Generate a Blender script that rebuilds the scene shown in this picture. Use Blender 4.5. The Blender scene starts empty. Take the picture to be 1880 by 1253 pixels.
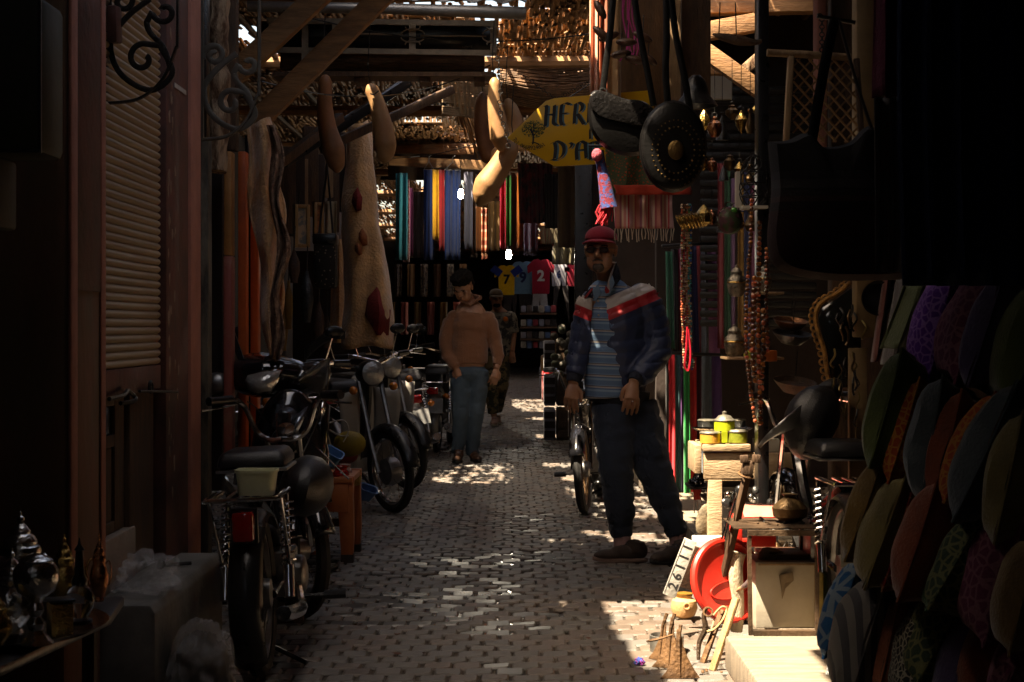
import bpy, bmesh, math, random
from mathutils import Vector, Matrix, noise, Euler
R = math.radians
PI = math.pi
random.seed(7)
U = random.uniform
scn = bpy.context.scene
COL = scn.collection
# ------------------------------------------------------------------ camera, sky, sun, exposure
cam = bpy.data.cameras.new('camera')
camo = bpy.data.objects.new('camera', cam)
COL.objects.link(camo)
camo.location = (0, 0, 1.2)
camo.rotation_euler = (R(90), 0, 0)
cam.sensor_width = 36
cam.lens = 57.45
cam.shift_y = -26.5 / 1880
cam.clip_start = 0.05
cam.clip_end = 3000
cam.dof.use_dof = True
cam.dof.focus_distance = 8.8
cam.dof.aperture_fstop = 16
scn.camera = camo
SUN = Vector((-0.38, -0.25, 0.89)).normalized()
world = bpy.data.worlds.new("World")
scn.world = world
world.use_nodes = True
wn = world.node_tree
bg = wn.nodes['Background']
sky = wn.nodes.new('ShaderNodeTexSky')
sky.sky_type = 'NISHITA'
sky.sun_disc = False
sky.dust_density = 4
sky.sun_elevation = math.asin(SUN.z)
sky.sun_rotation = math.atan2(SUN.x, SUN.y)
wn.links.new(sky.outputs[0], bg.inputs[0])
bg.inputs[1].default_value = 0.1
sl = bpy.data.lights.new('sun', 'SUN')
sl.energy = 5
sl.angle = R(0.5)
sl.color = (1, 0.93, 0.82)
so = bpy.data.objects.new('sun', sl)
COL.objects.link(so)
so.rotation_euler = SUN.to_track_quat('Z', 'Y').to_euler()
scn.view_settings.view_transform = 'Standard'
scn.view_settings.look = 'None'
scn.view_settings.gamma = 1
scn.view_settings.use_curve_mapping = False
scn.view_settings.exposure = 2.3
scn.view_settings.use_white_balance = True   # the camera's daylight setting, as warm as the photograph's
scn.view_settings.white_balance_temperature = 8300
scn.render.engine = 'CYCLES'
scn.cycles.use_denoising = True
scn.cycles.max_bounces = 8
scn.cycles.diffuse_bounces = 4
scn.cycles.transparent_max_bounces = 12
scn.cycles.sample_clamp_indirect = 4
scn.cycles.caustics_reflective = False
scn.cycles.caustics_refractive = False

# ------------------------------------------------------------------ helpers
F = 3000.0
def P(px, py, d):
    return Vector(((px - 940) * d / F, d, 1.2 - (py - 600) * d / F))
def G(px, py, z=0.0):
    d = (1.2 - z) * F / (py - 600)
    return Vector(((px - 940) * d / F, d, z))
def rgb(h):
    h = h.lstrip('#')
    c = [int(h[i:i + 2], 16) / 255 for i in (0, 2, 4)]
    return tuple(x / 12.92 if x <= .04045 else ((x + .055) / 1.055) ** 2.4 for x in c)

MATS = {}
def mat(name, c, rough=.75, metal=0, var=.3, scale=9, bump=.25, c2=None, c2amt=.5, stretch=(1, 1, 1), coat=0, trans=0, emit=0, sheen=0, spec=.5, bscale=None, sss=0):
    """colour, with a noise-driven second colour and fine relief"""
    if name in MATS:
        return MATS[name]
    m = bpy.data.materials.new(name)
    m.use_nodes = True
    nt = m.node_tree
    b = nt.nodes['Principled BSDF']
    b.inputs['Roughness'].default_value = rough
    b.inputs['Metallic'].default_value = metal
    b.inputs['Specular IOR Level'].default_value = spec
    b.inputs['Coat Weight'].default_value = coat
    b.inputs['Coat Roughness'].default_value = .08
    b.inputs['Sheen Weight'].default_value = sheen
    if sss:
        b.inputs['Subsurface Weight'].default_value = sss
        b.inputs['Subsurface Radius'].default_value = (.01, .004, .002)
        b.inputs['Subsurface Scale'].default_value = 1
    if trans:
        b.inputs['Transmission Weight'].default_value = trans
        b.inputs['IOR'].default_value = 1.2
    if emit:
        b.inputs['Emission Color'].default_value = (*c, 1)
        b.inputs['Emission Strength'].default_value = emit
    c2 = c2 or tuple(x * .45 for x in c)
    tc = nt.nodes.new('ShaderNodeTexCoord')
    mp = nt.nodes.new('ShaderNodeMapping')
    mp.inputs['Scale'].default_value = stretch
    nt.links.new(tc.outputs['Object'], mp.inputs[0])
    n = nt.nodes.new('ShaderNodeTexNoise')
    n.inputs['Scale'].default_value = scale
    n.inputs['Detail'].default_value = 7
    n.inputs['Roughness'].default_value = .65
    nt.links.new(mp.outputs[0], n.inputs['Vector'])
    rp = nt.nodes.new('ShaderNodeValToRGB')
    w = max(.02, .5 - var * .5)
    rp.color_ramp.elements[0].position = max(0, c2amt - w * .4)
    rp.color_ramp.elements[1].position = min(1, c2amt + w * .4)
    a = tuple(c2[i] * min(1, var * 2) + c[i] * (1 - min(1, var * 2)) for i in range(3))
    rp.color_ramp.elements[0].color = (*a, 1)
    rp.color_ramp.elements[1].color = (*c, 1)
    nt.links.new(n.outputs['Fac'], rp.inputs[0])
    nt.links.new(rp.outputs[0], b.inputs['Base Color'])
    if bump:
        n2 = nt.nodes.new('ShaderNodeTexNoise')
        n2.inputs['Scale'].default_value = bscale or scale * 6
        n2.inputs['Detail'].default_value = 5
        nt.links.new(mp.outputs[0], n2.inputs['Vector'])
        bp = nt.nodes.new('ShaderNodeBump')
        bp.inputs['Strength'].default_value = bump
        bp.inputs['Distance'].default_value = .01
        nt.links.new(n2.outputs['Fac'], bp.inputs['Height'])
        nt.links.new(bp.outputs[0], b.inputs['Normal'])
        rr = nt.nodes.new('ShaderNodeMapRange')
        rr.inputs['To Min'].default_value = max(.02, rough - .12)
        rr.inputs['To Max'].default_value = min(1, rough + .12)
        nt.links.new(n.outputs['Fac'], rr.inputs[0])
        nt.links.new(rr.outputs[0], b.inputs['Roughness'])
    MATS[name] = m
    return m

def stripes(name, axis, bands, rough=.85, freq=1.0, off=0.0, slope=(0, 0, 0), period=True, bump=.2, sheen=0, spec=.3):
    """woven bands: bands = [(position 0..1, colour)], repeating along one object axis"""
    if name in MATS:
        return MATS[name]
    m = mat(name, (.5, .5, .5), rough, bump=bump, sheen=sheen, scale=25, spec=spec)
    nt = m.node_tree
    b = nt.nodes['Principled BSDF']
    tc = nt.nodes.new('ShaderNodeTexCoord')
    dt = nt.nodes.new('ShaderNodeVectorMath')
    dt.operation = 'DOT_PRODUCT'
    v = [slope[0], slope[1], slope[2]]
    v['xyz'.index(axis)] = 1
    dt.inputs[1].default_value = v
    nt.links.new(tc.outputs['Object'], dt.inputs[0])
    ma = nt.nodes.new('ShaderNodeMath')
    ma.operation = 'MULTIPLY_ADD'
    ma.inputs[1].default_value = freq
    ma.inputs[2].default_value = off
    nt.links.new(dt.outputs['Value'], ma.inputs[0])
    last = ma.outputs[0]
    if period:
        fr = nt.nodes.new('ShaderNodeMath')
        fr.operation = 'FRACT'
        nt.links.new(last, fr.inputs[0])
        last = fr.outputs[0]
    rp = nt.nodes.new('ShaderNodeValToRGB')
    rp.color_ramp.interpolation = 'CONSTANT'
    cr = rp.color_ramp
    while len(cr.elements) < len(bands):
        cr.elements.new(.5)
    for e, (p, c) in zip(cr.elements, bands):
        e.position = p
        e.color = (*c, 1)
    nt.links.new(last, rp.inputs[0])
    nt.links.new(rp.outputs[0], b.inputs['Base Color'])
    return m

def cells(name, c1, c2, scale=12, rough=.8, thr=.35, feature='DISTANCE_TO_EDGE', stretch=(1, 1, 1)):
    """printed / embroidered spots or rings"""
    if name in MATS:
        return MATS[name]
    m = mat(name, c1, rough, bump=.3, scale=20, spec=.2)
    nt = m.node_tree
    b = nt.nodes['Principled BSDF']
    tc = nt.nodes.new('ShaderNodeTexCoord')
    mp = nt.nodes.new('ShaderNodeMapping')
    mp.inputs['Scale'].default_value = stretch
    nt.links.new(tc.outputs['Object'], mp.inputs[0])
    v = nt.nodes.new('ShaderNodeTexVoronoi')
    v.feature = feature
    v.inputs['Scale'].default_value = scale
    nt.links.new(mp.outputs[0], v.inputs['Vector'])
    rp = nt.nodes.new('ShaderNodeValToRGB')
    e = rp.color_ramp.elements
    e[0].position, e[1].position = thr * .7, thr
    e[0].color, e[1].color = (*c2, 1), (*c1, 1)
    nt.links.new(v.outputs['Distance'], rp.inputs[0])
    nt.links.new(rp.outputs[0], b.inputs['Base Color'])
    return m

def wloc(o):
    v = Vector((0, 0, 0))
    while o:
        v += Vector(o.location)
        o = o.parent
    return v

def tag(o, label=None, cat=None, group=None, kind=None):
    if label: o['label'] = label
    if cat: o['category'] = cat
    if group: o['group'] = group
    if kind: o['kind'] = kind
    return o
def thing(name, label, cat, loc=(0, 0, 0), group=None, rz=0):
    o = bpy.data.objects.new(name, None)
    o.empty_display_size = .1
    COL.objects.link(o)
    o.location = loc
    o.rotation_euler = (0, 0, rz)
    return tag(o, label, cat, group)
def copy_tree(o, parent=None):
    c = o.copy()
    COL.objects.link(c)
    c.parent = parent
    for ch in list(o.children):
        copy_tree(ch, c)
    return c
def place(o, loc, rz=None, label=None, scale=None):
    o.location = loc
    if rz is not None: o.rotation_euler = (0, 0, rz) if not isinstance(rz, tuple) else rz
    if label: o['label'] = label
    if scale: o.scale = (scale,) * 3 if not isinstance(scale, tuple) else scale
    return o

class MB:
    def __init__(s, m=None):
        s.v, s.f, s.m = [], [], m
    def add(s, vs, fs, M=None):
        k = len(s.v)
        s.v += [(M @ Vector(v)) if M else Vector(v) for v in vs]
        s.f += [tuple(i + k for i in f) for f in fs]
        return s
    def box(s, c, d, rot=None, taper=1):
        x, y, z = d[0] / 2, d[1] / 2, d[2] / 2
        t = taper
        vs = [(-x, -y, -z), (x, -y, -z), (x, y, -z), (-x, y, -z), (-x * t, -y * t, z), (x * t, -y * t, z), (x * t, y * t, z), (-x * t, y * t, z)]
        M = Matrix.Translation(c)
        if rot: M = M @ Euler(rot).to_matrix().to_4x4()
        return s.add(vs, [(3, 2, 1, 0), (4, 5, 6, 7), (0, 1, 5, 4), (1, 2, 6, 5), (2, 3, 7, 6), (3, 0, 4, 7)], M)
    def b2(s, x0, x1, y0, y1, z0, z1):
        return s.box(((x0 + x1) / 2, (y0 + y1) / 2, (z0 + z1) / 2), (x1 - x0, y1 - y0, z1 - z0))
    def beam(s, a, b, w, h, roll=0):
        a, b = Vector(a), Vector(b)
        d = b - a
        q = d.to_track_quat('Z', 'X' if abs(d.normalized().y) > .9 else 'Y')
        M = Matrix.Translation((a + b) / 2) @ q.to_matrix().to_4x4() @ Matrix.Rotation(roll, 4, 'Z')
        x, y, z = w / 2, h / 2, d.length / 2
        vs = [(-x, -y, -z), (x, -y, -z), (x, y, -z), (-x, y, -z), (-x, -y, z), (x, -y, z), (x, y, z), (-x, y, z)]
        return s.add(vs, [(3, 2, 1, 0), (4, 5, 6, 7), (0, 1, 5, 4), (1, 2, 6, 5), (2, 3, 7, 6), (3, 0, 4, 7)], M)
    def tube(s, pts, r, seg=8, flat=1.0, closed=False):
        pts = [Vector(p) for p in pts]
        n = len(pts)
        rs = r if isinstance(r, (list, tuple)) else [r] * n
        k = len(s.v)
        up = Vector((0, 0, 1))
        t0 = (pts[1] - pts[0]).normalized()
        if abs(t0.z) > .95: up = Vector((0, 1, 0))
        prev = None
        for i, p in enumerate(pts):
            if closed: t = pts[(i + 1) % n] - pts[i - 1]
            else: t = pts[min(i + 1, n - 1)] - pts[max(i - 1, 0)]
            t = t.normalized() if t.length > 1e-9 else t0
            if prev is None:
                x = t.cross(up).normalized()
            else:
                x = (prev - t * prev.dot(t))
                x = x.normalized() if x.length > 1e-6 else t.cross(up).normalized()
            prev = x
            y = t.cross(x)
            for j in range(seg):
                a = 2 * PI * j / seg
                s.v.append(p + x * math.cos(a) * rs[i] + y * math.sin(a) * rs[i] * flat)
        m = n if closed else n - 1
        for i in range(m):
            for j in range(seg):
                a, b = k + i * seg + j, k + i * seg + (j + 1) % seg
                c, d = k + ((i + 1) % n) * seg + (j + 1) % seg, k + ((i + 1) % n) * seg + j
                s.f.append((a, b, c, d))
        if not closed:
            s.f.append(tuple(k + j for j in reversed(range(seg))))
            s.f.append(tuple(k + (n - 1) * seg + j for j in range(seg)))
        return s
    def lathe(s, prof, o=(0, 0, 0), rot=None, seg=20, sx=1, sy=1):
        M = Matrix.Translation(o)
        if rot is not None: M = M @ (rot if isinstance(rot, Matrix) else Euler(rot).to_matrix().to_4x4())
        k = len(s.v)
        n = len(prof)
        for r, z in prof:
            for j in range(seg):
                a = 2 * PI * j / seg
                s.v.append(M @ Vector((r * math.cos(a) * sx, r * math.sin(a) * sy, z)))
        for i in range(n - 1):
            for j in range(seg):
                s.f.append((k + i * seg + j, k + i * seg + (j + 1) % seg, k + (i + 1) * seg + (j + 1) % seg, k + (i + 1) * seg + j))
        if prof[0][0] > 1e-5: s.f.append(tuple(k + j for j in reversed(range(seg))))
        if prof[-1][0] > 1e-5: s.f.append(tuple(k + (n - 1) * seg + j for j in range(seg)))
        return s
    def torus(s, o, R_, r, rot=None, seg=28, rs=8, a0=0, a1=2 * PI):
        M = Matrix.Translation(o)
        if rot is not None: M = M @ Euler(rot).to_matrix().to_4x4()
        full = abs(a1 - a0 - 2 * PI) < 1e-4
        n = seg if full else seg + 1
        pts = [M @ Vector((R_ * math.cos(a0 + (a1 - a0) * i / seg), R_ * math.sin(a0 + (a1 - a0) * i / seg), 0)) for i in range(n)]
        k = len(s.v)
        ax = (M.to_3x3() @ Vector((0, 0, 1)))
        c = Vector(M.translation)
        for p in pts:
            u = (p - c).normalized()
            for j in range(rs):
                a = 2 * PI * j / rs
                s.v.append(p + u * math.cos(a) * r + ax * math.sin(a) * r)
        for i in range(seg):
            for j in range(rs):
                s.f.append((k + i * rs + j, k + ((i + 1) % n) * rs + j, k + ((i + 1) % n) * rs + (j + 1) % rs, k + i * rs + (j + 1) % rs))
        return s
    def ell(s, c, r, rot=None, seg=14, rings=9):
        if not isinstance(r, (tuple, list)): r = (r, r, r)
        prof = [(max(1e-6, math.sin(PI * i / rings)), -math.cos(PI * i / rings)) for i in range(rings + 1)]
        M = Matrix.Translation(c)
        if rot is not None: M = M @ Euler(rot).to_matrix().to_4x4()
        M = M @ Matrix.Diagonal((r[0], r[1], r[2], 1))
        t = MB().lathe(prof, seg=seg)
        return s.add(t.v, t.f, M)
    def prism(s, pts2, th, M=None):
        """outline in local XZ, thickness along Y"""
        n = len(pts2)
        vs = [(x, -th / 2, z) for x, z in pts2] + [(x, th / 2, z) for x, z in pts2]
        fs = [tuple(range(n)), tuple(range(2 * n - 1, n - 1, -1))]
        fs += [((i + 1) % n, i, n + i, n + (i + 1) % n) for i in range(n)]
        return s.add(vs, fs, M)
    def grid(s, fn, nu, nv, closeu=False):
        k = len(s.v)
        for j in range(nv + 1):
            for i in range(nu if closeu else nu + 1):
                s.v.append(Vector(fn(i / nu, j / nv)))
        w = nu if closeu else nu + 1
        for j in range(nv):
            for i in range(nu):
                i2 = (i + 1) % w
                s.f.append((k + j * w + i, k + j * w + i2, k + (j + 1) * w + i2, k + (j + 1) * w + i))
        return s
    def build(s, name, m=None, parent=None, smooth=None, bevel=0, solid=0, local=False, **kw):
        me = bpy.data.meshes.new(name)
        org = Vector((0, 0, 0)) if (local or not parent) else wloc(parent)
        own = None
        vs = [v - org for v in s.v]
        if not parent and vs and not local:   # put the origin at the base of the thing
            lo = Vector((min(v.x for v in vs), min(v.y for v in vs), min(v.z for v in vs)))
            hi = Vector((max(v.x for v in vs), max(v.y for v in vs), 0))
            own = Vector(((lo.x + hi.x) / 2, (lo.y + hi.y) / 2, lo.z))
            vs = [v - own for v in vs]
        me.from_pydata(vs, [], s.f)
        bm = bmesh.new()
        bm.from_mesh(me)
        bmesh.ops.remove_doubles(bm, verts=bm.verts, dist=1e-6)
        if not solid: bmesh.ops.recalc_face_normals(bm, faces=bm.faces)
        if bevel:
            es = [e for e in bm.edges if len(e.link_faces) == 2 and e.calc_face_angle(0) > .5]
            bmesh.ops.bevel(bm, geom=es, offset=bevel, segments=2, affect='EDGES', profile=.5)
        bm.to_mesh(me)
        bm.free()
        if smooth is None or smooth:
            me.polygons.foreach_set('use_smooth', [True] * len(me.polygons))
            if smooth is None:
                me.set_sharp_from_angle(angle=R(38))
        m = m or s.m
        if m: me.materials.append(m)
        o = bpy.data.objects.new(name, me)
        COL.objects.link(o)
        if own: o.location = own
        if parent: o.parent = parent
        if solid:
            sm = o.modifiers.new('solid', 'SOLIDIFY')
            sm.thickness = solid
            sm.offset = 0
        tag(o, **kw)
        return o

def remesh(mb, vox, name, m, parent, smooth=4, fn=None, org=None, **kw):
    """join overlapping volumes into one continuous skin"""
    me = bpy.data.meshes.new(name)
    me.from_pydata(mb.v, [], mb.f)
    o = bpy.data.objects.new('tmp', me)
    COL.objects.link(o)
    r = o.modifiers.new('r', 'REMESH')
    r.mode = 'VOXEL'
    r.voxel_size = vox
    if smooth:
        s2 = o.modifiers.new('s', 'SMOOTH')
        s2.iterations = smooth
        s2.factor = .5
    dg = bpy.context.evaluated_depsgraph_get()
    ev = o.evaluated_get(dg)
    me2 = bpy.data.meshes.new_from_object(ev)
    bpy.data.objects.remove(o)
    if org is None: org = wloc(parent) if parent else Vector((0, 0, 0))
    for v in me2.vertices:
        p = v.co.copy()
        if fn: p = fn(p, v.normal)
        v.co = p - org
    me2.polygons.foreach_set('use_smooth', [True] * len(me2.polygons))
    me2.materials.clear()
    me2.materials.append(m)
    me2.name = name
    o2 = bpy.data.objects.new(name, me2)
    COL.objects.link(o2)
    if parent: o2.parent = parent
    tag(o2, **kw)
    return o2

def inpoly(x, y, poly):
    c = False
    n = len(poly)
    for i in range(n):
        x1, y1 = poly[i]
        x2, y2 = poly[i - 1]
        if (y1 > y) != (y2 > y) and x < (x2 - x1) * (y - y1) / (y2 - y1) + x1:
            c = not c
    return c
def arc(c, r, a0, a1, n=14, d=0, M=None):
    out = []
    for i in range(n + 1):
        a = R(a0 + (a1 - a0) * i / n)
        out.append(Vector((c[0] + r * math.cos(a), d, c[1] + r * math.sin(a))))
    return out
def spiral(c, r0, r1, a0, a1, n=24, d=0):
    return [Vector((c[0] + (r0 + (r1 - r0) * i / n) * math.cos(R(a0 + (a1 - a0) * i / n)), d, c[1] + (r0 + (r1 - r0) * i / n) * math.sin(R(a0 + (a1 - a0) * i / n)))) for i in range(n + 1)]
def text(name, s, size, m, parent, M, extrude=.001, shear=0, spacing=1, align='LEFT', offset=0, **kw):
    """flat lettering, turned to mesh; M places its XY plane (local to the parent's origin)"""
    cu = bpy.data.curves.new(name, 'FONT')
    cu.body = s
    cu.size = size
    cu.extrude = extrude
    cu.shear = shear
    cu.offset = offset
    cu.space_character = spacing
    cu.align_x = align
    cu.resolution_u = 3
    o = bpy.data.objects.new('tmp', cu)
    COL.objects.link(o)
    dg = bpy.context.evaluated_depsgraph_get()
    me = bpy.data.meshes.new_from_object(o.evaluated_get(dg))
    bpy.data.objects.remove(o)
    me.transform(Matrix.Translation(-wloc(parent)) @ M)
    me.materials.clear()
    me.materials.append(m)
    me.name = name
    o = bpy.data.objects.new(name, me)
    COL.objects.link(o)
    o.parent = parent
    return tag(o, **kw)
FRONT = Matrix.Rotation(R(90), 4, 'X')   # text standing up, read from the camera side
def smoothpath(pts, n=6):
    """Catmull-Rom through points"""
    pts = [Vector(p) for p in pts]
    out = []
    for i in range(len(pts) - 1):
        p0, p1, p2, p3 = pts[max(i - 1, 0)], pts[i], pts[i + 1], pts[min(i + 2, len(pts) - 1)]
        for k in range(n):
            t = k / n
            out.append(.5 * ((2 * p1) + (p2 - p0) * t + (2 * p0 - 5 * p1 + 4 * p2 - p3) * t * t + (3 * p1 - p0 - 3 * p2 + p3) * t ** 3))
    out.append(pts[-1])
    return out
def lerps(vals, n):
    out = []
    for i in range(len(vals) - 1):
        out += [vals[i] + (vals[i + 1] - vals[i]) * k / n for k in range(n)]
    return out + [vals[-1]]

# ------------------------------------------------------------------ materials
mBrick = mat('paver', (.145, .13, .115), .55, var=.35, scale=6, bump=.35, c2=(.11, .1, .095))
mBrick2 = mat('paver red', (.165, .125, .1), .5, var=.35, scale=7, bump=.35)
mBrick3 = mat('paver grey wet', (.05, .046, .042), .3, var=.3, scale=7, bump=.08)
for m_ in (mBrick, mBrick2, mBrick3):   # wear and damp run across the stones, so texture them in world space
    nt_ = m_.node_tree
    ge_ = nt_.nodes.new('ShaderNodeNewGeometry')
    for n_ in nt_.nodes:
        if n_.type == 'MAPPING': nt_.links.new(ge_.outputs['Position'], n_.inputs[0])
        if n_.type == 'TEX_NOISE' and n_.inputs['Scale'].default_value < 10: n_.inputs['Scale'].default_value = 3.2; n_.inputs['Detail'].default_value = 10
mJoint = mat('joint sand', (.075, .06, .045), .9, scale=30, bump=.5)
mWet = mat('wet joint', (.02, .02, .02), .04, bump=.05)
mRust = mat('maroon paint', (.125, .042, .032), .6, var=.5, scale=5, bump=.35, c2=(.06, .025, .02))
mPink = mat('pink plaster', (.42, .17, .12), .85, var=.25, scale=6, bump=.4)
mPier = mat('worn plaster', (.2, .09, .05), .85, var=.5, scale=3, bump=.5, c2=(.12, .075, .04), stretch=(1, 1, .4))
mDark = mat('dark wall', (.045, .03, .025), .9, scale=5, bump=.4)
mShut = mat('shutter paint', (.34, .26, .18), .5, var=.3, scale=4, bump=.15, c2=(.22, .13, .08), stretch=(1, .4, 3))
mWood = mat('raw wood', (.3, .19, .1), .7, var=.4, scale=5, bump=.4, stretch=(6, 6, 1), c2=(.16, .09, .045))
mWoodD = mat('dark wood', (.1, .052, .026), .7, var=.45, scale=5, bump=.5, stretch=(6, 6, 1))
mWoodH = mat('beam wood', (.36, .18, .075), .7, var=.45, scale=4, bump=.5, stretch=(1, 5, 5))
mOrange = mat('orange paint', (.72, .14, .03), .5, var=.3, scale=6, bump=.2)
mConc = mat('concrete step', (.2, .19, .17), .8, var=.35, scale=5, bump=.4)
mStone = mat('stone sill', (.33, .25, .19), .8, var=.3, scale=9, bump=.4)
mIron = mat('wrought iron', (.03, .028, .026), .4, metal=.5, scale=20, bump=.3)
mIronC = mat('cream painted iron', (.3, .24, .17), .5, var=.35, scale=12, bump=.2)
mZinc = mat('zinc sheet', (.3, .3, .3), .45, metal=.6, var=.3, scale=5, bump=.2)
mCane = mat('split cane', (.45, .24, .1), .6, var=.45, scale=12, bump=.3, stretch=(3, 3, .6), c2=(.15, .07, .03))
mGlassD = mat('dark glass', (.02, .022, .022), .12, bump=0)
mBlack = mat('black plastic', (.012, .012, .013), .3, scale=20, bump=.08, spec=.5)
mGloss = mat('black lacquer', (.01, .01, .012), .1, coat=.8, bump=.02)
mRubber = mat('tyre rubber', (.016, .015, .015), .75, bump=.3)
mChrome = mat('chrome', (.7, .7, .7), .12, metal=1, bump=.05)
mAlu = mat('dull aluminium', (.35, .34, .33), .38, metal=.9, bump=.15)
mSeat = mat('vinyl seat', (.014, .014, .016), .35, scale=40, bump=.25)
mRedL = mat('red lens', (.4, .01, .01), .15, bump=0, coat=.6)
mAmb = mat('amber lens', (.7, .2, .02), .15, bump=0, coat=.6)
mSilver = mat('chased silver', (.66, .63, .58), .14, metal=1, scale=50, bump=.28, bscale=90)
mBrass = mat('brass', (.6, .38, .12), .25, metal=1, scale=20, bump=.4)
mCopper = mat('copper', (.6, .25, .12), .25, metal=1, scale=20, bump=.3)
mSkin = mat('skin', (.42, .21, .125), .45, var=.15, scale=20, bump=.12, sss=.15)
mHair = mat('hair', (.008, .006, .005), .8, spec=.15, bump=.5, scale=60)
mWhiteW = mat('whitewashed wood', (.45, .32, .2), .7, var=.35, scale=6, bump=.35, stretch=(1, 4, 4), c2=(.28, .17, .09))
mCard = mat('cardboard', (.5, .44, .35), .8, var=.15, scale=6, bump=.15)
mRedP = mat('red plastic', (.65, .03, .02), .4, var=.1, bump=.05)
# ------------------------------------------------------------------ ground and paving
g = MB()
g.grid(lambda u, v: (-60 + 120 * u, -30 + 190 * v, -.03), 4, 4)
tag(g.build('ground', mJoint, local=True), kind='structure')
path = MB()
path.grid(lambda u, v: (-2.4 + 4.8 * u, -9 + 75 * v, -.0115), 2, 10)
pathobj = tag(path.build('path', mJoint, local=True), 'narrow alley paved with small tumbled stone setts', kind='structure')
# setts: staggered rows across the alley; the largest 300 in view single, the others joined
BW, BD = .106, .104
def sett(mb, x, y, z, w, d, jit, lo=-.02):
    tx, ty = U(-.006, .006), U(-.006, .006)
    w2, d2 = w / 2, d / 2
    c = .0075
    top = [(-w2 + c, -d2), (w2 - c, -d2), (w2, -d2 + c), (w2, d2 - c), (w2 - c, d2), (-w2 + c, d2), (-w2, d2 - c), (-w2, -d2 + c)]
    k = .88
    vs = [(x + a * k, y + b * k, z + a * tx / w + b * ty / d) for a, b in top] + [(x + a, y + b, z - .007 + a * tx / w + b * ty / d) for a, b in top] + [(x + a, y + b, lo) for a, b in top]
    fs = [tuple(range(8))]
    for i in range(8):
        j = (i + 1) % 8
        fs.append((j, i, 8 + i, 8 + j))
        fs.append((8 + j, 8 + i, 16 + i, 16 + j))
    mb.add(vs, fs)
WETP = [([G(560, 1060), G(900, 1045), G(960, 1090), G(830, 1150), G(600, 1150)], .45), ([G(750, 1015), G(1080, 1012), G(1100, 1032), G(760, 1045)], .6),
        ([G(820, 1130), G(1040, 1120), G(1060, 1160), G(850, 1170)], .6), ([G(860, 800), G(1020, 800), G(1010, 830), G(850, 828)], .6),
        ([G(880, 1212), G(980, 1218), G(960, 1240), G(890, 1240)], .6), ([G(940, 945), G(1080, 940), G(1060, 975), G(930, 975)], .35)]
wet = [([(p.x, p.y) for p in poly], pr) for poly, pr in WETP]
rows = []
for r in range(int(70 / BD)):
    y = -2 + r * BD
    shift = (r % 2) * .5 * BW + U(-.01, .01)
    for c in range(-22, 23):
        x = c * BW + shift
        if -2.35 < x < 2.3: rows.append((x + U(-.004, .004), y + U(-.003, .003)))
def vis(x, y):
    return y > 5.4 and abs(x) * F / y < 960 and not (x > .74 and y < 6) and not (x < -1.0 and y < 6.6) and not (x > .5 and y < 6)
near = sorted([q for q in rows if vis(*q)], key=lambda q: q[1])[:300]
nearset = set(near)
protos = []
for mm in (mBrick, mBrick2, mBrick3):
    for k in range(4):
        b = MB()
        sett(b, 0, 0, 0, BW - U(.006, .011), BD - U(.006, .011), 1, lo=-.02)
        me = b.build('paving_stone', mm, pathobj, smooth=False)
        protos.append(me)
pm = [p.data for p in protos]
for p in protos: bpy.data.objects.remove(p)
def pick(x, y):
    for poly, pr in wet:
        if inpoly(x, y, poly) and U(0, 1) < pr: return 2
    w = .5 + .5 * noise.noise(Vector((x * 1.2, y * .8, 0)))
    return 1 if U(0, 1) < .25 + .5 * w * (x > -.2) else 0
bigs = [MB(), MB(), MB()]
for q in rows:
    k = pick(*q)
    x, y = q
    if q in nearset:
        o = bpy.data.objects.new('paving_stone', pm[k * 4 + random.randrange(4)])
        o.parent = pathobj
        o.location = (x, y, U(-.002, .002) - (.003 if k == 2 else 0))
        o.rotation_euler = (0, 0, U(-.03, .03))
        COL.objects.link(o)
    else:
        if y < 4.5 and not -1.3 < x < .9: continue
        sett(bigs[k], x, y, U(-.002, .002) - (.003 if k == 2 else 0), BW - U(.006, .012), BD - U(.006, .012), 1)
for b, mm, nm in zip(bigs, (mBrick, mBrick2, mBrick3), ('paving', 'paving', 'paving')):
    tag(b.build(nm, mm, pathobj, smooth=False), kind='stuff')
# puddled water standing in the joints
pw = MB()
for poly, pr in wet[:4]:
    cx = sum(p[0] for p in poly) / len(poly); cy = sum(p[1] for p in poly) / len(poly)
    pw.add([(cx + (a - cx) * .93, cy + (b - cy) * .93, -.0085) for a, b in poly], [tuple(range(len(poly)))])
tag(pw.build('puddle_water', mWet, local=True), kind='structure', label='thin rain water lying in the joints of the paving')

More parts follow.
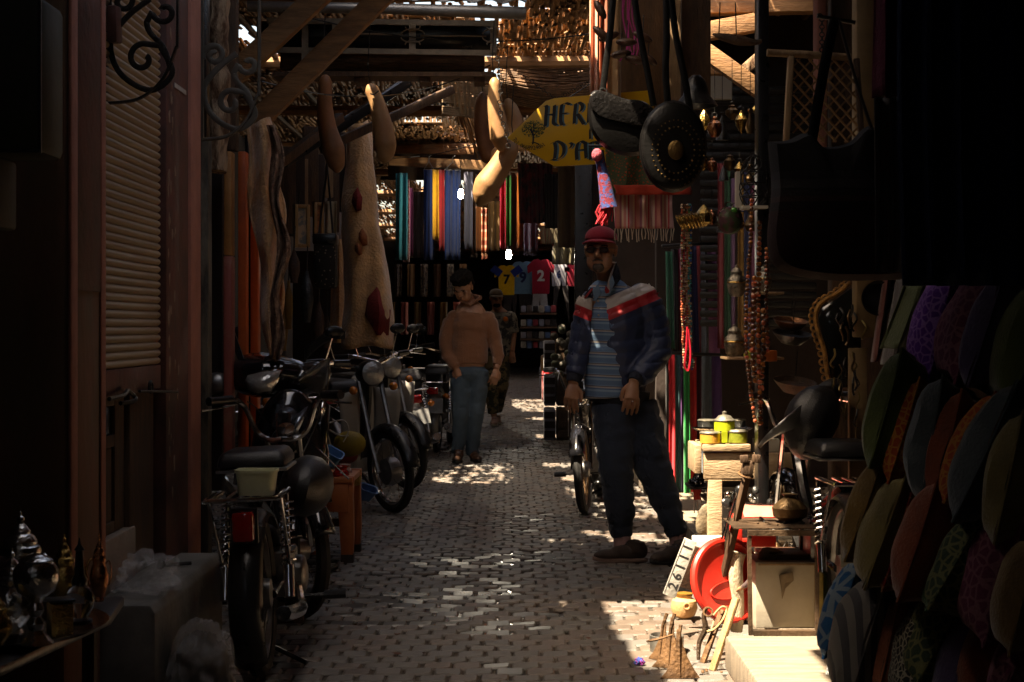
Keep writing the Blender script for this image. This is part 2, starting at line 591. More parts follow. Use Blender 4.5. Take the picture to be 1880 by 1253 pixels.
# ------------------------------------------------------------------ the roof of canes over the alley
ZR = 3.3
SH = (.427 * ZR, .281 * ZR)
def gp(lst): return [(p.x, p.y) for p in lst]
LIT = [
    ([(-.34, 7.40), (-.12, 7.40), (-.12, 7.58), (-.34, 7.58)], .45),
    ([(1.9, 9.2), (3.0, 9.2), (3.0, 10.3), (1.9, 10.3)], 1.0),
    ([(1.16, 7.28), (1.32, 7.28), (1.32, 7.55), (1.16, 7.55)], 1.0),
    ([(1.38, 8.1), (1.66, 8.1), (1.66, 8.5), (1.38, 8.5)], 1.0),
    ([(1.06, 8.60), (1.38, 8.62), (1.38, 8.76), (1.06, 8.74)], .5),
    ([(.80, 8.62), (.92, 8.62), (.92, 8.78), (.80, 8.78)], .9),
    ([(1.85, 8.65), (2.35, 8.65), (2.35, 9.15), (1.85, 9.15)], .6),
    ([(.12, 9.0), (.36, 9.0), (.36, 9.25), (.12, 9.25)], .15),
    ([(.1, .0), (.55, .0), (.55, 1.5), (.1, 1.5)], 1.0),  # openings shaped into the roof to aim sun: ground outline, share of canes missing
    (gp([G(1085, 1108), G(1200, 1098), G(1300, 1085), G(1480, 1090), G(1560, 1180), G(1540, 1253), (Vector((.95, 4.7, 0))), (Vector((.40, 4.5, 0))), G(1180, 1253), G(1125, 1150)]), 1.0),
    (gp([G(985, 1105), G(1040, 1105), G(1050, 1118), G(990, 1120)]), .5),
    (gp([G(1060, 972), G(1330, 972), G(1330, 1000), G(1100, 996)]), .85),
    (gp([G(1040, 895), G(1330, 890), G(1330, 955), G(1080, 955)]), .7),
    (gp([G(1020, 868), G(1120, 860), G(1220, 862), G(1130, 885), G(1030, 884)]), .75),
    (gp([G(990, 850), G(1080, 848), G(1080, 858), G(1000, 858)]), .8),
    (gp([G(820, 852), G(925, 852), G(922, 888), G(775, 886)]), .5),
    (gp([G(930, 733), G(1025, 733), G(1060, 760), G(950, 755)]), .7),
    (gp([G(975, 766), G(1080, 768), G(1080, 774), G(960, 770)]), .8),
    (gp([G(970, 798), G(1060, 798), G(1060, 804), G(985, 804)]), .9),
]
def lit(x, y, z=ZR):
    gx, gy = x + .427 * z, y + .281 * z
    for poly, pr in LIT:
        if inpoly(gx, gy, poly): return pr
    return 0
roof = thing('cane_roof', 'ragged roof of split canes and mats laid over poles across the alley', 'roof', (0, 10, ZR))
cn = MB()
def cane(mb, x, y0, y1, z, r):
    dz = U(-.02, .02); dx = U(-.018, .018)
    a, b = Vector((x, y0, z + dz)), Vector((x + dx, y1, z - dz))
    k = len(mb.v)
    for p in (a, b):
        for j in range(5):
            an = 2 * PI * j / 5
            mb.v.append(p + Vector((math.cos(an) * r, 0, math.sin(an) * r * .6)))
    for j in range(5):
        mb.f.append((k + j, k + (j + 1) % 5, k + 5 + (j + 1) % 5, k + 5 + j))
def glint(x, y): return (11.0 < y < 14.4 and -.75 < x < 1.6) or (16.3 < y < 20 and -.9 < x < .6) or (24 < y < 38 and (.5 < x < 2.4 or -2.9 < x < -1.9))  # cane gaps placed for bright specks overhead and for light at the far end
y = -8.0
while y < 48:
    SEG = .19 if 3 < y < 26 else .38
    x = -3.1
    while x < 3.1:
        xx = x + U(-.006, .006)
        h = lit(xx, y + SEG / 2)
        gap = .32 if glint(xx, y) else .003
        if not (U(0, 1) < max(h * 1.02, gap)):
            cane(cn, xx, y - .04, y + SEG + .04, ZR + U(0, .03), .0205 if y < 9.3 else .0175)
        x += .034
    y += SEG
tag(cn.build('canes', mCane, roof, smooth=True), kind='stuff')
# a second layer of matting over the shops either side and over the front stretch
mt = MB()
cw = .13
for iy in range(int(-8 / cw), int(48 / cw)):
    for ix in range(int(-3.2 / cw), int(3.2 / cw)):
        x, y = ix * cw, iy * cw
        if lit(x + cw / 2, y + cw / 2) > 0: continue
        n = noise.noise(Vector((x * 1.1, y * .55, 3)))
        if glint(x, y) and n > (-.25 if y < 16 else (.05 if y < 22 else -.3)): continue
        mt.add([(x, y, ZR + .06), (x + cw, y, ZR + .06), (x + cw, y + cw, ZR + .06), (x, y + cw, ZR + .06)], [(0, 1, 2, 3)])
mMatting = mat('matting', (.12, .075, .04), .9, scale=20, bump=.5)
mt.build('matting', mMatting, roof, solid=.012)
for yy in (-6, -3, 0, 2.9, 6.9, 9.9, 12.6, 15.4, 18.4, 21.5, 25, 29, 33, 38, 43):
    p = MB().tube([(-3.0, yy, ZR - .06), (-.9, yy + .05, ZR - .07 + U(-.02, .02)), (1, yy - .05, ZR - .06), (3.0, yy, ZR - .05)], [.045, .05, .045, .04], 8)
    p.build('roof_pole', mWoodH, roof)
for sx in (-2.4, -1.9, 1.2, 1.9):
    MB().tube([(sx, -8, ZR - .02), (sx + .1, 20, ZR - .02), (sx, 48, ZR)], .022, 6).build('roof_lath', mWoodD, roof)

# ------------------------------------------------------------------ long walls of the alley
LW = -1.2
def wallbox(name, label, x0, x1, y0, y1, z0, z1, m, **kw):
    o = MB().b2(x0, x1, y0, y1, z0, z1).build(name, m, bevel=.01)
    return tag(o, label, 'wall', **kw)
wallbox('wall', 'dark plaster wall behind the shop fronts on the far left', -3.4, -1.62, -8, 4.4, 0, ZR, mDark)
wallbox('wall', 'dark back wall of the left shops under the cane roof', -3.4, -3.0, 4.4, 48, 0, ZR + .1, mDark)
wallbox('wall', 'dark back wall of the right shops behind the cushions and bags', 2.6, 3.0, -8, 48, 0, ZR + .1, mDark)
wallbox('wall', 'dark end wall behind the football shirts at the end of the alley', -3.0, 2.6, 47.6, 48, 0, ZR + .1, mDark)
wallbox('wall', 'unseen dark wall added behind the camera to cut light from that end', -3.4, 2.6, -8.4, -8.1, 0, ZR, mDark)  # added out of view to dim light from the open alley end
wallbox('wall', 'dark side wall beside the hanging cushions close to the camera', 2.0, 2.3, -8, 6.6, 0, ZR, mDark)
# foreground pier, camera left
pr = thing('wall_pier', 'maroon rounded pier with worn plaster foot left of the roller shutter', 'wall', (-1.35, 4.6, 0))
MB().b2(-1.62, LW, 4.40, 4.79, 0, ZR).build('pier_body', mPier, pr, bevel=.03)
MB().b2(LW + .001, LW + .012, 4.41, 4.475, .35, ZR).build('lit_edge', mPink, pr, bevel=.005, label='salmon pink strip standing for the lit edge')  # pink strip paints the light on the pier's near edge
MB().b2(LW + .001, LW + .008, 4.75, 4.80, .35, ZR).build('corner_bead', mPink, pr, bevel=.004)
MB().b2(LW + .001, LW + .006, 4.48, 4.745, 1.3, ZR).build('paint_panel', mRust, pr, bevel=.003, label='upper part still painted maroon')
# roller shutter in its opening
sh = thing('roller_shutter', 'beige corrugated roller shutter half down above a wooden door', 'shutter', (LW - .1, 5.15, .38))
XS = LW - .028
nrib = 46
z = 1.07
pitch = .0262
while z < 3.25:
    prof = []
    s = MB()
    for k in range(9):
        t = k / 8
        s.v += [Vector((XS + .011 * math.sin(PI * t) ** .8, 4.80, z + t * pitch)), Vector((XS + .011 * math.sin(PI * t) ** .8, 5.66, z + t * pitch))]
    for k in range(8):
        s.f.append((2 * k, 2 * k + 1, 2 * k + 3, 2 * k + 2))
    s.v += [Vector((XS - .004, 4.80, z)), Vector((XS - .004, 5.66, z)), Vector((XS - .004, 5.66, z + pitch)), Vector((XS - .004, 4.80, z + pitch))]
    s.f.append((18, 21, 20, 19))
    s.build('shutter_slat', mShut, sh)
    z += pitch
MB().b2(XS - .01, XS + .012, 4.8, 5.66, .985, 1.068).build('bottom_rail', mRust, sh, bevel=.004)
lk = MB()
lk.tube(smoothpath([(XS + .03, 4.86, .985), (XS + .04, 5.0, .99), (XS + .03, 5.1, 1.0), (XS + .05, 5.12, .97), (XS + .03, 5.0, .965)]), .007, 6)
lk.tube([(XS + .02, 5.3, .99), (XS + .04, 5.42, .985), (XS + .05, 5.75, .97)], .005, 6)
lk.torus((XS + .03, 5.42, 1.0), .018, .006, (0, R(90), 0), 12, 6)
lk.build('locking_bolt', mIron, sh)
MB().box((XS + .03, 4.925, 2.11), (.03, .075, .11), rot=(.1, 0, 0)).build('lock_plate', mRust, sh, bevel=.006)
dr = thing('shop_door', 'low wooden door with two dark glass panes below the roller shutter', 'door', (XS, 5.1, .38))
MB().b2(XS - .06, XS - .045, 4.8, 5.45, .55, 1.0).build('door_leaf', mWoodD, dr)
for a, b in ((4.8, 4.84), (4.98, 5.03), (5.18, 5.30)):
    MB().b2(XS - .044, XS - .03, a, b, .55, .985).build('door_stile', mWoodD, dr, bevel=.003)
for a, b in ((.55, .585), (.82, .86), (.95, .985)):
    MB().b2(XS - .0435, XS - .031, 4.84, 4.979, a, b).b2(XS - .0435, XS - .031, 5.031, 5.179, a, b).build('door_rail', mWoodD, dr, bevel=.003)
for a, b in ((4.84, 4.98), (5.03, 5.18)):
    MB().b2(XS - .0445, XS - .041, a, b, .861, .949).build('glass_pane', mGlassD, dr)
    MB().b2(XS - .0445, XS - .039, a + .01, b - .01, .59, .815).build('door_panel', mWoodD, dr, bevel=.002)
wallbox('wall', 'narrow worn wooden jamb post between the shop door and the maroon pier', XS - .1, XS - .012, 5.31, 5.66, .38, .984, mWoodD)
tag(MB().b2(XS - .09, XS - .005, 4.81, 5.36, .38, .548).build('stone_sill', mStone, bevel=.008), 'pale stone slab standing under the low wooden door', 'sill')
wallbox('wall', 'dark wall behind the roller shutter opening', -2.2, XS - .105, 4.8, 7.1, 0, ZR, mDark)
# maroon pier with pink edge
p2 = thing('wall_pier', 'flaking maroon pier with a pink edge right of the roller shutter', 'wall', (LW, 5.9, .38))
MB().b2(LW - .1, LW + .0, 5.68, 6.06, .0, ZR).build('pier_body', mRust, p2, bevel=.008)
MB().b2(LW - .1, LW + .012, 6.062, 6.25, .0, ZR).build('pink_band', mPink, p2, bevel=.012, label='pink painted plaster band')
random.seed(11)
mBare = mat('bare plaster', (.3, .2, .14), .9)
for k in range(44):
    zc, yc = U(.6, 2.4), 5.70 + abs(random.gauss(0, .08))
    if yc > 6.0: continue
    r = U(.006, .02)
    n = 8
    MB().prism([(r * U(.4, 1) * math.cos(2 * PI * j / n), r * U(.5, 2.2) * math.sin(2 * PI * j / n)) for j in range(n)], .002, Matrix.Translation((LW + .0005, yc, zc)) @ Matrix.Rotation(R(90), 4, 'Z')).build('paint_flake', mBare, p2, smooth=False)
MB().b2(LW + .001, LW + .004, 5.80, 6.0, 2.05, 2.066).build('sticker', mat('sticker white', (.5, .48, .44), .5, bump=0), p2, label='small white printed sticker')
# weathered iron post then wooden posts of the next shop front
def post(px, d, w, y0, y1, m, label, dep=.08, name='door_post', grp=None):
    a = P(px, y0, d); b = P(px, y1, d)
    w = w * d / F
    o = MB().b2(a.x - w / 2, a.x + w / 2, d - dep / 2, d + dep / 2, max(0, b.z), a.z).build(name, m, bevel=.006)
    return tag(o, label, 'post', grp)
mPeel = mat('peeling black paint', (.12, .1, .07), .7, var=.6, scale=9, bump=.6, c2=(.02, .017, .014), stretch=(1, 1, .35))
mBark = mat('splintered wood', (.4, .27, .17), .85, var=.6, scale=10, bump=.9, c2=(.1, .045, .02), stretch=(3, 3, .8))
post(374, 6.4, 24, 255, 1170, mPeel, 'peeling black iron post beside the pink band')
post(372, 6.5, 22, -60, 254, mBlack, 'black upper post carrying the second scroll bracket')
bm_ = MB()
pts = [P(402, y, 6.75) for y in range(-80, 320, 22)]
bm_.tube([p + Vector((U(-.008, .008), U(-.01, .01), 0)) for p in pts], [.045 + U(-.01, .008) for _ in pts], 9)
tag(bm_.build('timber_post', mBark), 'splintered pale timber trunk behind the scroll bracket', 'post')
post(421, 6.9, 15, 280, 470, mat('ochre paint', (.45, .2, .06), .6, scale=8), 'ochre painted upper half of the thin door post')
post(421, 6.9, 16, 471, 840, mat('brick red paint', (.3, .07, .05), .6, scale=8, c2=(.4, .25, .15), c2amt=.35), 'brick red lower half of the thin door post')
post(398, 7.05, 26, 240, 900, mDark, 'dark recessed jamb between the black post and the red one')
post(447, 7.2, 15, 280, 840, mOrange, 'bright orange door board standing upright, left one')
post(469, 7.3, 14, 250, 840, mOrange, 'bright orange door board standing upright, right one with hinge')
post(458, 7.45, 12, 250, 860, mBlack, 'black gap board between the two orange boards')
post(425, 7.0, 22, -60, 278, mWoodD, 'dark brown post above the ochre one')
# concrete step
st = MB().prism([(-1.9, 0), (-1.05, 0), (-1.05, .355), (-1.065, .38), (-1.9, .38)], 1.12, Matrix.Translation((0, 5.37, 0))).build('doorstep', mConc, bevel=.008)
tag(st, 'grey concrete step with a crumpled plastic bag on it, in front of the shutter', 'step')
# dark boxed lantern in the left foreground
bl = thing('shop_lantern', 'large dark green glass box lantern in the top left corner', 'lantern', P(30, 285, 3.9))
a = P(-60, 290, 3.9); b = P(98, 5, 3.9)
mGreenG = mat('dark green glass', (.03, .03, .01), .6, var=.4, scale=5, bump=.1)
MB().b2(a.x, b.x, 3.8, 4.0, a.z, b.z).build('lantern_glass', mGreenG, bl, bevel=.02)
MB().b2(a.x, b.x - .11, 3.82, 3.98, a.z - .17, a.z - .003).build('lantern_base', mGreenG, bl, bevel=.01)
fr = MB()
for x in (a.x, b.x - .006):
    fr.b2(x, x + .008, 3.79, 3.799, a.z, b.z)
for zz in (a.z, b.z - .008):
    fr.b2(a.x, b.x, 3.785, 3.789, zz, zz + .008)
fr.build('lantern_frame', mIron, bl)

# ------------------------------------------------------------------ scroll brackets
def bracket(label, x0, x1, ytop, ybot, d, stem_w, m):
    """wrought scroll bracket: straight stem, round-ended outer bar, S scrolls (pixel boxes at depth d)"""
    t = thing('scroll_bracket', label, 'bracket', P(x0, ybot, d), 'wrought iron scroll brackets on the left posts')
    w = x1 - x0
    k = d / F
    def Q(u, v): return P(x0 + u * w, v, d)
    MB().beam(P(x0, ytop, d), P(x0, ybot, d), stem_w * k, .02).build('stem', m, t)
    r = 3.4 * k
    out = smoothpath([Q(1, ytop), Q(1, ybot - .95 * w), Q(.97, ybot - .75 * w), Q(.78, ybot - .32 * w), Q(.45, ybot - .06 * w), Q(.0, ybot)], 8)
    MB().tube(out, r, 6, flat=1.8).build('outer_bar', m, t)
    def sp(cu, cv, r0, r1, a0, a1):
        return [P(x0 + cu * w + (r0 + (r1 - r0) * i / 30) * w * math.cos(R(a0 + (a1 - a0) * i / 30)), cv - (r0 + (r1 - r0) * i / 30) * w * math.sin(R(a0 + (a1 - a0) * i / 30)), d) for i in range(31)]
    b0 = ybot
    # big lower C: coils inside, sweeps round the bottom and up to the left
    big = sp(.52, b0 - .62 * w, .06, .21, 400, 90)[::1] + smoothpath([P(x0 + .75 * w, b0 - .80 * w, d), P(x0 + .93 * w, b0 - .42 * w, d), P(x0 + .62 * w, b0 - .18 * w, d), P(x0 + .2 * w, b0 - .42 * w, d), P(x0 + .07 * w, b0 - .85 * w, d), P(x0 + .3 * w, b0 - 1.2 * w, d), P(x0 + .62 * w, b0 - 1.45 * w, d)], 7)
    MB().tube(big, r, 6, flat=1.8).build('scroll', m, t)
    s2 = sp(.82, b0 - 1.27 * w, .05, .17, 500, 180) + smoothpath([P(x0 + .57 * w, b0 - 1.12 * w, d), P(x0 + .62 * w, b0 - .98 * w, d), P(x0 + .8 * w, b0 - .78 * w, d), P(x0 + .9 * w, b0 - .5 * w, d)], 6)
    MB().tube(s2, r, 6, flat=1.8).build('scroll', m, t)
    s3 = sp(.24, b0 - 1.42 * w, .04, .2, 60, 560)
    MB().tube(s3, r, 6, flat=1.8).build('scroll', m, t)
    return t
bracket('black scroll bracket in front of the roller shutter', 194, 326, -140, 190, 4.95, 9, mIron)
bracket('rust-grey scroll bracket in front of the splintered timber post', 367, 476, -90, 257, 6.3, 14, mat('greyed iron', (.09, .08, .065), .5, metal=.4))

# ------------------------------------------------------------------ timber braces and awning
def beamthing(a, b, w, h, label, m=mWoodH, name='timber_brace', cat='beam', grp=None):
    o = MB().beam(a, b, w, h).build(name, m, bevel=.004)
    return tag(o, label, cat, grp)
beamthing(P(380, 185, 7.6), P(610, -30, 7.6), .07, .1, 'upper diagonal wooden brace of the awning')
beamthing(P(455, 240, 7.9), P(720, -25, 7.9), .07, .1, 'lower diagonal wooden brace of the awning')
aw = thing('shop_awning', 'projecting tin awning with a cream iron scroll rail above the gourds', 'awning', P(700, 120, 9))
def aq(px, py, d=9): return P(px, py, d)
a, b = P(455, 14, 9), P(966, 20, 9)
MB().grid(lambda u, v: (a.x + (b.x - a.x) * u, 8.9 + .22 * v, a.z + .05 - .1 * u * .4 + .12 * v + .012 * math.sin(u * 60)), 60, 2).build('tin_sheet', mZinc, aw, solid=.006)
MB().tube([P(455, 12, 8.88), P(700, 16, 8.88), P(966, 25, 8.88)], [.03, .03, .035], 10).build('rolled_edge', mZinc, aw)
for py, t in ((38, 10), (92, 10)):
    MB().beam(P(490, py, 9), P(912, py + 6, 9), .022, t * .003).build('rail', mIronC, aw)
for px in (500, 560, 616, 757, 906):
    MB().beam(P(px, 38, 8.99), P(px, 98 if px != 560 else 115, 8.99), .012 * 3, .012).build('rail_post', mIronC, aw)
for cx, sgn in ((640, 1), (740, -1), (775, 1), (890, -1)):
    s = MB()
    for vs in (1, -1):
        pts = [P(cx + sgn * (-10 + 14 * math.cos(t) * (1 - i / 40)), 66 + vs * (3 + 12 * (1 - math.cos(t * .5)) * .55 + 8 * math.sin(t) * (1 - i / 34)), 8.98) for i, t in ((i, i / 24 * 2 * PI * 1.05) for i in range(25))]
        s.tube(pts, .0045, 6)
    s.build('rail_scroll', mIronC, aw)
MB().tube([P(640, 62, 8.99), P(740, 64, 8.99)], .005, 6).tube([P(772, 66, 8.99), P(893, 67, 8.99)], .005, 6).build('twisted_bar', mIronC, aw)
mReed = mat('reed bundle', (.2, .1, .045), .8, var=.5, scale=14, bump=.8, stretch=(1, 1, 8))
MB().beam(P(515, 110, 9.1), P(890, 112, 9.1), .12, .05, R(90)).build('reed_fascia', mReed, aw, bevel=.01)
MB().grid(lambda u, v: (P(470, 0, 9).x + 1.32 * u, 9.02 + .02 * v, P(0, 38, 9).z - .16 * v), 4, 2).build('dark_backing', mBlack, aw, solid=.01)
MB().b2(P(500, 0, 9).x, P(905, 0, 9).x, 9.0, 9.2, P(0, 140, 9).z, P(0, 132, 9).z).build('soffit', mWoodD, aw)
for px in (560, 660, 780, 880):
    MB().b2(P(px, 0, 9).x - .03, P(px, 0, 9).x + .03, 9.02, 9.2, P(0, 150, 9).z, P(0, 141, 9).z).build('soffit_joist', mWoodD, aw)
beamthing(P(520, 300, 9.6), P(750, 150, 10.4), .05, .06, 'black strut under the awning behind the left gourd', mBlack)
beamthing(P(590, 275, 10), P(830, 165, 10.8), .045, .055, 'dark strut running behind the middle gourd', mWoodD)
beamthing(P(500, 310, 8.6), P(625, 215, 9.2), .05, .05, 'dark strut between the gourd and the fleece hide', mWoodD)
# ------------------------------------------------------------------ cloth helpers
def drape(name, label, cat, x0, x1, y0, y1, d, m, folds=4, amp=.025, bot=None, group=None, skew=0, nv=10, fringe=0, fm=None, hanger=False, taper=1, parent=None, edge=0, ph=None):
    """a length of cloth hanging in folds; pixel box at depth d; parts: panel, fringe, hanger"""
    a, b = P(x0, y0, d), P(x1, y1, d)
    w, h = b.x - a.x, a.z - b.z
    ph = U(0, 6) if ph is None else ph
    cx = (a.x + b.x) / 2
    def fn(u, v):
        k = (.55 + .45 * v) 
        ww = w * (1 + (taper - 1) * v)
        x = cx + (u - .5) * ww + skew * v * w + .1 * w * math.sin(v * 3 + ph) * .2
        y = d + amp * k * math.sin(u * folds * 2 * PI + ph + .6 * v) + amp * .4 * math.sin(u * folds * 4.7 + ph * 2)
        z = a.z - h * v - (edge * math.sin(u * 7 + ph) * h * .05 if v > .9 else 0)
        return (x, y, z)
    nu = max(8, int(folds * 7))
    g = MB().grid(fn, nu, nv)
    if not (fringe or hanger):
        o = g.build(name, m, solid=.003)
        return tag(o, label, cat, group)
    t = thing(name, label, cat, (cx, d, b.z), group)
    g.build('cloth', m, t, solid=.003)
    if fringe:
        f = MB()
        n = int(w / .012)
        for i in range(n + 1):
            p = Vector(fn(i / n, 1))
            q = p + Vector((U(-.008, .008), U(-.006, .006), -fringe * U(.8, 1.1)))
            f.tube([p, (p + q) / 2 + Vector((U(-.004, .004), 0, 0)), q], .0022, 4)
        tag(f.build('fringe', fm or m, t), kind='stuff')
    if hanger:
        h_ = MB().tube([Vector((cx - w * .5, d, a.z)), Vector((cx, d, a.z + .09)), Vector((cx + w * .5, d, a.z)), Vector((cx - w * .5, d, a.z + .002))], .005, 6)
        h_.tube([Vector((cx, d, a.z + .09)), Vector((cx, d, a.z + .14)), Vector((cx + .03, d, a.z + .16))], .004, 6)
        h_.build('hanger', mAlu, t)
    return t
def cloth(n, c, c2=None, rough=.9, var=.2, scale=14, sheen=.2):
    return mat(n, c, rough, var=var, scale=scale, bump=.35, c2=c2, sheen=sheen, spec=.2, bscale=120)

# ------------------------------------------------------------------ gourds
mGourd = mat('gourd skin', (.42, .24, .11), .55, var=.35, scale=7, bump=.12, c2=(.26, .11, .045))
mGourdD = mat('gourd skin dark', (.3, .13, .055), .55, var=.35, scale=7, bump=.12)
def gourd(label, pts, radii, d, m, cord=None, stain=False):
    t = thing('gourd', label, 'gourd', P(pts[-1][0], pts[-1][1], d), 'long bottle gourds hanging over the alley')
    k = d / F
    pp = smoothpath([P(x, y, d) for x, y in pts], 6)
    rr = lerps(radii, 6)
    rr = [max(.003, r * k) for r in rr]
    MB().tube(pp, rr, 18).build('gourd_body', m, t)
    c = MB()
    top = pp[2]
    c.tube([top + Vector((0, 0, .0)), top + Vector((-.01, 0, .1)), top + Vector((0, .02, .32))], .003, 5)
    c.build('cord', mBlack, t)
    if cord:
        MB().tube(smoothpath([P(x, y, d - radii[2] * k * .9 - .01) for x, y in cord], 4), .004, 5).build('tie', mIron, t)
    return t
gourd('upright orange-brown gourd hanging left, under the awning edge', [(596, 138), (597, 150), (596, 190), (601, 235), (612, 275), (618, 305), (618, 318)], [4, 12, 14, 17, 21, 15, 2], 8.7, mGourdD)
gourd('pale mottled gourd with a dark cord round its neck, under the middle of the awning', [(678, 155), (683, 166), (694, 195), (703, 235), (708, 268), (706, 290), (705, 300)], [5, 13, 15, 19, 20, 14, 2], 8.5, mGourd, cord=[(680, 172), (686, 174), (696, 167)])
gourd('gourd at the left of the hanging cluster beside the yellow sign', [(888, 170), (884, 185), (882, 225), (890, 265), (900, 290), (906, 300)], [4, 10, 12, 15, 16, 3], 9.3, mGourdD)
gourd('straight gourd with a black chain down its side, front of the cluster by the sign', [(907, 143), (908, 155), (909, 190), (914, 225), (918, 255), (920, 278)], [4, 11, 14, 17, 18, 4], 8.9, mGourd)
gourd('curved gourd bowing to the right behind the chain in the cluster', [(930, 182), (938, 200), (947, 235), (935, 265), (915, 288), (903, 298)], [4, 13, 16, 17, 17, 6], 9.2, mGourd)
gourd('fat lowest gourd of the cluster hanging diagonally beside the scarves', [(945, 258), (935, 275), (915, 310), (895, 340), (886, 362), (880, 380)], [6, 18, 21, 25, 20, 4], 9.0, mGourd)
ch = MB()
for i in range(17):
    p = P(913 + 1.0 * i + 4 * math.sin(i * .5), 108 + i * 10, 8.75)
    ch.torus(p, .012, .0028, (R(90), 0, R(90) * (i % 2)), 10, 5)
tag(ch.build('hanging_chain', mIron), 'thin black link chain hanging in front of the gourd cluster', 'chain')

# ------------------------------------------------------------------ fleece hide, rug, small goods on the left
mFleece = mat('fleece hide', (.8, .43, .19), .95, var=.4, scale=5, bump=.9, c2=(.28, .15, .08), bscale=70, sheen=.4)
mLace = mat('studded netting', (.3, .19, .13), .8, var=.6, scale=30, bump=1, c2=(.1, .05, .03))
hd = thing('fleece_hide', 'pale sheep fleece hanging with a netted edge beside the orange door', 'hide', P(485, 655, 6.95))
def hfn(u, v):
    L = [449, 447, 458, 466, 476, 484, 495, 503][min(7, int(v * 7.99))]
    y = 222 + v * 432
    l = 450 + 46 * v ** 1.3 + 6 * math.sin(v * 13)
    r = 490 + 34 * math.sin(min(1, v * 2) * PI / 2) - 14 * v * v + 5 * math.sin(v * 17 + 1)
    px = l + (r - l) * u
    return P(px, y + 6 * math.sin(u * 5), 6.95 + .05 * math.sin(u * 7 + v * 3) + .02 * math.sin(v * 20 + u * 3))
MB().grid(hfn, 18, 36).build('fleece', mFleece, hd, solid=.012)
def lfn(u, v):
    y = 230 + v * 430
    c = 497 + 22 * math.sin(v * 2.6) - 8 * v + 7 * math.sin(v * 15)
    px = c + (u - .5) * (14 + 10 * math.sin(v * 9) ** 2)
    return P(px, y, 6.86 + .03 * math.sin(u * 8 + v * 9))
MB().grid(lfn, 8, 40).build('netting', mLace, hd, solid=.006)
mRug = mat('cream wool rug', (.75, .42, .18), .95, var=.3, scale=6, bump=1, c2=(.25, .16, .09), bscale=60, sheen=.5)
mRugR = mat('deep red wool', (.22, .014, .012), .95, bump=.8, bscale=60)
mRugO = mat('rust orange wool', (.3, .09, .03), .95, bump=.8, bscale=60)
rg = thing('wool_rug', 'large cream wool rug with red diamonds hanging rolled beside the handbags', 'rug', P(675, 635, 11))
def rfn(u, v, off=0):
    c = 655 + 22 * v; hw = 14 + 32 * (v ** .75)
    a = PI * (u * 1.0)
    px = c - hw * math.cos(a)
    px += 3.5 * math.sin(v * 9 + 1) + 2 * math.sin(v * 23) * (u - .5) + 3 * noise.noise(Vector((u * 5, v * 9, 0)))
    return P(px, 222 + 412 * v + 6 * math.sin(a) + 5 * math.sin(u * 9) * v, 11 - (.11 + .07 * v) * math.sin(a) - off - .035 * math.sin(u * 14 + v * 5) * v)
MB().grid(rfn, 34, 40).build('pile', mRug, rg, solid=.025)
def patch(name, uc, vc, du, dv, m, pts=None):
    n = 8
    out = pts or [(0, -1), (1, -.1), (.7, .9), (-.2, 1), (-1, .2), (-.8, -.5)]
    me = MB()
    cen = rfn(uc, vc, .045)
    vs = [cen] + [rfn(uc + a * du, vc + b * dv, .03) for a, b in out]
    me.add(vs, [(0, i + 1, (i + 1) % len(out) + 1) for i in range(len(out))])
    me.build(name, m, rg, solid=.012)
patch('diamond', .46, .34, .10, .055, mRugR)
patch('diamond', .53, .51, .08, .04, mRugO)
patch('diamond', .42, .56, .06, .03, mRugO)
patch('diamond', .66, .84, .2, .11, mRugR)
drape('wool_rug', 'narrow cream rug edge with a dark zigzag left of the large rug', 'rug', 608, 632, 440, 630, 11.3, mRug, folds=1, amp=.03, taper=1.3)
# pictures
def framed(label, x0, x1, y0, y1, d, m, rz=.5):
    c = P((x0 + x1) / 2, (y0 + y1) / 2, d)
    w, h = (x1 - x0) * d / F / math.cos(rz), (y1 - y0) * d / F
    t = thing('framed_picture', label, 'picture', c, rz=rz)
    f = MB()
    for sx in (-1, 1): f.box((sx * (w / 2 - .01), 0, 0), (.02, .03, h))
    for sz in (-1, 1): f.box((0, 0, sz * (h / 2 - .01)), (w - .0402, .028, .02))
    f.build('frame', mat('gilt frame', (.35, .22, .1), .4, metal=.3), t, local=True, bevel=.003)
    MB().box((0, 0, 0), (w - .04, .01, h - .04)).build('picture', m, t, local=True)
    return t
mPic1 = mat('small painting', (.4, .3, .2), .5, var=.8, scale=14, c2=(.12, .14, .15), bump=.1)
mPic2 = mat('orange painting', (.35, .12, .04), .5, var=.8, scale=16, bump=.1)
framed('small framed painting of pale houses tilted on the left wall', 541, 567, 376, 455, 9.2, mPic1)
framed('orange framed painting behind the first small one', 576, 593, 372, 445, 9.9, mPic2)
drape('wall_hanging', 'pale folded paper print above the dark woven handbag', 'cloth', 597, 618, 370, 440, 10.2, cloth('paper white', (.4, .33, .22)), folds=1, amp=.02)
# woven handbag
hb = thing('handbag', 'dark studded woven handbag hanging on a long strap near the rug', 'bag', P(598, 530, 9.4))
mStud = cells('studded leather', (.02, .016, .014), (.2, .17, .13), 45, .5, .25, 'F1')
a, b = P(579, 530, 9.4), P(620, 432, 9.4)
MB().b2(a.x, b.x, 9.3, 9.42, a.z, b.z).build('bag_body', mStud, hb, bevel=.02)
MB().tube([P(584, 440, 9.36), P(597, 340, 9.4), P(600, 300, 9.45)], .006, 6).tube([P(612, 440, 9.36), P(604, 340, 9.4), P(600, 300, 9.45)], .006, 6).build('strap', mBlack, hb)
MB().b2(a.x - .005, b.x + .005, 9.285, 9.43, b.z - .06, b.z + .004).build('flap', mBlack, hb, bevel=.012)
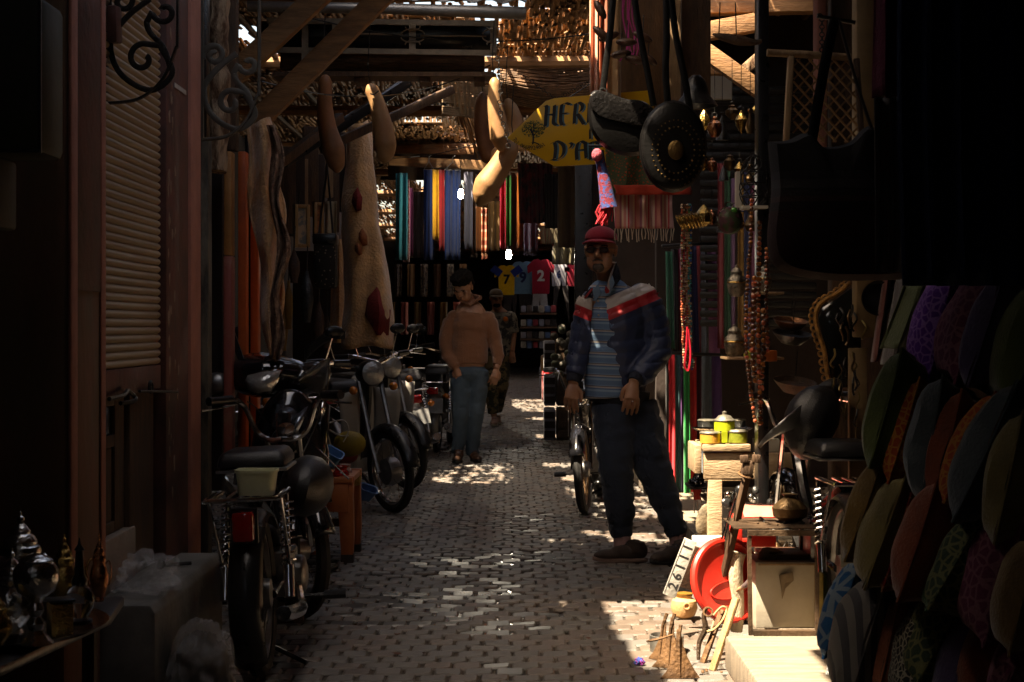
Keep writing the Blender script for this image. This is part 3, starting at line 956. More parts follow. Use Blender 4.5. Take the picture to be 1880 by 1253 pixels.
# hanging odds and ends against the dark left shop, d 8.5-12
rnd = random.Random(5)
ODD = [(540, 490, 22, 60, 'round dark leather pouch'), (563, 545, 26, 95, 'long oval tarnished tray'), (530, 560, 16, 90, 'narrow ochre drum'),
       (585, 590, 22, 70, 'small brown satchel'), (548, 420, 14, 50, 'bell shaped iron lamp'), (600, 610, 18, 60, 'dark clay flask'), (520, 600, 18, 90, 'curved mustard cow horn')]
mOch = mat('mustard lacquer', (.25, .12, .02), .4, scale=6)
mTar = mat('tarnished metal', (.1, .1, .1), .35, metal=.8, var=.5, scale=10, bump=.4)
mLea = mat('brown leather', (.07, .03, .015), .5, var=.4, scale=12, bump=.4)
for i, (px, py, w, h, nm) in enumerate(ODD):
    d = 8.6 + .25 * i
    k = d / F
    t = thing('hanging_ware', nm + ' hanging in the dark left shop front', 'souvenir', P(px, py + h / 2, d))
    prof = [(.02, -h / 2 * k), (w * .3 * k, -h * .42 * k), (w * .5 * k, -h * .1 * k), (w * .45 * k, h * .15 * k), (w * .2 * k, h * .38 * k), (w * .12 * k, h * .5 * k)]
    MB().lathe(prof, P(px, py, d), seg=14, sy=.4).build('body', [mLea, mTar, mOch, mLea, mTar, mWoodD, mOch][i], t)
    MB().tube([P(px, py - h / 2, d), P(px + 2, py - h / 2 - 45, d)], .004, 5).build('hook_cord', mIron, t)
for i in range(9):
    px = 528 + i * 14; d = 9.8 + i * .18
    w, h = rnd.uniform(.06, .12), rnd.uniform(.3, .6)
    c = P(px, 330 + rnd.uniform(-20, 30), d)
    tag(MB().box(c, (w, .03, h), rot=(0, 0, .3)).build('wooden_plank', [mWoodD, mDark, mWood][i % 3], bevel=.004), ['dark', 'soot-black', 'bare'][i % 3] + ' narrow board standing upright at the back of the left shop, ' + ['leftmost', 'middle', 'rightmost'][i // 3] + ' of its colour', 'board', 'narrow boards at the back of the left shop')
# dark shelf fronts further back on the left (sewn goods)
cm = [cloth('c_teal', (.02, .2, .25)), cloth('c_print', (.4, .3, .28), c2=(.25, .03, .04), var=.9, scale=60), cloth('c_plum', (.2, .04, .12)), cloth('c_greybrown', (.12, .09, .08)),
      cloth('c_navy', (.01, .03, .13)), cloth('c_yellow', (.6, .3, .02)), cloth('c_red', (.35, .015, .02)), cloth('c_navy2', (.015, .045, .18)), cloth('c_slate', (.1, .1, .15)),
      cloth('c_taupe', (.15, .1, .08)), cloth('c_rust', (.3, .1, .03)), cloth('c_olive', (.14, .07, .02)), cloth('c_crimson', (.5, .02, .05)), cloth('c_green', (.05, .22, .05)), cloth('c_brick', (.28, .12, .08)), cloth('c_orange', (.65, .16, .02)), cloth('c_lilac', (.2, .17, .26)), cloth('c_dk', (.03, .025, .025))]
mPlaid = stripes('plaid', 'z', [(0, (.5, .15, .08)), (.35, (.55, .35, .25)), (.5, (.3, .08, .05)), (.8, (.5, .25, .15))], freq=6)
SC = [('teal silk scarf hanging first from the left', 726, 748, 318, 478, 17.5, 0), ('white and red printed scarf beside the teal one', 740, 752, 330, 482, 17.6, 1), ('plum scarf half hidden behind the printed one', 748, 758, 345, 470, 17.7, 2),
      ('grey-brown patterned scarf left of the navy cloth', 752, 778, 352, 474, 18, 3), ('navy cloth left of the yellow strip', 778, 797, 312, 478, 17.8, 4), ('saffron yellow strip between navy and red', 794, 806, 312, 440, 17.6, 5),
      ('deep red strip right of the yellow one', 806, 816, 312, 462, 17.7, 6), ('wide royal blue cloth right of the red strip', 816, 846, 313, 478, 17.8, 7), ('slate cloth right of the bare bulb', 852, 868, 316, 458, 17.9, 8),
      ('taupe scarf narrow and patterned left of the gourds', 866, 876, 320, 465, 18, 9), ('rust scarf below the fat gourd', 874, 886, 380, 462, 18, 10), ('olive gold scarf behind the fat gourd', 896, 918, 370, 460, 18.1, 11),
      ('crimson scarf with a white band right of the gourds', 918, 929, 330, 458, 17.5, 12), ('green scarf between crimson and brick', 929, 939, 322, 452, 17.5, 13), ('brick checked scarf right of the green one', 938, 952, 318, 462, 17.6, 14),
      ('bright orange scarf next to the dark shop post', 949, 960, 318, 456, 17.4, 15), ('lilac scarf low, under the dark fringed shawl', 962, 988, 400, 462, 17.8, 16)]
for lab, x0, x1, y0, y1, d, ci in SC:
    drape('hanging_scarf', lab, 'scarf', x0, x1, y0, y1, d, cm[ci], folds=max(1, (x1 - x0) / 12), amp=.03, group='scarves hanging across the alley', hanger=(ci in (4, 7, 13)), fringe=.05 if ci in (9, 14, 16) else 0)
drape('hanging_scarf', 'orange plaid scarf with a tasselled end under the gourds', 'scarf', 884, 896, 382, 465, 17.3, mPlaid, folds=1.3, amp=.03, group='scarves hanging across the alley', fringe=.07)
beamthing(P(715, 296, 18), P(905, 305, 18), .1, .1, 'thick horizontal pole the blue scarves hang from')
beamthing(P(905, 318, 17.9), P(1065, 322, 17.9), .05, .05, 'thin pole carrying the red and green scarves', mWoodD)
# beam work and cane screen behind the gourds
for i, (y, h) in enumerate(((232, .09), (276, .07))):
    beamthing(P(715, y, 18.4), P(870, y + 3, 18.4), h, h, ['upper', 'lower'][i] + ' reddish rail of the wooden screen behind the gourds', mWoodH)
scr = thing('cane_screen', 'upright cane screen glowing with daylight behind the middle gourd', 'screen', P(780, 240, 19))
cs = MB()
for i in range(70):
    px = 712 + i * 2.5
    if i % 4 == 1 and 740 < px < 830: continue
    cs.tube([P(px, 186, 19), P(px + U(-2, 2), 238, 19)], .0085, 5)
tag(cs.build('canes', mCane, scr), kind='stuff')
MB().b2(P(712, 0, 19).x, P(885, 0, 19).x, 19.05, 19.1, P(0, 330, 19).z, P(0, 240, 19).z).build('board', mWoodD, scr)
# loose cane bundle falling right of the awning, and the low rolled mat
lb = thing('loose_canes', 'broken cane mat hanging down at an angle behind the awning corner', 'mat', P(860, 260, 15))
lc = MB()
for i in range(150):
    t = U(0, 1)
    a = P(812 + 60 * t + U(-6, 6), 128 + 90 * t * U(.4, 1.1), 14 + U(0, 3))
    b = a + Vector((U(.1, .35), U(-.3, .6), U(-.55, -.15)))
    lc.tube([a, b], U(.006, .011), 5)
tag(lc.build('canes', mCane, lb), kind='stuff')
rl = thing('cane_mat', 'brown rolled-down cane mat above the yellow sign', 'mat', P(1000, 180, 13))
ml = MB()
def mfn(u, v):
    return P(918 + 185 * u, 112 + 10 * math.sin(u * 3) + 72 * v + 16 * u * v, 13 - .15 * math.sin(v * PI) )
ml.grid(mfn, 20, 8)
ml.build('mat_sheet', mReed, rl, solid=.02)
m2 = MB()
for i in range(26):
    v = i / 25
    m2.tube([Vector(mfn(u / 8, v)) + Vector((0, -.02, U(-.006, .006))) for u in range(9)], .008, 5)
tag(m2.build('mat_canes', mat('dark cane', (.2, .1, .045), .6, var=.5, scale=12, bump=.3), rl), kind='stuff')
# sloped mat pieces with light behind
sm_ = thing('cane_mat', 'open cane mat sloping down beyond the end of the awning', 'mat', P(930, 100, 12))
s3 = MB()
for i in range(60):
    t = i / 60
    if U(0, 1) < .2: continue
    s3.tube([P(918 + U(-6, 6), 20 + 95 * t, 12.5 + t), P(1100, 12 + 100 * t + U(-2, 2), 12.5 + t)], .009, 5)
for i in range(26):
    s3.tube([P(922 + i * 7, 15, 12.45), P(924 + i * 7, 118, 13.45)], .008, 5)
tag(s3.build('canes', mCane, sm_), kind='stuff')
s4 = thing('cane_mat', 'loose grey cane mat with bright gaps left of the gourd cluster', 'mat', P(860, 190, 12.2))
s5 = MB()
for i in range(34):
    if U(0, 1) < .15: continue
    y = 128 + i * 2.5
    s5.tube([P(812, y + U(-2, 2), 12.2), P(905, y + 12 + U(-3, 3), 12.5)], .0075, 5)
for i in range(8):
    s5.tube([P(822 + i * 9 + U(-2, 2), 126, 12.15), P(828 + i * 9, 212, 12.3)], .012, 5)
tag(s5.build('canes', mat('grey cane', (.25, .17, .1), .7, var=.4, scale=12), s4), kind='stuff')

# ------------------------------------------------------------------ bare bulbs that are lit
mBulb = mat('lit bulb', (1, 1, .95), .3, bump=0, emit=60)
for lab, px, py, d in (('lit white bulb hanging between the blue and slate cloths', 846, 357, 17.2), ('lit white bulb above the yellow football shirt', 934, 468, 22)):
    t = thing('light_bulb', lab, 'light bulb', P(px, py, d), 'lit bulbs hanging in the far shops')
    k = d / F
    MB().lathe([(0.001, -9 * k), (4 * k, -7 * k), (5 * k, 0), (4 * k, 6 * k), (3 * k, 9 * k)], P(px, py, d), seg=14).build('glass_bulb', mBulb, t)
    MB().lathe([(3 * k, 9 * k), (3.5 * k, 14 * k), (2 * k, 18 * k)], P(px, py, d), seg=10).tube([P(px, py - 17, d), P(px, py - 60, d)], .005, 5).build('socket', mBlack, t)

# ------------------------------------------------------------------ football shirts at the end shop
def shirt(label, px, py, w, h, d, m, num, nm, numc, sleeves=None):
    k = d / F
    t = thing('football_shirt', label, 'shirt', P(px, py + h, d), 'football shirts hung at the end of the alley')
    w2 = w / 2
    out = [(-w2 * .95, -h), (w2 * .95, -h), (w2, -h * .35), (w2 * 1.45, -h * .42), (w2 * 1.55, -h * .2), (w2 * .8, -h * .02), (w2 * .3, 0), (0, -h * .05), (-w2 * .3, 0), (-w2 * .8, -h * .02), (-w2 * 1.55, -h * .2), (-w2 * 1.45, -h * .42), (-w2, -h * .35)]
    cc = P(px, py, d)
    mb = MB()
    mb.prism([(x * k, z * k) for x, z in out], .05, Matrix.Translation(cc))
    mb.build('jersey', m, t, bevel=.01)
    if sleeves:
        for s in (-1, 1):
            MB().beam(cc + Vector((s * w2 * .95 * k, -.03, -h * .1 * k)), cc + Vector((s * w2 * 1.5 * k, -.03, -h * .3 * k)), .04, .25).build('sleeve', sleeves, t)
    if num:
        text('number', num, h * .42 * k, numc, t, Matrix.Translation(cc + Vector((0, -.032, -h * .62 * k))) @ FRONT, align='CENTER', offset=.012)
    if nm:
        text('name_print', nm, h * .1 * k, numc, t, Matrix.Translation(cc + Vector((0, -.032, -h * .2 * k))) @ FRONT, align='CENTER', offset=.003)
    return t
nBlk, nWht, nNavy = cloth('print black', (.01, .01, .015)), cloth('print white', (.5, .5, .5)), cloth('print navy', (.02, .03, .1))
DJ = 38
shirt('yellow shirt with blue shoulders and a black 7', 930, 487, 30, 55, DJ - .5, cloth('j_yel', (.65, .4, .01)), '7', '', nBlk, cloth('j_blue', (.01, .03, .2)))
shirt('sky blue shirt with a dark 9', 960, 480, 34, 62, DJ, cloth('j_sky', (.14, .28, .42)), '9', '', nNavy)
shirt('dark red shirt with a white 2', 993, 476, 33, 64, DJ - .3, cloth('j_red', (.28, .01, .03)), '2', '', nWht)
shirt('white shirt with a dark 6', 1026, 484, 27, 42, DJ, cloth('j_wht', (.42, .42, .48)), '6', '', nNavy)
shirt('plain dark red shirt half behind the black curtain', 1052, 486, 22, 40, DJ, cloth('j_red', (.28, .01, .03)), '', '', nWht)
for i, (x, c, lab) in enumerate(((940, 'c_dk', 'black shorts under the yellow shirt'), (962, 'c_dk', 'black shorts under the sky blue shirt'), (991, 'print white', 'white and black shorts under the dark red shirt'), (1030, 'c_dk', 'long dark trousers below the white shirt'))):
    k = DJ / F
    h = 32 if i < 3 else 70
    mb = MB().prism([(-.16, 0), (.16, 0), (.2, -h * k), (.03, -h * k), (0, -.12), (-.03, -h * k), (-.2, -h * k)], .06, Matrix.Translation(P(x, 540 if i < 3 else 525, DJ)))
    tag(mb.build('shorts', MATS[c], bevel=.01), lab, 'shorts')
# upper back wall: pale awning cloth & clothes in the shadows
drape('hanging_cloth', 'pale beige flap hanging above the white number 6 shirt', 'cloth', 992, 1046, 418, 448, 30, cloth('beige flap', (.3, .24, .15)), folds=1, amp=.05)
drape('hanging_cloth', 'olive-brown cloths hanging above the end shop', 'cloth', 1014, 1056, 440, 486, 34, cloth('olive', (.12, .1, .05)), folds=3, amp=.08)
drape('hanging_scarf', 'dark fringed shawl with red threads hanging under the sign', 'shawl', 952, 1015, 300, 410, 16, cloth('shawl', (.03, .025, .03), c2=(.2, .03, .04), var=.6, scale=9), folds=4, amp=.06, fringe=.25, fm=cm[6])
drape('hanging_scarf', 'sparse black tasselled shawl right of the red-threaded one', 'shawl', 1000, 1035, 320, 420, 15.8, cm[17], folds=3, amp=.06, fringe=.18)
drape('hanging_cloth', 'brown hide hanging right of the shawls', 'hide', 1024, 1056, 305, 455, 15.6, cloth('brown hide', (.14, .09, .05)), folds=1, amp=.04)
tag(MB().b2(P(1055, 0, 15).x, P(1088, 0, 15).x, 15, 15.1, 0, P(0, 250, 15).z).build('shop_post', mBlack, bevel=.01), 'broad black curtain post behind the man in the cap', 'post')
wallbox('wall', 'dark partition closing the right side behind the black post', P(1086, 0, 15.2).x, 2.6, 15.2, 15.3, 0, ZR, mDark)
# far shelves and stacks
shf = thing('shop_shelf', 'shelf of folded clothes under the football shirts', 'shelf', P(985, 670, 37.5))
for i, y in enumerate((575, 600, 622)):
    MB().b2(P(955, 0, 37.5).x, P(1022, 0, 37.5).x, 37.2, 37.9, P(0, y, 37.5).z - .04, P(0, y, 37.5).z).build('shelf_board', mWoodD, shf)
rnd = random.Random(3)
fold = [cloth('f1', (.25, .25, .3)), cloth('f2', (.3, .05, .06)), cloth('f3', (.1, .16, .3)), cloth('f4', (.35, .33, .28)), cm[17], cm[3]]
for j, y in enumerate((575, 600, 622, 640)):
    for i in range(6):
        c = P(961 + i * 11, y - 7, 37.5)
        tag(MB().box(c + Vector((0, -.05, .0)), (.12, .3, .15 + .02 * (i % 2))).build('folded_clothes', fold[(i * 5 + j * 3) % 6], bevel=.02), ['first', 'second', 'third', 'fourth', 'fifth', 'sixth'][i] + ' pile of folded clothes from the left on the ' + ['top', 'upper middle', 'lower middle', 'bottom'][j] + ' far shelf', 'clothes', 'folded clothes on the far shelf')
for i in range(12):
    c = Vector((U(-.05, .75), U(26, 30), 0))
    x = P(1000 + (i % 4) * 15, 0, 28).x
    h = rnd.uniform(.35, .95)
    tag(MB().b2(x - .08, x + .1, 26 + i * .3, 26.35 + i * .3, 0, h).build('goods_pile', [cm[6], cm[17], fold[0], cm[5], cm[11], fold[3]][i % 6], bevel=.03), ['nearest', 'second', 'third', 'fourth', 'fifth', 'sixth', 'seventh', 'eighth', 'ninth', 'tenth', 'eleventh', 'farthest'][i] + ' pile of folded goods at the right side of the far alley', 'clothes', 'piles of goods at the far right')
mLeaF = mat('crate brown', (.09, .05, .025), .8)
wb = thing('sponge_heap', 'basket heap of small pale woolly bundles behind the man in the cap', 'bundle', P(1040, 650, 17))
for i in range(34):
    p = P(rnd.uniform(1016, 1068), rnd.uniform(600, 690), 17 + rnd.uniform(-.2, .2))
    MB().ell(p, (.045, .045, .04), seg=8, rings=6).build('bundle', [mat('pale wool', (.2, .18, .15), .95, bump=.6), cloth('dull green', (.14, .15, .1))][i % 3 == 0], wb)
for i in range(9):
    c_, r_ = i % 3, i // 3
    x0, x1 = P(1000 + c_ * 24, 0, 17).x, P(1021 + c_ * 24, 0, 17).x
    cr_ = thing('goods_crate', ['grey', 'brown', 'rust'][c_] + ' crate, ' + ['bottom', 'middle', 'top'][r_] + ' of its stack behind the woolly bundles', 'crate', ((x0 + x1) / 2, 17.4, r_ * .36), 'stacked crates behind the man in the cap')
    MB().b2(x0, x1, 17.25 + .04 * r_, 17.7, r_ * .36, r_ * .36 + .33).build('crate_body', [fold[0], mLeaF, cm[10]][c_], cr_, bevel=.012)
    for q_ in range(3): MB().b2(x0 + .004, x1 - .004, 17.232 + .04 * r_, 17.246 + .04 * r_, r_ * .36 + .03 + q_ * .1, r_ * .36 + .1 + q_ * .1).build('crate_slat', [mDark, mWoodD, mLeaF][c_], cr_)
# left far side: clothes and shelves behind the walking men
for i in range(14):
    px = 700 + i * 12
    d = 19 + (i % 4) * .8
    drape('hanging_garment', ['brown', 'mustard', 'dark patterned', 'russet'][i % 4] + ' garment low in the left shop, ' + ['first', 'second', 'third', 'fourth', 'fifth', 'sixth', 'seventh'][i // 2] + (' from the left on the lower rail' if i % 2 else ' from the left on the upper rail'), 'garment', px, px + 13, 485 + (i % 2) * 70, 545 + (i % 2) * 70, d,
          [cloth('g1', (.22, .11, .05)), cloth('g2', (.35, .2, .06)), cloth('g3', (.1, .08, .08), c2=(.35, .28, .2), var=.8, scale=30), cloth('g4', (.3, .07, .05))][i % 4], folds=1.5, amp=.03, group='garments hanging in the left shops')
wallbox('wall', 'dark plank partition behind the low garments on the left', -2.9, P(706, 0, 21).x - .05, 21.6, 21.7, 0, 2.2, mDark)
# ceiling-hung pelmet boards deeper in to close the view between roof and scarves
drape('hanging_cloth', 'dark hessian sheet high behind the scarves', 'cloth', 700, 960, 262, 330, 22, cloth('hessian', (.06, .04, .025)), folds=5, amp=.05)

# ------------------------------------------------------------------ yellow sign
DS = 8.0
sg = thing('shop_sign', 'yellow pointed wooden sign with blackletter lettering and a tree, hung on a chain', 'sign', P(1060, 305, DS))
out = [(931, 254), (1002, 186), (1019, 181), (1200, 166), (1200, 292), (1078, 303), (1018, 306)]
mSign = mat('yellow sign paint', (.72, .4, .01), .45, var=.15, scale=5, bump=.1, c2=(.5, .24, .01))
cc = P(1060, 250, DS)
MB().prism([((x - 1060) * DS / F, -(y - 250) * DS / F) for x, y in out], .02, Matrix.Translation(cc)).build('sign_board', mSign, sg, bevel=.002)
mLet, mLetB = mat('letter black', (.012, .012, .014), .5, bump=0), mat('letter blue grey', (.08, .2, .24), .5, bump=0)
def sgtext(s, px, py, size, rot=4, **kw):
    sgx = dict(shear=.0, offset=.0035)
    for m_, off, y in ((mLetB, 3.2, .0113), (mLet, 0, .0125)):
        M = Matrix.Translation(P(px + off, py + off * .4, DS) + Vector((0, -y, 0))) @ Matrix.Rotation(R(-rot), 4, 'Y') @ FRONT
        text('lettering' if m_ is mLet else 'lettering_shade', s, size * DS / F, m_, sg, M, extrude=.0004, **sgx, **kw)
def stroke(pts, w, m_, y=.0125, name='letter'):
    """brush stroke polygons: a quill-like ribbon"""
    mb = MB()
    pp = smoothpath([P(x, yy, DS) for x, yy in pts], 5)
    k = DS / F
    n = len(pp)
    vs = []
    for i, p in enumerate(pp):
        t = (pp[min(i + 1, n - 1)] - pp[max(i - 1, 0)]).normalized()
        # broad nib held at 30 degrees
        nib = Vector((math.cos(R(25)), 0, math.sin(R(25)))) * w * k / 2
        vs += [p - nib + Vector((0, -y, 0)), p + nib + Vector((0, -y, 0))]
    mb.add(vs, [(2 * i, 2 * i + 1, 2 * i + 3, 2 * i + 2) for i in range(n - 1)])
    return mb
def letter(name, strokes, w=7):
    for m_, off, y in ((mLetB, 4, .0113), (mLet, 0, .0125)):
        mb = MB()
        for s in strokes:
            q = stroke([(a + off, b + off * .3) for a, b in s], w if m_ is mLet else w * .8, m_, y)
            mb.add(q.v, q.f)
        mb.build('letter' if m_ is mLet else 'letter_shade', m_, sg, smooth=False)
letter('H', [[(996, 197), (1003, 196), (1002, 215), (1001, 232), (997, 234)], [(1018, 194), (1017, 212), (1016, 226), (1022, 231)], [(1001, 213), (1010, 211), (1017, 212)]])
letter('E', [[(1032, 192), (1030, 200), (1029, 222), (1032, 230)], [(1028, 195), (1038, 190), (1046, 193)], [(1030, 210), (1036, 209), (1041, 209)], [(1030, 231), (1038, 229), (1046, 225)]])
letter('R', [[(1057, 191), (1055, 208), (1054, 228)], [(1052, 194), (1062, 189), (1069, 195), (1066, 205), (1057, 210)], [(1060, 210), (1066, 220), (1072, 229)]])
letter('B', [[(1082, 190), (1081, 208), (1080, 226)], [(1080, 190), (1092, 188), (1094, 200), (1083, 206), (1096, 210), (1096, 222), (1082, 226)]])
letter('D', [[(1018, 262), (1020, 274), (1018, 292)], [(1011, 265), (1022, 260), (1034, 268), (1034, 283), (1024, 293), (1012, 294)]])
letter("'", [[(1046, 263), (1050, 266), (1046, 273)]], 6)
letter('A', [[(1059, 294), (1058, 278), (1061, 264), (1067, 260), (1074, 264)], [(1074, 262), (1075, 278), (1076, 291)], [(1059, 277), (1067, 276), (1075, 276)]])
letter('R', [[(1084, 262), (1084, 278), (1084, 294)], [(1084, 262), (1096, 262), (1094, 274), (1084, 278)], [(1088, 278), (1098, 292)]])
letter('F', [[(1086, 232), (1083, 240), (1083, 256)], [(1082, 234), (1094, 232)]], 4)
tr = MB()
for pts, w in (([(978, 266), (979, 256), (978, 246), (973, 238)], 3.5), ([(979, 252), (985, 243), (990, 238)], 2.5), ([(978, 248), (980, 236), (979, 228)], 2), ([(968, 266), (978, 262), (990, 266)], 3)):
    q = stroke(pts, w, mLet); tr.add(q.v, q.f)
tr.build('tree_trunk', mLet, sg, smooth=False)
tl = MB()
rnd = random.Random(9)
for i in range(260):
    a_, r_ = rnd.uniform(0, 2 * PI), rnd.uniform(0, 1) ** .5
    x, y = 979 + 21 * r_ * math.cos(a_), 238 + 16 * r_ * math.sin(a_)
    c_ = P(x, y, DS) + Vector((0, -.0118, 0)); s_ = rnd.uniform(.002, .004)
    tl.add([c_ + Vector((-s_, 0, 0)), c_ + Vector((0, 0, -s_)), c_ + Vector((s_, 0, 0)), c_ + Vector((0, 0, s_))], [(0, 1, 2, 3)])
tag(tl.build('tree_leaves', mat('painted leaves', (.05, .1, .02), .6, bump=0), sg, smooth=False), kind='stuff')
num = 'Tel 0668924861'
for i, chx in enumerate(num):
    t_ = i / (len(num) - 1)
    ang = R(205 + 105 * t_)
    cx, cy = 976 + 38 * math.cos(ang), 243 - 30 * math.sin(ang) + 3
    M = Matrix.Translation(P(cx, cy, DS) + Vector((0, -.0125, 0))) @ Matrix.Rotation(-(ang + R(90) - 2 * PI), 4, 'Y') @ FRONT
    if chx != ' ':
        text('sign_digit', chx, 11 * DS / F, mLet, sg, M, extrude=.0003, align='CENTER')
cn2 = MB()
for a_, b_ in (((962, 140), (1018, 181)), ((1090, 145), (1026, 181))):
    for i in range(12):
        p = P(a_[0] + (b_[0] - a_[0]) * i / 11, a_[1] + (b_[1] - a_[1]) * i / 11, DS)
        cn2.torus(p, .008, .0018, (R(90 * (i % 2)), R(30), 0), 8, 4)
cn2.build('sign_chain', mIron, sg)
# ------------------------------------------------------------------ motorbikes (local space: x across, +y forward, z up; rear axle over y=0)
def wheel(t, y, r, turn=0, x=0, spokes=True, solidhub=False, base_y=None, rim=mAlu, tw=.03):
    M = Matrix.Translation((x, y, r)) @ Matrix.Rotation(turn, 4, 'Z') @ Matrix.Rotation(R(90), 4, 'Y')
    def tor(R_, rr, seg=36, rs=8, sx=1):
        m = MB().torus((0, 0, 0), R_, rr, seg=seg, rs=rs)
        for v in m.v: v.z *= sx
        q = MB(); q.add(m.v, m.f, M); return q
    wh = tor(r - tw, tw).build('wheel', mRubber, t, local=True)
    rm = tor(r - tw * 1.9, .012, rs=6, sx=1.6)
    rm.build('rim', rim, wh, local=True)
    h = MB().lathe([(.02, -.05), (.05, -.045), (.055, 0), (.05, .045), (.02, .05)] if not solidhub else [(.03, -.05), (.085, -.04), (.095, 0), (.085, .04), (.03, .05)], seg=14)
    q = MB(); q.add(h.v, h.f, M); q.build('hub', mAlu, wh, local=True)
    if spokes:
        s = MB()
        for i in range(14):
            a = 2 * PI * i / 14
            p0 = Vector((.04 * math.cos(a + .4), .04 * math.sin(a + .4), .03 * (-1) ** i))
            p1 = Vector(((r - tw * 2) * math.cos(a), (r - tw * 2) * math.sin(a), 0))
            s.tube([p0, p1], .0018, 4)
        q = MB(); q.add(s.v, s.f, M); q.build('spokes', mChrome, wh, local=True)
    return wh
def springs(t, pts, r=.02, n=9, name='shock_absorber'):
    for a, b in pts:
        a, b = Vector(a), Vector(b)
        d = b - a
        s = MB().tube([a, b], .009, 8)
        s.tube([a, a + d * .3], .019, 10)
        sh_ = s.build(name, mChrome, t, local=True)
        u = d.normalized().cross(Vector((1, 0, 0))).normalized(); v = d.normalized().cross(u)
        pp = [a + d * (.3 + .62 * i / (n * 8)) + u * r * 1.2 * math.cos(2 * PI * i / 8) + v * r * 1.2 * math.sin(2 * PI * i / 8) for i in range(n * 8 + 1)]
        MB().tube(pp, .0042, 5).build('spring', mChrome, sh_, local=True)
def fender(mb, y, r, a0, a1, w=.05, x=0, th=.0, turn=0):
    M = Matrix.Translation((x, y, 0)) @ Matrix.Rotation(turn, 4, 'Z')
    def fn(u, v):
        a = R(a0 + (a1 - a0) * v)
        k = (u - .5) * 2
        rr = r + .03 - .03 * k * k
        return M @ Vector((k * w, math.cos(a) * rr, r - .03 + math.sin(a) * rr))
    return mb.grid(fn, 8, 18)
def moped(label, loc, rz, plate=None, tub=False, group=None, bag=True, lean=0, steer=0, bright=False):
    t = thing('moped', label, 'moped', loc, group, rz)
    t.rotation_euler = (0, lean, rz)
    wheel(t, 0, .285, rim=mAlu)
    wheel(t, 1.12, .285, turn=steer, rim=mat('rusty rim', (.35, .2, .1), .35, metal=.8, var=.5, scale=8))
    fender(MB(), 0, .29, 50, 215, .055).build('rear_fender', mBlack, t, local=True, solid=.004)
    fender(MB(), 1.12, .29, 25, 160, .05, turn=steer).build('front_fender', mGloss, t, local=True, solid=.004)
    springs(t, [((-.11, -.02, .27), (-.1, .1, .62)), ((.11, -.02, .27), (.1, .1, .62))])
    f = MB()
    f.tube(smoothpath([(0, .05, .6), (0, .35, .5), (0, .6, .38), (0, .85, .6), (0, .95, .85)]), .03, 8)
    f.tube([(.05, 0, .28), (.05, .4, .3)], .014, 8).tube([(-.05, 0, .28), (-.05, .4, .3)], .014, 8)
    f.build('frame', mGloss, t, local=True)
    e = MB().box((0, .42, .3), (.16, .22, .16)).lathe([(.03, -.1), (.07, -.09), (.075, 0), (.07, .09), (.03, .1)], (.02, .46, .28), (0, R(90), 0), 16)
    e.build('engine', mAlu, t, local=True, bevel=.01)
    MB().tube(smoothpath([(.09, .4, .25), (.12, .2, .2), (.12, -.1, .23), (.12, -.28, .26)]), [.015] * 6 + [.026] * 13, 8).build('exhaust', mChrome, t, local=True)
    se = MB().box((0, .13, .745), (.25, .3, .06), taper=.86).build('seat', mSeat, t, local=True, bevel=.022)
    MB().box((0, .13, .708), (.246, .28, .012)).build('seat_trim', mAlu, se, local=True, bevel=.004)
    rk = MB()
    for x in (-.105, -.06, -.02, .02, .06, .105):
        rk.tube([(x, -.26, .632), (x, .02, .635)], .006, 6)
    rk.tube(smoothpath([(-.12, .04, .635), (-.12, -.24, .635), (-.1, -.27, .635), (.1, -.27, .635), (.12, -.24, .635), (.12, .04, .635)]), .008, 7)
    rk.tube([(-.12, -.2, .63), (-.115, -.02, .4)], .006, 6).tube([(.12, -.2, .63), (.115, -.02, .4)], .006, 6)
    rk.build('luggage_rack', mChrome, t, local=True)
    tl = MB().box((0, -.25, .545), (.072, .05, .1)).build('tail_light', mRedL, t, local=True, bevel=.012)
    MB().box((0, -.222, .545), (.09, .02, .12)).build('lamp_housing', mBlack, tl, local=True, bevel=.006)
    if plate:
        pl = MB().box((0, -.255, .40), (.2, .008, .15)).build('number_plate', mat('plate grey', (.12, .115, .1), .5, scale=8), t, local=True, bevel=.004)
        for s, z in ((plate[0], .42), (plate[1], .345)):
            cu = text('plate_number', s, .062, mLetK, pl, Matrix.Translation((0, 0, 0)), align='CENTER')
            cu.data.transform(Matrix.Translation(wloc(pl)))
            cu.data.transform(Matrix.Translation((.02 if z > .4 else 0, -.262, z)) @ FRONT)
    # swept handlebars, grips, levers
    hb = MB()
    for s in (-1, 1):
        hb.tube(smoothpath([(0, .86, .755), (s * .05, .87, .755), (s * .1, .88, .79), (s * .14, .86, .89), (s * .18, .8, .925), (s * .25, .72, .925)], 5), .0115, 8)
    hbo = hb.build('handlebar', mChrome, t, local=True)
    gr = MB()
    for s in (-1, 1):
        MB().tube([(s * .18, .8, .925), (s * .255, .71, .925)], .018, 10).build('grip', mBlack, hbo, local=True)
        MB().tube(smoothpath([(s * .16, .85, .91), (s * .22, .81, .895), (s * .29, .74, .89)], 4), .005, 6).build('brake_lever', mChrome, hbo, local=True)
    hl = MB().lathe([(.03, -.05), (.055, -.03), (.062, .03), (.055, .045)], (0, .98, .74), (R(-90), 0, 0), 18).build('headlight', mBlack, t, local=True)
    MB().lathe([(.05, .046), (.04, .056), (.001, .062)], (0, .98, .74), (R(-90), 0, 0), 18).build('lens', mChrome, hl, local=True)
    MB().lathe([(.034, 0), (.036, .012), (.001, .018)], (.02, .84, .79), (R(35), 0, 0), 16).build('speedometer', mChrome, t, local=True)
    fk = MB()
    for s in (-1, 1):
        fk.tube([Vector((s * .06, .9, .76)), Vector((s * .06, 1.12, .285))], .013, 8)
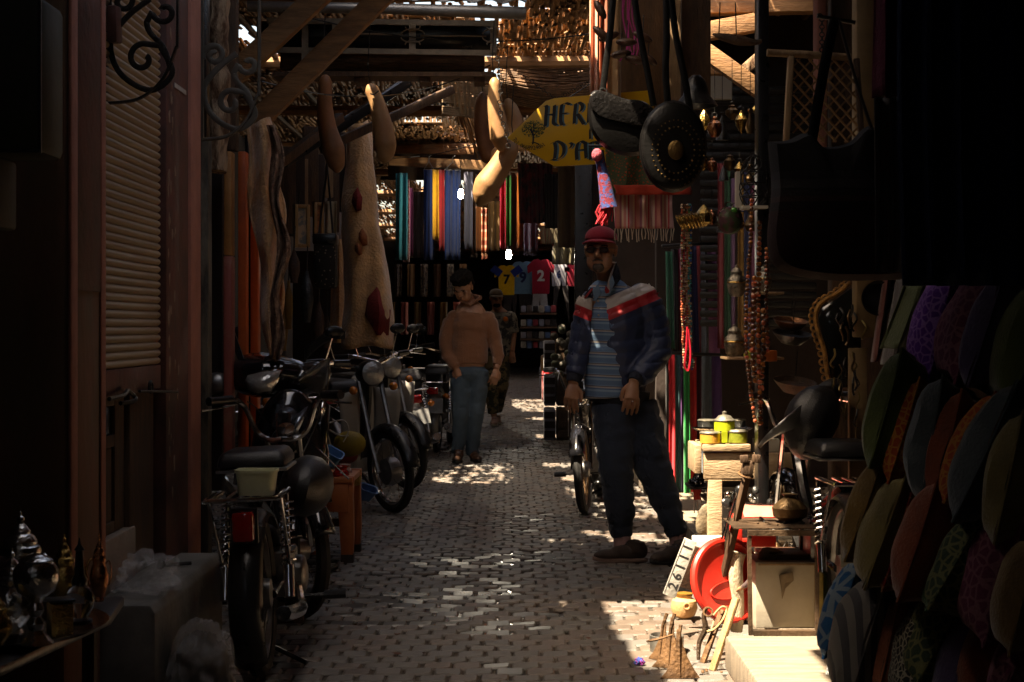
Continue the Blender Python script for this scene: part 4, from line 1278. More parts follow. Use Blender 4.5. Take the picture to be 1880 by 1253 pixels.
    fk.build('front_fork', mChrome, t, local=True)
    if bag:
        MB().ell((.13, .5, .60), (.1, .2, .115), (0, .3, 0)).build('fuel_tank', mSeat, t, local=True)
    MB().tube([(-.03, .36, .2), (-.1, .3, .1), (.13, .2, .0)], .009, 6).build('kickstand', mBlack, t, local=True)
    MB().tube([(-.2, .44, .2), (.2, .44, .2)], .009, 6).tube([(-.26, .44, .2), (-.18, .44, .2)], .018, 8).tube([(.26, .44, .2), (.18, .44, .2)], .018, 8).build('pedals', mBlack, t, local=True)
    MB().tube(smoothpath([(-.13, .88, .91), (-.1, 1.0, .86), (-.02, .98, .7), (-.04, .7, .5)]), .003, 5).tube(smoothpath([(.14, .88, .91), (.13, 1.02, .82), (.03, .95, .62)]), .003, 5).build('brake_cable', mBlack, t, local=True)
    return t
mLetK = mat('plate black', (.015, .015, .015), .5, bump=0)
m1 = moped('black moped seen from behind with a yellowish tub on its rack, nearest on the left', (-.855, 5.6, -.0), R(1), bag=True, steer=R(32), lean=R(-3))
# tub
tb = thing('plastic_tub', 'translucent food tub with yellow dregs standing on the moped rack', 'tub', (P(470, 915, 5.40).x, 5.42, .643))
mTub = mat('milky plastic', (.92, .95, .66), .35, var=.1, bump=.1, scale=12, trans=.25)
def rrect(w, d, z, r=.02, n=4):
    out = []
    for cx, cy, a0 in ((w / 2 - r, d / 2 - r, 0), (-w / 2 + r, d / 2 - r, 90), (-w / 2 + r, -d / 2 + r, 180), (w / 2 - r, -d / 2 + r, 270)):
        for i in range(n + 1):
            a = R(a0 + 90 * i / n)
            out.append((cx + r * math.cos(a), cy + r * math.sin(a), z))
    return out
def loft(rings, cap=True):
    mb = MB(); n = len(rings[0])
    vs = [p for r_ in rings for p in r_]
    fs = [tuple(range(n))[::-1]] if cap else []
    for i in range(len(rings) - 1):
        for j in range(n):
            fs.append((i * n + j, i * n + (j + 1) % n, (i + 1) * n + (j + 1) % n, (i + 1) * n + j))
    return mb.add(vs, fs)
loft([rrect(.112, .09, 0), rrect(.128, .105, .07), rrect(.130, .107, .075), rrect(.136, .113, .075), rrect(.137, .114, .084), rrect(.131, .108, .084), rrect(.126, .103, .07), rrect(.110, .088, .003)]).build('tub_body', mTub, tb, local=True)
ly = loft([rrect(.109, .087, .004), rrect(.112, .09, .024)])
ly.add(rrect(.112, .09, .024), [tuple(range(20))])
ly.build('yellow_dregs', mat('yellow paste', (.5, .35, .04), .4, var=.4, scale=20), tb, local=True)

# scooter facing the camera behind the moped
sc = thing('scooter', 'black scooter facing the camera with mirrors, smoked screen and sky-tinted legshield', 'scooter', (-1.02, 7.35, 0), rz=R(190))
wheel(sc, .62, .24, turn=0, spokes=False, solidhub=True)
wheel(sc, -.6, .24, spokes=False, solidhub=True)
def L(px, py, d=7.0):
    """pixel to scooter-local point"""
    p = P(px, py, d) - Vector(sc.location)
    a = -R(190)
    return Vector((p.x * math.cos(a) - p.y * math.sin(a), p.x * math.sin(a) + p.y * math.cos(a), p.z))
head = MB()
head.ell(L(498, 688, 7.0), (.2, .14, .085), (R(10), R(-5), 0)).ell(L(470, 700, 7.0), (.14, .12, .07), (0, R(-12), 0)).ell(L(560, 696, 7.0), (.12, .1, .07), (0, R(20), 0)).ell(L(480, 668, 7.05), (.12, .1, .05))
remesh(head, .008, 'handlebar_cowl', mGloss, sc, smooth=3, org=Vector((0, 0, 0)))
def facet(name, pts, m, th=.006, par=sc, fn=L, d=6.9, tilt=0):
    out = []
    ym_ = sum(q[1] for q in pts) / len(pts)
    if tilt: pts = [(q[0], q[1], (q[2] if len(q) > 2 else d) + (ym_ - q[1]) * d / F * tilt) for q in pts]
    for q in pts:
        out.append(fn(q[0], q[1], q[2] if len(q) > 2 else d))
    mb = MB()
    n = len(out)
    cen = sum(out, Vector()) / n + Vector((0, .012, 0))
    mb.add(out + [cen], [(i, (i + 1) % n, n) for i in range(n)])
    return mb.build(name, m, par, local=True, solid=th, bevel=0)
mLens = mat('headlight glass', (.5, .5, .48), .08, metal=.6, bump=.3, scale=14)
facet('headlight', [(450, 700), (455, 690), (480, 684), (517, 680), (508, 700), (496, 718), (468, 722), (456, 716)], mLens, d=6.7, tilt=.3)
facet('headlight_trim', [(446, 702, 6.72), (452, 688, 6.72), (482, 681, 6.72), (521, 677, 6.72), (510, 702, 6.72), (497, 722, 6.72), (463, 726, 6.72)], mChrome, d=6.72)
facet('legshield_panel', [(500, 800), (508, 742), (528, 745), (553, 762), (520, 800), (512, 798)], mat('sky tinted lacquer', (.14, .17, .22), .22, metal=.8, coat=1, bump=0), d=6.62, tilt=.25)  # blue of the reflected sky is put into the panel colour
facet('legshield_panel', [(520, 800), (540, 765), (566, 745), (560, 765), (545, 800), (525, 815)], MATS['sky tinted lacquer'], d=6.6, tilt=.18)
facet('chin_panel', [(470, 752), (520, 740), (566, 748), (575, 800), (560, 870), (500, 860), (470, 800)], mGloss, d=6.95)
facet('side_stripe', [(590, 728), (599, 730), (596, 760), (586, 778), (582, 770), (590, 750)], mChrome, d=6.75)
facet('side_panel', [(560, 748), (592, 728), (604, 745), (600, 840), (590, 900), (565, 900)], mGloss, d=6.85)
mSmoke = mat('clear scratched plastic', (.5, .5, .48), .1, bump=.1, trans=.9, scale=30)
facet('windscreen', [(548, 700), (565, 680), (590, 664), (605, 657), (603, 690), (598, 725), (580, 722)], mSmoke, d=6.75, th=.003)
MB().tube([L(548, 700, 6.74), L(590, 664, 6.74), L(605, 657, 6.74), L(601, 722, 6.74)], .003, 5).build('windscreen_edge', mChrome, sc, local=True)
mr = MB().ell(L(393, 655, 7.1), (.035, .02, .055), (0, R(35), 0)).build('mirror', mBlack, sc, local=True)
MB().tube([L(402, 662, 7.1), L(422, 682, 7.1), L(430, 705, 7.1)], .006, 6).build('mirror_stem', mBlack, mr, local=True)
ph = MB().beam(L(421, 598, 7.0), L(447, 672, 7.0), .018, .025).build('mirror_arm', mBlack, sc, local=True, label='tall flat black arm rising from the handlebar')
MB().beam(L(416, 601, 7.0), L(427, 596, 7.0), .02, .03).build('arm_clip', mBlack, ph, local=True)
MB().ell(L(399, 705, 6.9), (.055, .04, .05)).build('hand_guard', mAlu, sc, local=True)
MB().ell(L(440, 678, 7), .02).build('brake_reservoir', mBlack, sc, local=True)
fender(MB(), .62, .25, 30, 170, .06).build('front_fender', mGloss, sc, local=True, solid=.004)
MB().box((0, -.25, .7), (.3, .7, .12), taper=.8).build('seat', mSeat, sc, local=True, bevel=.04)
bd = MB().ell((0, -.35, .5), (.19, .45, .2)).ell((0, .15, .28), (.17, .3, .1)).ell((0, .5, .62), (.17, .09, .33))
remesh(bd, .015, 'body', mGloss, sc, org=Vector((0, 0, 0)))
MB().tube([L(560, 800, 6.8), L(640, 880, 6.4)], .003, 5).build('cable', mChrome, sc, local=True)

# underbone bikes with legshield
def cub(label, loc, rz, lean=0, shield=(.32, .3, .27), group='motorbikes parked along the left side'):
    t = thing('motorbike', label, 'motorbike', loc, group)
    t.rotation_euler = (0, lean, rz)
    wheel(t, 1.18, .27, turn=.15, rim=mChrome, solidhub=True)
    wheel(t, 0, .27, rim=mChrome, solidhub=True)
    fender(MB(), 1.18, .29, 10, 165, .055, turn=.15).build('front_fender', mBlack, t, local=True, solid=.004)
    fender(MB(), 0, .29, 20, 200, .06).build('rear_fender', mAlu, t, local=True, solid=.004)
    springs(t, [((-.12, 0, .28), (-.11, .12, .6)), ((.12, 0, .28), (.11, .12, .6))])
    f = MB().tube(smoothpath([(0, .05, .62), (0, .4, .55), (0, .62, .42), (0, .8, .6), (0, .92, .88)]), .035, 8).tube([(.06, 0, .28), (.06, .5, .3)], .014).tube([(-.06, 0, .28), (-.06, .5, .3)], .014)
    f.build('frame', mBlack, t, local=True)
    mS = mat('legshield grey' + str(shield[0]), shield, .35, var=.25, scale=5, bump=.1)
    for s in (-1, 1):
        def fn(u, v, s=s):
            y = .86 - .22 * v ** 2 + .06 * u
            return (s * (.05 + .17 * u * (1 - .25 * v)), y, .80 - .58 * v - .03 * u * (1 - v))
        MB().grid(fn, 6, 10).build('legshield', mS, t, local=True, solid=.006)
    MB().box((0, .5, .3), (.2, .26, .17)).build('engine', mAlu, t, local=True, bevel=.02)
    MB().box((0, .2, .79), (.25, .58, .09), taper=.85).build('seat', mSeat, t, local=True, bevel=.03)
    MB().tube(smoothpath([(.1, .5, .2), (.14, .2, .2), (.14, -.2, .24), (.14, -.35, .27)]), [.02] * 6 + [.034] * 13, 9).build('exhaust', mChrome, t, local=True)
    hb = MB()
    for s in (-1, 1):
        hb.tube(smoothpath([(0, .9, .93), (s * .12, .89, .96), (s * .24, .83, 1.0), (s * .33, .78, 1.0)], 4), .012, 7)
    h = hb.build('handlebar', mChrome, t, local=True)
    for s in (-1, 1):
        MB().tube([(s * .26, .82, 1.0), (s * .36, .76, 1.0)], .018, 8).build('grip', mBlack, h, local=True)
        MB().tube([(s * .22, .86, .99), (s * .28, .9, .98), (s * .34, .88, .97)], .005, 5).build('brake_lever', mChrome, h, local=True)
        mi = MB().tube([(s * .2, .86, .99), (s * .24, .88, 1.14)], .005, 6).build('mirror_stem', mChrome, h, local=True)
    for s in (-1, 1):
        MB().ell((s * .25, .88, 1.17), (.055, .015, .035)).build('mirror', mBlack, t, local=True)
    hl = MB().lathe([(.04, -.1), (.08, -.05), (.088, .05), (.08, .07)], (0, .95, .9), (R(-90), 0, 0), 18).build('headlight', mBlack, t, local=True)
    MB().lathe([(.077, .071), (.05, .085), (.001, .09)], (0, .95, .9), (R(-90), 0, 0), 18).build('lens', mLens, hl, local=True)
    fk = MB()
    for s in (-1, 1):
        fk.tube([(s * .075, .94, .85), (s * .075, 1.06, .5), (s * .08, 1.18, .27)], .018, 8)
    fk.build('front_fork', mAlu, t, local=True)
    MB().tube(smoothpath([(-.12, -.32, .66), (-.12, .0, .68), (-.12, -.0, .7)]), .007).tube(smoothpath([(-.12, -.05, .69), (-.12, -.34, .68), (0, -.37, .68), (.12, -.34, .68), (.12, -.05, .69)]), .008, 6).build('grab_rail', mChrome, t, local=True)
    tl = MB().box((0, -.33, .6), (.11, .06, .07)).build('tail_light', mRedL, t, local=True, bevel=.015)
    for s in (-1, 1):
        MB().ell((s * .13, -.32, .55), (.03, .03, .028), seg=10, rings=7).build('indicator', mAmb, t, local=True)
        MB().ell((s * .14, 1.0, .8), (.03, .03, .028), seg=10, rings=7).build('indicator', mAmb, t, local=True)
    MB().box((0, -.36, .46), (.2, .006, .14), rot=(R(-15), 0, 0)).build('number_plate', mat('plate dim', (.2, .2, .2), .5, scale=8), t, local=True)
    MB().tube([(-.05, .45, .22), (-.18, .42, .02), (-.24, .42, .0)], .009, 6).tube([(.18, .45, .18), (.26, .45, .18)], .015, 6).tube([(-.18, .45, .18), (-.26, .45, .18)], .015, 6).build('footrest', mBlack, t, local=True)
    return t
c1 = cub('underbone motorbike turned to the alley with a pale grey legshield, third from the front', (-1.3, 13.1, 0), R(207), lean=R(4))
c2 = cub('dark motorbike with a bare front wheel parked tight behind the black scooter', (-1.28, 11.6, 0), R(206), lean=R(5), shield=(.36, .33, .28))
c3 = cub('motorbike seen from behind with red tail light and amber indicator near the young man', (-.78, 13.9, 0), R(10), lean=R(-8), shield=(.03, .03, .032))
c4 = copy_tree(c3); place(c4, (-.72, 15.6, 0), R(-4), 'motorbike partly hidden behind the one with the amber indicator')
c5 = copy_tree(c2); place(c5, (-1.5, 9.6, 0), R(200), 'black motorbike deep in the row with only mirror and bars showing above the scooter')
dark = thing('bike_cover', 'black mudguard and folded mirror jutting up behind the scooter', 'mudguard', P(600, 640, 9))
MB().grid(lambda u, v: P(560 + 74 * u, 640 - (30 * u) - 12 * math.sin(u * PI) + 22 * v * (1 - u * .5), 9 + .05 * v), 10, 4).build('shell', mBlack, dark, solid=.01)

# moped behind the man in the cap
m2_ = moped('dark moped parked behind the man in the cap, only bar, lamp and stand in view', (.62, 11.6, 0), R(172), bag=False, lean=R(3))
sb_ = thing('side_stand', 'bent black iron stand frame standing on the paving behind the man', 'stand', G(1100, 935))
MB().tube(smoothpath([G(1082, 932), P(1084, 905, 10.9), P(1092, 888, 10.9), P(1105, 890, 10.9), G(1116, 925)]), .011, 7).tube(smoothpath([P(1075, 845, 10.9), P(1080, 870, 10.9), P(1092, 888, 10.9), P(1110, 860, 10.9)]), .01, 7).build('stand_bar', mBlack, sb_)

# right-hand moped on the platform
m3 = moped('black moped on the right platform with chrome springs and a grey number plate', (1.16, 5.62, .12), R(3), plate=('2', '00637'), bag=False)
m3.scale = (.88,) * 3
rb = thing('leather_pouf', 'large rounded black leather fairing leaning on the pale board beside the right moped', 'fairing', P(1495, 830, 5.9))
rp_ = MB()
rp_.ell(P(1490, 770, 5.9), (.10, .09, .13), (0, R(25), 0)).ell(P(1480, 800, 5.9), (.075, .08, .09)).ell(P(1510, 735, 5.95), (.05, .06, .1), (0, R(40), 0))
remesh(rp_, .007, 'shell', mSeat, rb, smooth=8)
MB().grid(lambda u, v: P(1392 + 85 * u + 4 * v, 818 - 78 * (u ** .8) + (4 + 26 * u) * v * 1.3, 5.85 - .05 * math.sin(u * PI)), 10, 4).build('chrome_edge', mAlu, rb, solid=.006)

# ------------------------------------------------------------------ orange bench with jars, left
ob = thing('wooden_stool', 'orange painted wooden bench with sturdy legs behind the moped', 'bench', G(625, 1035))
dO = 8.3
mOr2 = mat('worn orange paint', (.42, .12, .035), .55, var=.3, scale=9, c2=(.15, .05, .02), c2amt=.35)
k = dO / F
a = P(560, 895, dO); b = P(648, 880, dO)
MB().b2(a.x, b.x, dO - .02, dO + .45, b.z - .02, b.z + .01).build('bench_top', mOr2, ob, bevel=.006)
MB().b2(a.x, b.x - .02, dO - .01, dO + .02, P(0, 940, dO).z, b.z - .0205).build('apron', mOr2, ob, bevel=.004)
for dd in (0, .4):
    mb = MB().prism([(-.03, 0), (.03, 0), (.035, .1), (.03, .3), (.035, .40), (-.04, .40), (-.05, .3)], .06, Matrix.Translation((P(637, 0, dO).x, dO + dd + .03, .04)))
    mb.build('leg', mOr2, ob, bevel=.005)
    MB().b2(P(637, 0, dO).x - .032, P(637, 0, dO).x + .032, dO + dd - .0, dO + dd + .062, 0, .0395).build('foot', mDark, ob)
    mb = MB().b2(a.x + .01, a.x + .07, dO + dd, dO + dd + .06, 0.04, .43).build('leg', mOr2, ob, bevel=.005)
MB().b2(a.x + .02, b.x - .04, dO + .2, dO + .24, .16, .2).build('stretcher', mWoodD, ob)
mJarR = mat('red glazed clay', (.42, .015, .012), .18, var=.2, bump=.05, coat=.5)
def jar(label, px, py, w, h, d, m, rim=None):
    k = d / F
    t = thing('glazed_jar', label, 'jar', P(px, py, d), 'glazed jars on the orange bench')
    w *= k / 2; h *= k
    MB().lathe([(w * .55, 0), (w * .8, h * .12), (w, h * .38), (w * .9, h * .6), (w * .68, h * .72), (w * .7, h * .78), (w * .8, h * .84), (w * .62, h * .84), (w * .6, h * .7)], P(px, py, d), seg=22).build('jar_body', m, t)
    MB().torus(P(px, py - h / k * .9, d), w * .74, w * .1, seg=22, rs=6).build('jar_rim', rim or m, t)
    MB().torus(P(px, py - h / k * .58, d), w * .93, w * .05, seg=22, rs=6).build('jar_band', m, t)
    return t
jar('round red glazed jar on the front of the orange bench', 626, 889, 32, 36, 8.35, mJarR)
jar('pale jar with a red neck just behind the red one', 634, 884, 26, 34, 8.55, mat('pale glaze', (.45, .3, .25), .25))
jar('yellow patterned jar behind the bench corner', 652, 892, 24, 30, 8.7, mat('yellow glaze', (.35, .22, .03), .25))
def tubx(label, px, py, d, c, rot, s=1):
    t = thing('plastic_basin', label, 'basin', P(px, py, d))
    q = loft([rrect(.08 * s, .05 * s, 0), rrect(.105 * s, .07 * s, .075 * s), rrect(.113 * s, .078 * s, .075 * s), rrect(.113 * s, .078 * s, .083 * s), rrect(.1 * s, .064 * s, .08 * s), rrect(.078 * s, .048 * s, .004)])
    M = Matrix.Translation(P(px, py, d)) @ Euler(rot).to_matrix().to_4x4()
    z = MB(); z.add(q.v, q.f, M); z.build('basin_body', mat('blue plastic ' + str(c[2]), c, .3, bump=.05), t)
tubx('light blue plastic tub tipped over on the ground beyond the orange bench', 668, 915, 9.8, (.08, .16, .32), (.6, .3, .4))
tubx('blue plastic tub hanging at the side of the scooter', 604, 850, 8, (.1, .25, .5), (.5, .5, 0), .9)
yb = thing('string_bag', 'yellow and red bag hanging on the fork of the dark motorbike', 'bag', P(645, 850, 10))
MB().ell(P(642, 815, 10), (.1, .06, .08)).build('yellow_bag', mat('bag yellow', (.3, .2, .01), .6), yb)
MB().ell(P(634, 835, 10.05), (.08, .06, .06)).build('red_bag', mat('bag red', (.25, .02, .015), .6), yb)
MB().tube(smoothpath([P(600, 778, 9.9), P(630, 772, 9.9), P(640, 790, 9.9), P(630, 812, 9.9)]), .005, 5).tube(smoothpath([P(605, 790, 9.9), P(625, 800, 9.9), P(640, 800, 9.9)]), .005, 5).build('handle_cord', mCard, yb)
# plank and tray under the moped
tag(MB().b2(P(495, 0, 6.6).x, P(557, 0, 6.6).x, 6.6, 6.8, 0, .055).build('wooden_block', mWoodD, bevel=.004), 'brown wooden block lying against the moped front wheel', 'block')
ir = thing('iron_rod', 'bent iron rod lying on the paving beside the orange bench', 'rod', G(600, 1045))
MB().tube(smoothpath([G(560, 1050, .02), G(600, 1045, .02), G(618, 1038, .02), G(616, 1030, .03), G(560, 1036, .02)]), .01, 6).build('rod', mIron, ir)
# ------------------------------------------------------------------ silver teapots on the low table, bottom left
TZ = .49
tt = thing('low_table', 'dark low metal table loaded with silver teapots in the bottom left corner', 'table', (-1.45, 3.9, 0))
mTabl = mat('dark pewter', (.12, .12, .12), .35, metal=.7, scale=8, bump=.2)
top = [(-2.1, 3.2), (-1.08, 3.35), (-.985, 4.02), (-1.02, 4.3), (-2.1, 4.3)]
mb = MB()
mb.add([(x, y, TZ - .025) for x, y in top] + [(x, y, TZ) for x, y in top], [tuple(range(5))[::-1], tuple(range(5, 10))] + [(i, (i + 1) % 5, 5 + (i + 1) % 5, 5 + i) for i in range(5)])
mb.build('table_top', mTabl, tt, bevel=.006)
mb = MB()
for x, y in ((-1.06, 4.1), (-1.16, 3.45), (-1.9, 3.4), (-1.9, 4.1)):
    MB().beam((x, y, 0), (x, y, TZ - .026), .03, .03).build('leg', mWoodD, tt)
tray = MB().lathe([(.001, 0), (.27, 0), (.3, .012), (.305, .012), (.275, -.004)], (-1.25, 3.8, TZ + .008), seg=40)
tag(tray.build('serving_tray', mSilver), 'round silver tray under the teapots', 'tray')
def potprof(r, h): return [(r * .45, 0), (r * .55, h * .03), (r * .4, h * .07), (r * .75, h * .16), (r, h * .3), (r * 1.0, h * .38), (r * .8, h * .5), (r * .62, h * .56), (r * .66, h * .59)]
def lidprof(r, h): return [(r * .7, h * .59), (r * .72, h * .62), (r * .68, h * .66), (r * .56, h * .68), (r * .58, h * .71), (r * .48, h * .76), (r * .34, h * .785), (r * .35, h * .81), (r * .2, h * .86), (r * .08, h * .885), (r * .14, h * .91), (r * .13, h * .94), (r * .04, h * .955), (r * .05, h * .98), (.001, h)]
def teapot(label, px, py, w, h, d, m, ang=0, ribs=0, group='metal teapots on the low table'):
    k = d / F
    o = P(px, py, d); o.z = TZ + .012
    r, hh = w * k / 2, h * k
    t = thing('teapot', label, 'teapot', o, group)
    b = MB().lathe(potprof(r, hh), o, seg=26)
    if ribs:
        for v in b.v:
            a = math.atan2(v.y - o.y, v.x - o.x)
            f = 1 + .06 * abs(math.sin(a * ribs))
            v.x = o.x + (v.x - o.x) * f; v.y = o.y + (v.y - o.y) * f
    b.build('pot_body', m, t)
    MB().lathe(lidprof(r, hh), o, seg=24).build('lid', m, t)
    c, s_ = math.cos(ang), math.sin(ang)
    def q(u, z): return o + Vector((u * c * r, u * s_ * r, z * hh))
    MB().tube(smoothpath([q(.85, .22), q(1.3, .28), q(1.5, .42), q(1.75, .6), q(1.95, .62)], 5), lerps([r * .22, r * .17, r * .11, r * .08, r * .05], 5), 9).build('spout', m, t)
    MB().tube(smoothpath([q(-.7, .55), q(-1.15, .6), q(-1.4, .45), q(-1.2, .28), q(-.95, .24)], 5), r * .07, 7).build('handle', m, t)
    return t
teapot('tallest silver teapot with a stepped domed lid and pointed finial', 38, 1150, 105, 192, 3.95, mSilver, R(150), 8)
teapot('ribbed silver teapot in front of the tallest one', 22, 1165, 78, 160, 3.7, mSilver, R(200), 10)
teapot('small round brass teapot cut by the left frame edge', -8, 1165, 60, 110, 3.55, mBrass, R(100))
teapot('amber brass coffee pot behind the glass lantern', 118, 1130, 50, 130, 4.1, mBrass, R(20))
teapot('slim copper long-necked pot with a curved spout at the table corner', 182, 1118, 34, 125, 4.15, mCopper, R(170))
# dark goblet in front
gb = thing('goblet', 'dark chased silver goblet on a beaded stem in front of the teapots', 'goblet', P(68, 1180, 3.6))
o = P(66, 0, 3.6); o.z = TZ + .012
MB().lathe([(.04, 0), (.032, .01), (.016, .03), (.022, .045), (.012, .06), (.02, .075), (.012, .09), (.02, .1), (.04, .115), (.05, .14), (.048, .165), (.036, .18), (.038, .184)], o, seg=24).build('bowl_and_stem', mSilver, gb)
MB().lathe([(.001, .2), (.02, .194), (.038, .184)], o, seg=24).build('lid', mSilver, gb)
# little glass lantern and pendant
lg = thing('glass_lantern', 'small black lantern with a round clear glass body among the teapots', 'lantern', P(148, 1130, 3.85))
o = P(146, 0, 3.85); o.z = TZ + .012
mClear = mat('clear glass', (.9, .9, .9), .03, trans=1, bump=0)
MB().lathe([(.001, .012), (.02, .014), (.032, .035), (.035, .055), (.026, .08), (.014, .088)], o, seg=22).build('glass_body', mClear, lg)
MB().lathe([(.03, 0), (.03, .008), (.018, .013)], o, seg=18).build('lantern_base', mBlack, lg)
MB().lathe([(.018, .089), (.02, .1), (.012, .115), (.009, .17), (.013, .172), (.004, .185), (.001, .2)], o, seg=14).build('chimney', mBlack, lg)
bx = thing('brass_box', 'small square brass box with a glass side among the teapots', 'box', P(108, 1165, 3.7))
o = P(110, 0, 3.7)
MB().box((o.x, o.y, TZ + .05), (.05, .05, .075), rot=(0, 0, .5)).build('box_body', mBrass, bx, bevel=.003)
MB().box((o.x, o.y, TZ + .092), (.058, .058, .006), rot=(0, 0, .5)).build('box_lid', mTabl, bx, bevel=.002)
# crumpled plastic on the step, full plastic sack at its foot
mPoly = mat('thin clear plastic', (.8, .8, .8), .06, trans=.75, bump=1, scale=10, bscale=22, spec=1, var=.05)
mPoly.node_tree.nodes['Principled BSDF'].inputs['IOR'].default_value = 1.3
def crumple(o, rx, ry, rz_, seed, amp=.35, name='film', parent=None):
    mb = MB().ell((0, 0, 0), 1, seg=72, rings=44)
    for v in mb.v:
        n = noise.noise(v * 2.1 + Vector((seed, 0, 0))) + 1.1 * (.3 - abs(noise.noise(v * 4 + Vector((0, seed, 0))))) + .35 * (.3 - abs(noise.noise(v * 9)))
        f = 1 + amp * n
        v.x, v.y, v.z = v.x * rx * f, v.y * ry * f, max(v.z * f, -.55) * rz_
    z = MB(); z.add(mb.v, mb.f, Matrix.Translation(o)); return z
pb = crumple(Vector((P(250, 0, 4.9).x, 5.05, .425)), .085, .13, .06, 2.0, .5)
tag(pb.build('plastic_bag', mPoly, smooth=None), 'crumpled clear plastic bag lying on the grey step', 'bag')
sk = thing('plastic_sack', 'full clear plastic sack of pale stuffing at the foot of the step', 'sack', (P(368, 0, 4.95).x, 4.98, 0))
cc = Vector((P(368, 0, 4.95).x, 4.98, .12))
crumple(cc, .105, .12, .17, 5.0, .22).build('film', mPoly, sk, smooth=None)
crumple(cc - Vector((0, 0, .01)), .088, .1, .145, 5.0, .22).build('stuffing', mat('brown wadding', (.07, .05, .035), .9, var=.5, scale=5, bump=.5), sk, smooth=True)
kp = thing('door_bolt', 'loose black bolt and knob lying on the step by the pink band', 'bolt', (-1.17, 5.6, .38))
MB().tube([(-1.18, 5.55, .39), (-1.1, 5.6, .39)], .007, 6).ell((-1.19, 5.54, .395), .016).build('knob', mIron, kp)

# ------------------------------------------------------------------ right platform and its stock
PZ = .12
pf = MB().b2(.745, 2.6, -2, 5.72, 0, PZ).build('platform', mat('platform stone', (.28, .22, .16), .75, var=.45, scale=6, bump=.35, c2=(.16, .13, .1), stretch=(1, 5, 1)), bevel=.012)
tag(pf, 'worn stone platform edge in front of the right shop, sunlit', 'platform')
tag(MB().b2(.95, 2.6, 5.721, 15.2, 0, PZ).build('platform', MATS['platform stone'], bevel=.008), 'darker platform continuing under the right shop behind the table', 'platform')
mTin = mat('tin lid', (.55, .5, .4), .3, metal=.8, bump=.2)
def box3(name, label, cat, x0, x1, y0, y1, d, dep, m, bevel=.003, **kw):
    a, b = P(x0, y1, d), P(x1, y0, d)
    return tag(MB().b2(a.x, b.x, d, d + dep, a.z, b.z).build(name, m, bevel=bevel), label, cat, **kw)
tag(MB().b2(.95, 2.6, 2.7, 2.76, PZ, ZR - .1).build('shade_partition', mDark), 'unseen dark partition added beside the camera to shade the cushions', 'wall')  # added out of view to keep light from behind off the cushions
# iron frame stand
fs = thing('iron_stand', 'thin brown iron frame stand holding dark tools at the front of the right stall', 'stand', P(1430, 1165, 5.75))
mIrB = mat('brown iron', (.1, .06, .035), .55, metal=.4, var=.5, scale=14, bump=.4)
dF = 5.72
x0, x1 = P(1378, 0, dF).x, P(1500, 0, dF).x
zt = P(0, 978, dF).z
for x, y in ((x0, dF), (x1, dF), (x0 - .045, dF + .3), (x1, dF + .3)):
    MB().beam((x, y, PZ), (x - .005 if x == x0 else x, y, zt - .012), .014, .014).build('leg', mIrB, fs)
MB().b2(x0 - .01, x1 + .02, dF - .01, dF + .01, zt - .011, zt + .008).build('front_rail', mIrB, fs)
MB().prism([(x0 - .055, 0), (x1 + .02, 0), (x1 + .02, .004), (x0 - .055, .004)], .3, Matrix.Translation((0, dF + .17, zt + .0095))).build('shelf', mIrB, fs)
zb = P(0, 1163, dF).z
MB().b2(x0 + .008, x1 - .008, dF - .02, dF + .012, PZ, PZ + .018).build('bottom_rail', mIrB, fs)
# cardboard box below, red tray, black trays, small stuff
cb = thing('cardboard_box', 'dented off-white cardboard box standing under the iron stand', 'box', P(1442, 1157, 5.85))
a, b = P(1387, 1155, 5.85), P(1498, 1032, 5.85)
MB().b2(a.x, b.x, 5.85, 6.1, PZ, b.z).build('box_body', mCard, cb, bevel=.004)
fl = facet('torn_flap', [(1430, 1057, 5.84), (1455, 1050, 5.82), (1457, 1066, 5.82), (1442, 1080, 5.83), (1436, 1100, 5.84), (1434, 1080, 5.845)], mat('card torn', (.3, .22, .14), .85), .002, cb, lambda x, y, d: P(x, y, d) - Vector(cb.location))
MB().b2(a.x + .01, b.x - .003, 5.845, 5.849, b.z - .012, b.z - .006).build('top_crease', mWood, cb)
box3('sheet_stack', 'stack of yellowed sheets wedged beside the white cardboard box', 'paper', 1500, 1512, 1040, 1150, 5.8, .2, mat('old yellow', (.3, .22, .06), .8, scale=20))
box3('sheet_stack', 'green edged board behind the yellowed sheets', 'board', 1513, 1520, 1035, 1145, 5.85, .2, mat('green edge', (.06, .09, .02), .8, scale=20))
rt = thing('red_box', 'open red lacquered box lying in the sun under the wooden table top', 'box', P(1395, 945, 6.35))
o = P(1398, 948, 6.3)
MB().box(o, (.17, .16, .035), rot=(.25, 0, 0)).build('box_body', mRedP, rt, bevel=.003)
MB().box(o + Vector((0, .0, .021)), (.15, .14, .004), rot=(.25, 0, 0)).build('inlay', mat('pink card', (.55, .2, .15), .7), rt, bevel=.001)
for i, (px, py, w, h) in enumerate(((1352, 975, 22, 60), (1362, 1010, 26, 40), (1400, 990, 50, 30))):
    box3('red_card', ['upright red folder leaning behind the iron stand leg', 'red plastic crate side under the stand shelf', 'red tray edge below the stand shelf'][i], 'folder', px - w / 2, px + w / 2, py - h / 2, py + h / 2, 6.15 + .06 * i, .03, mRedP)
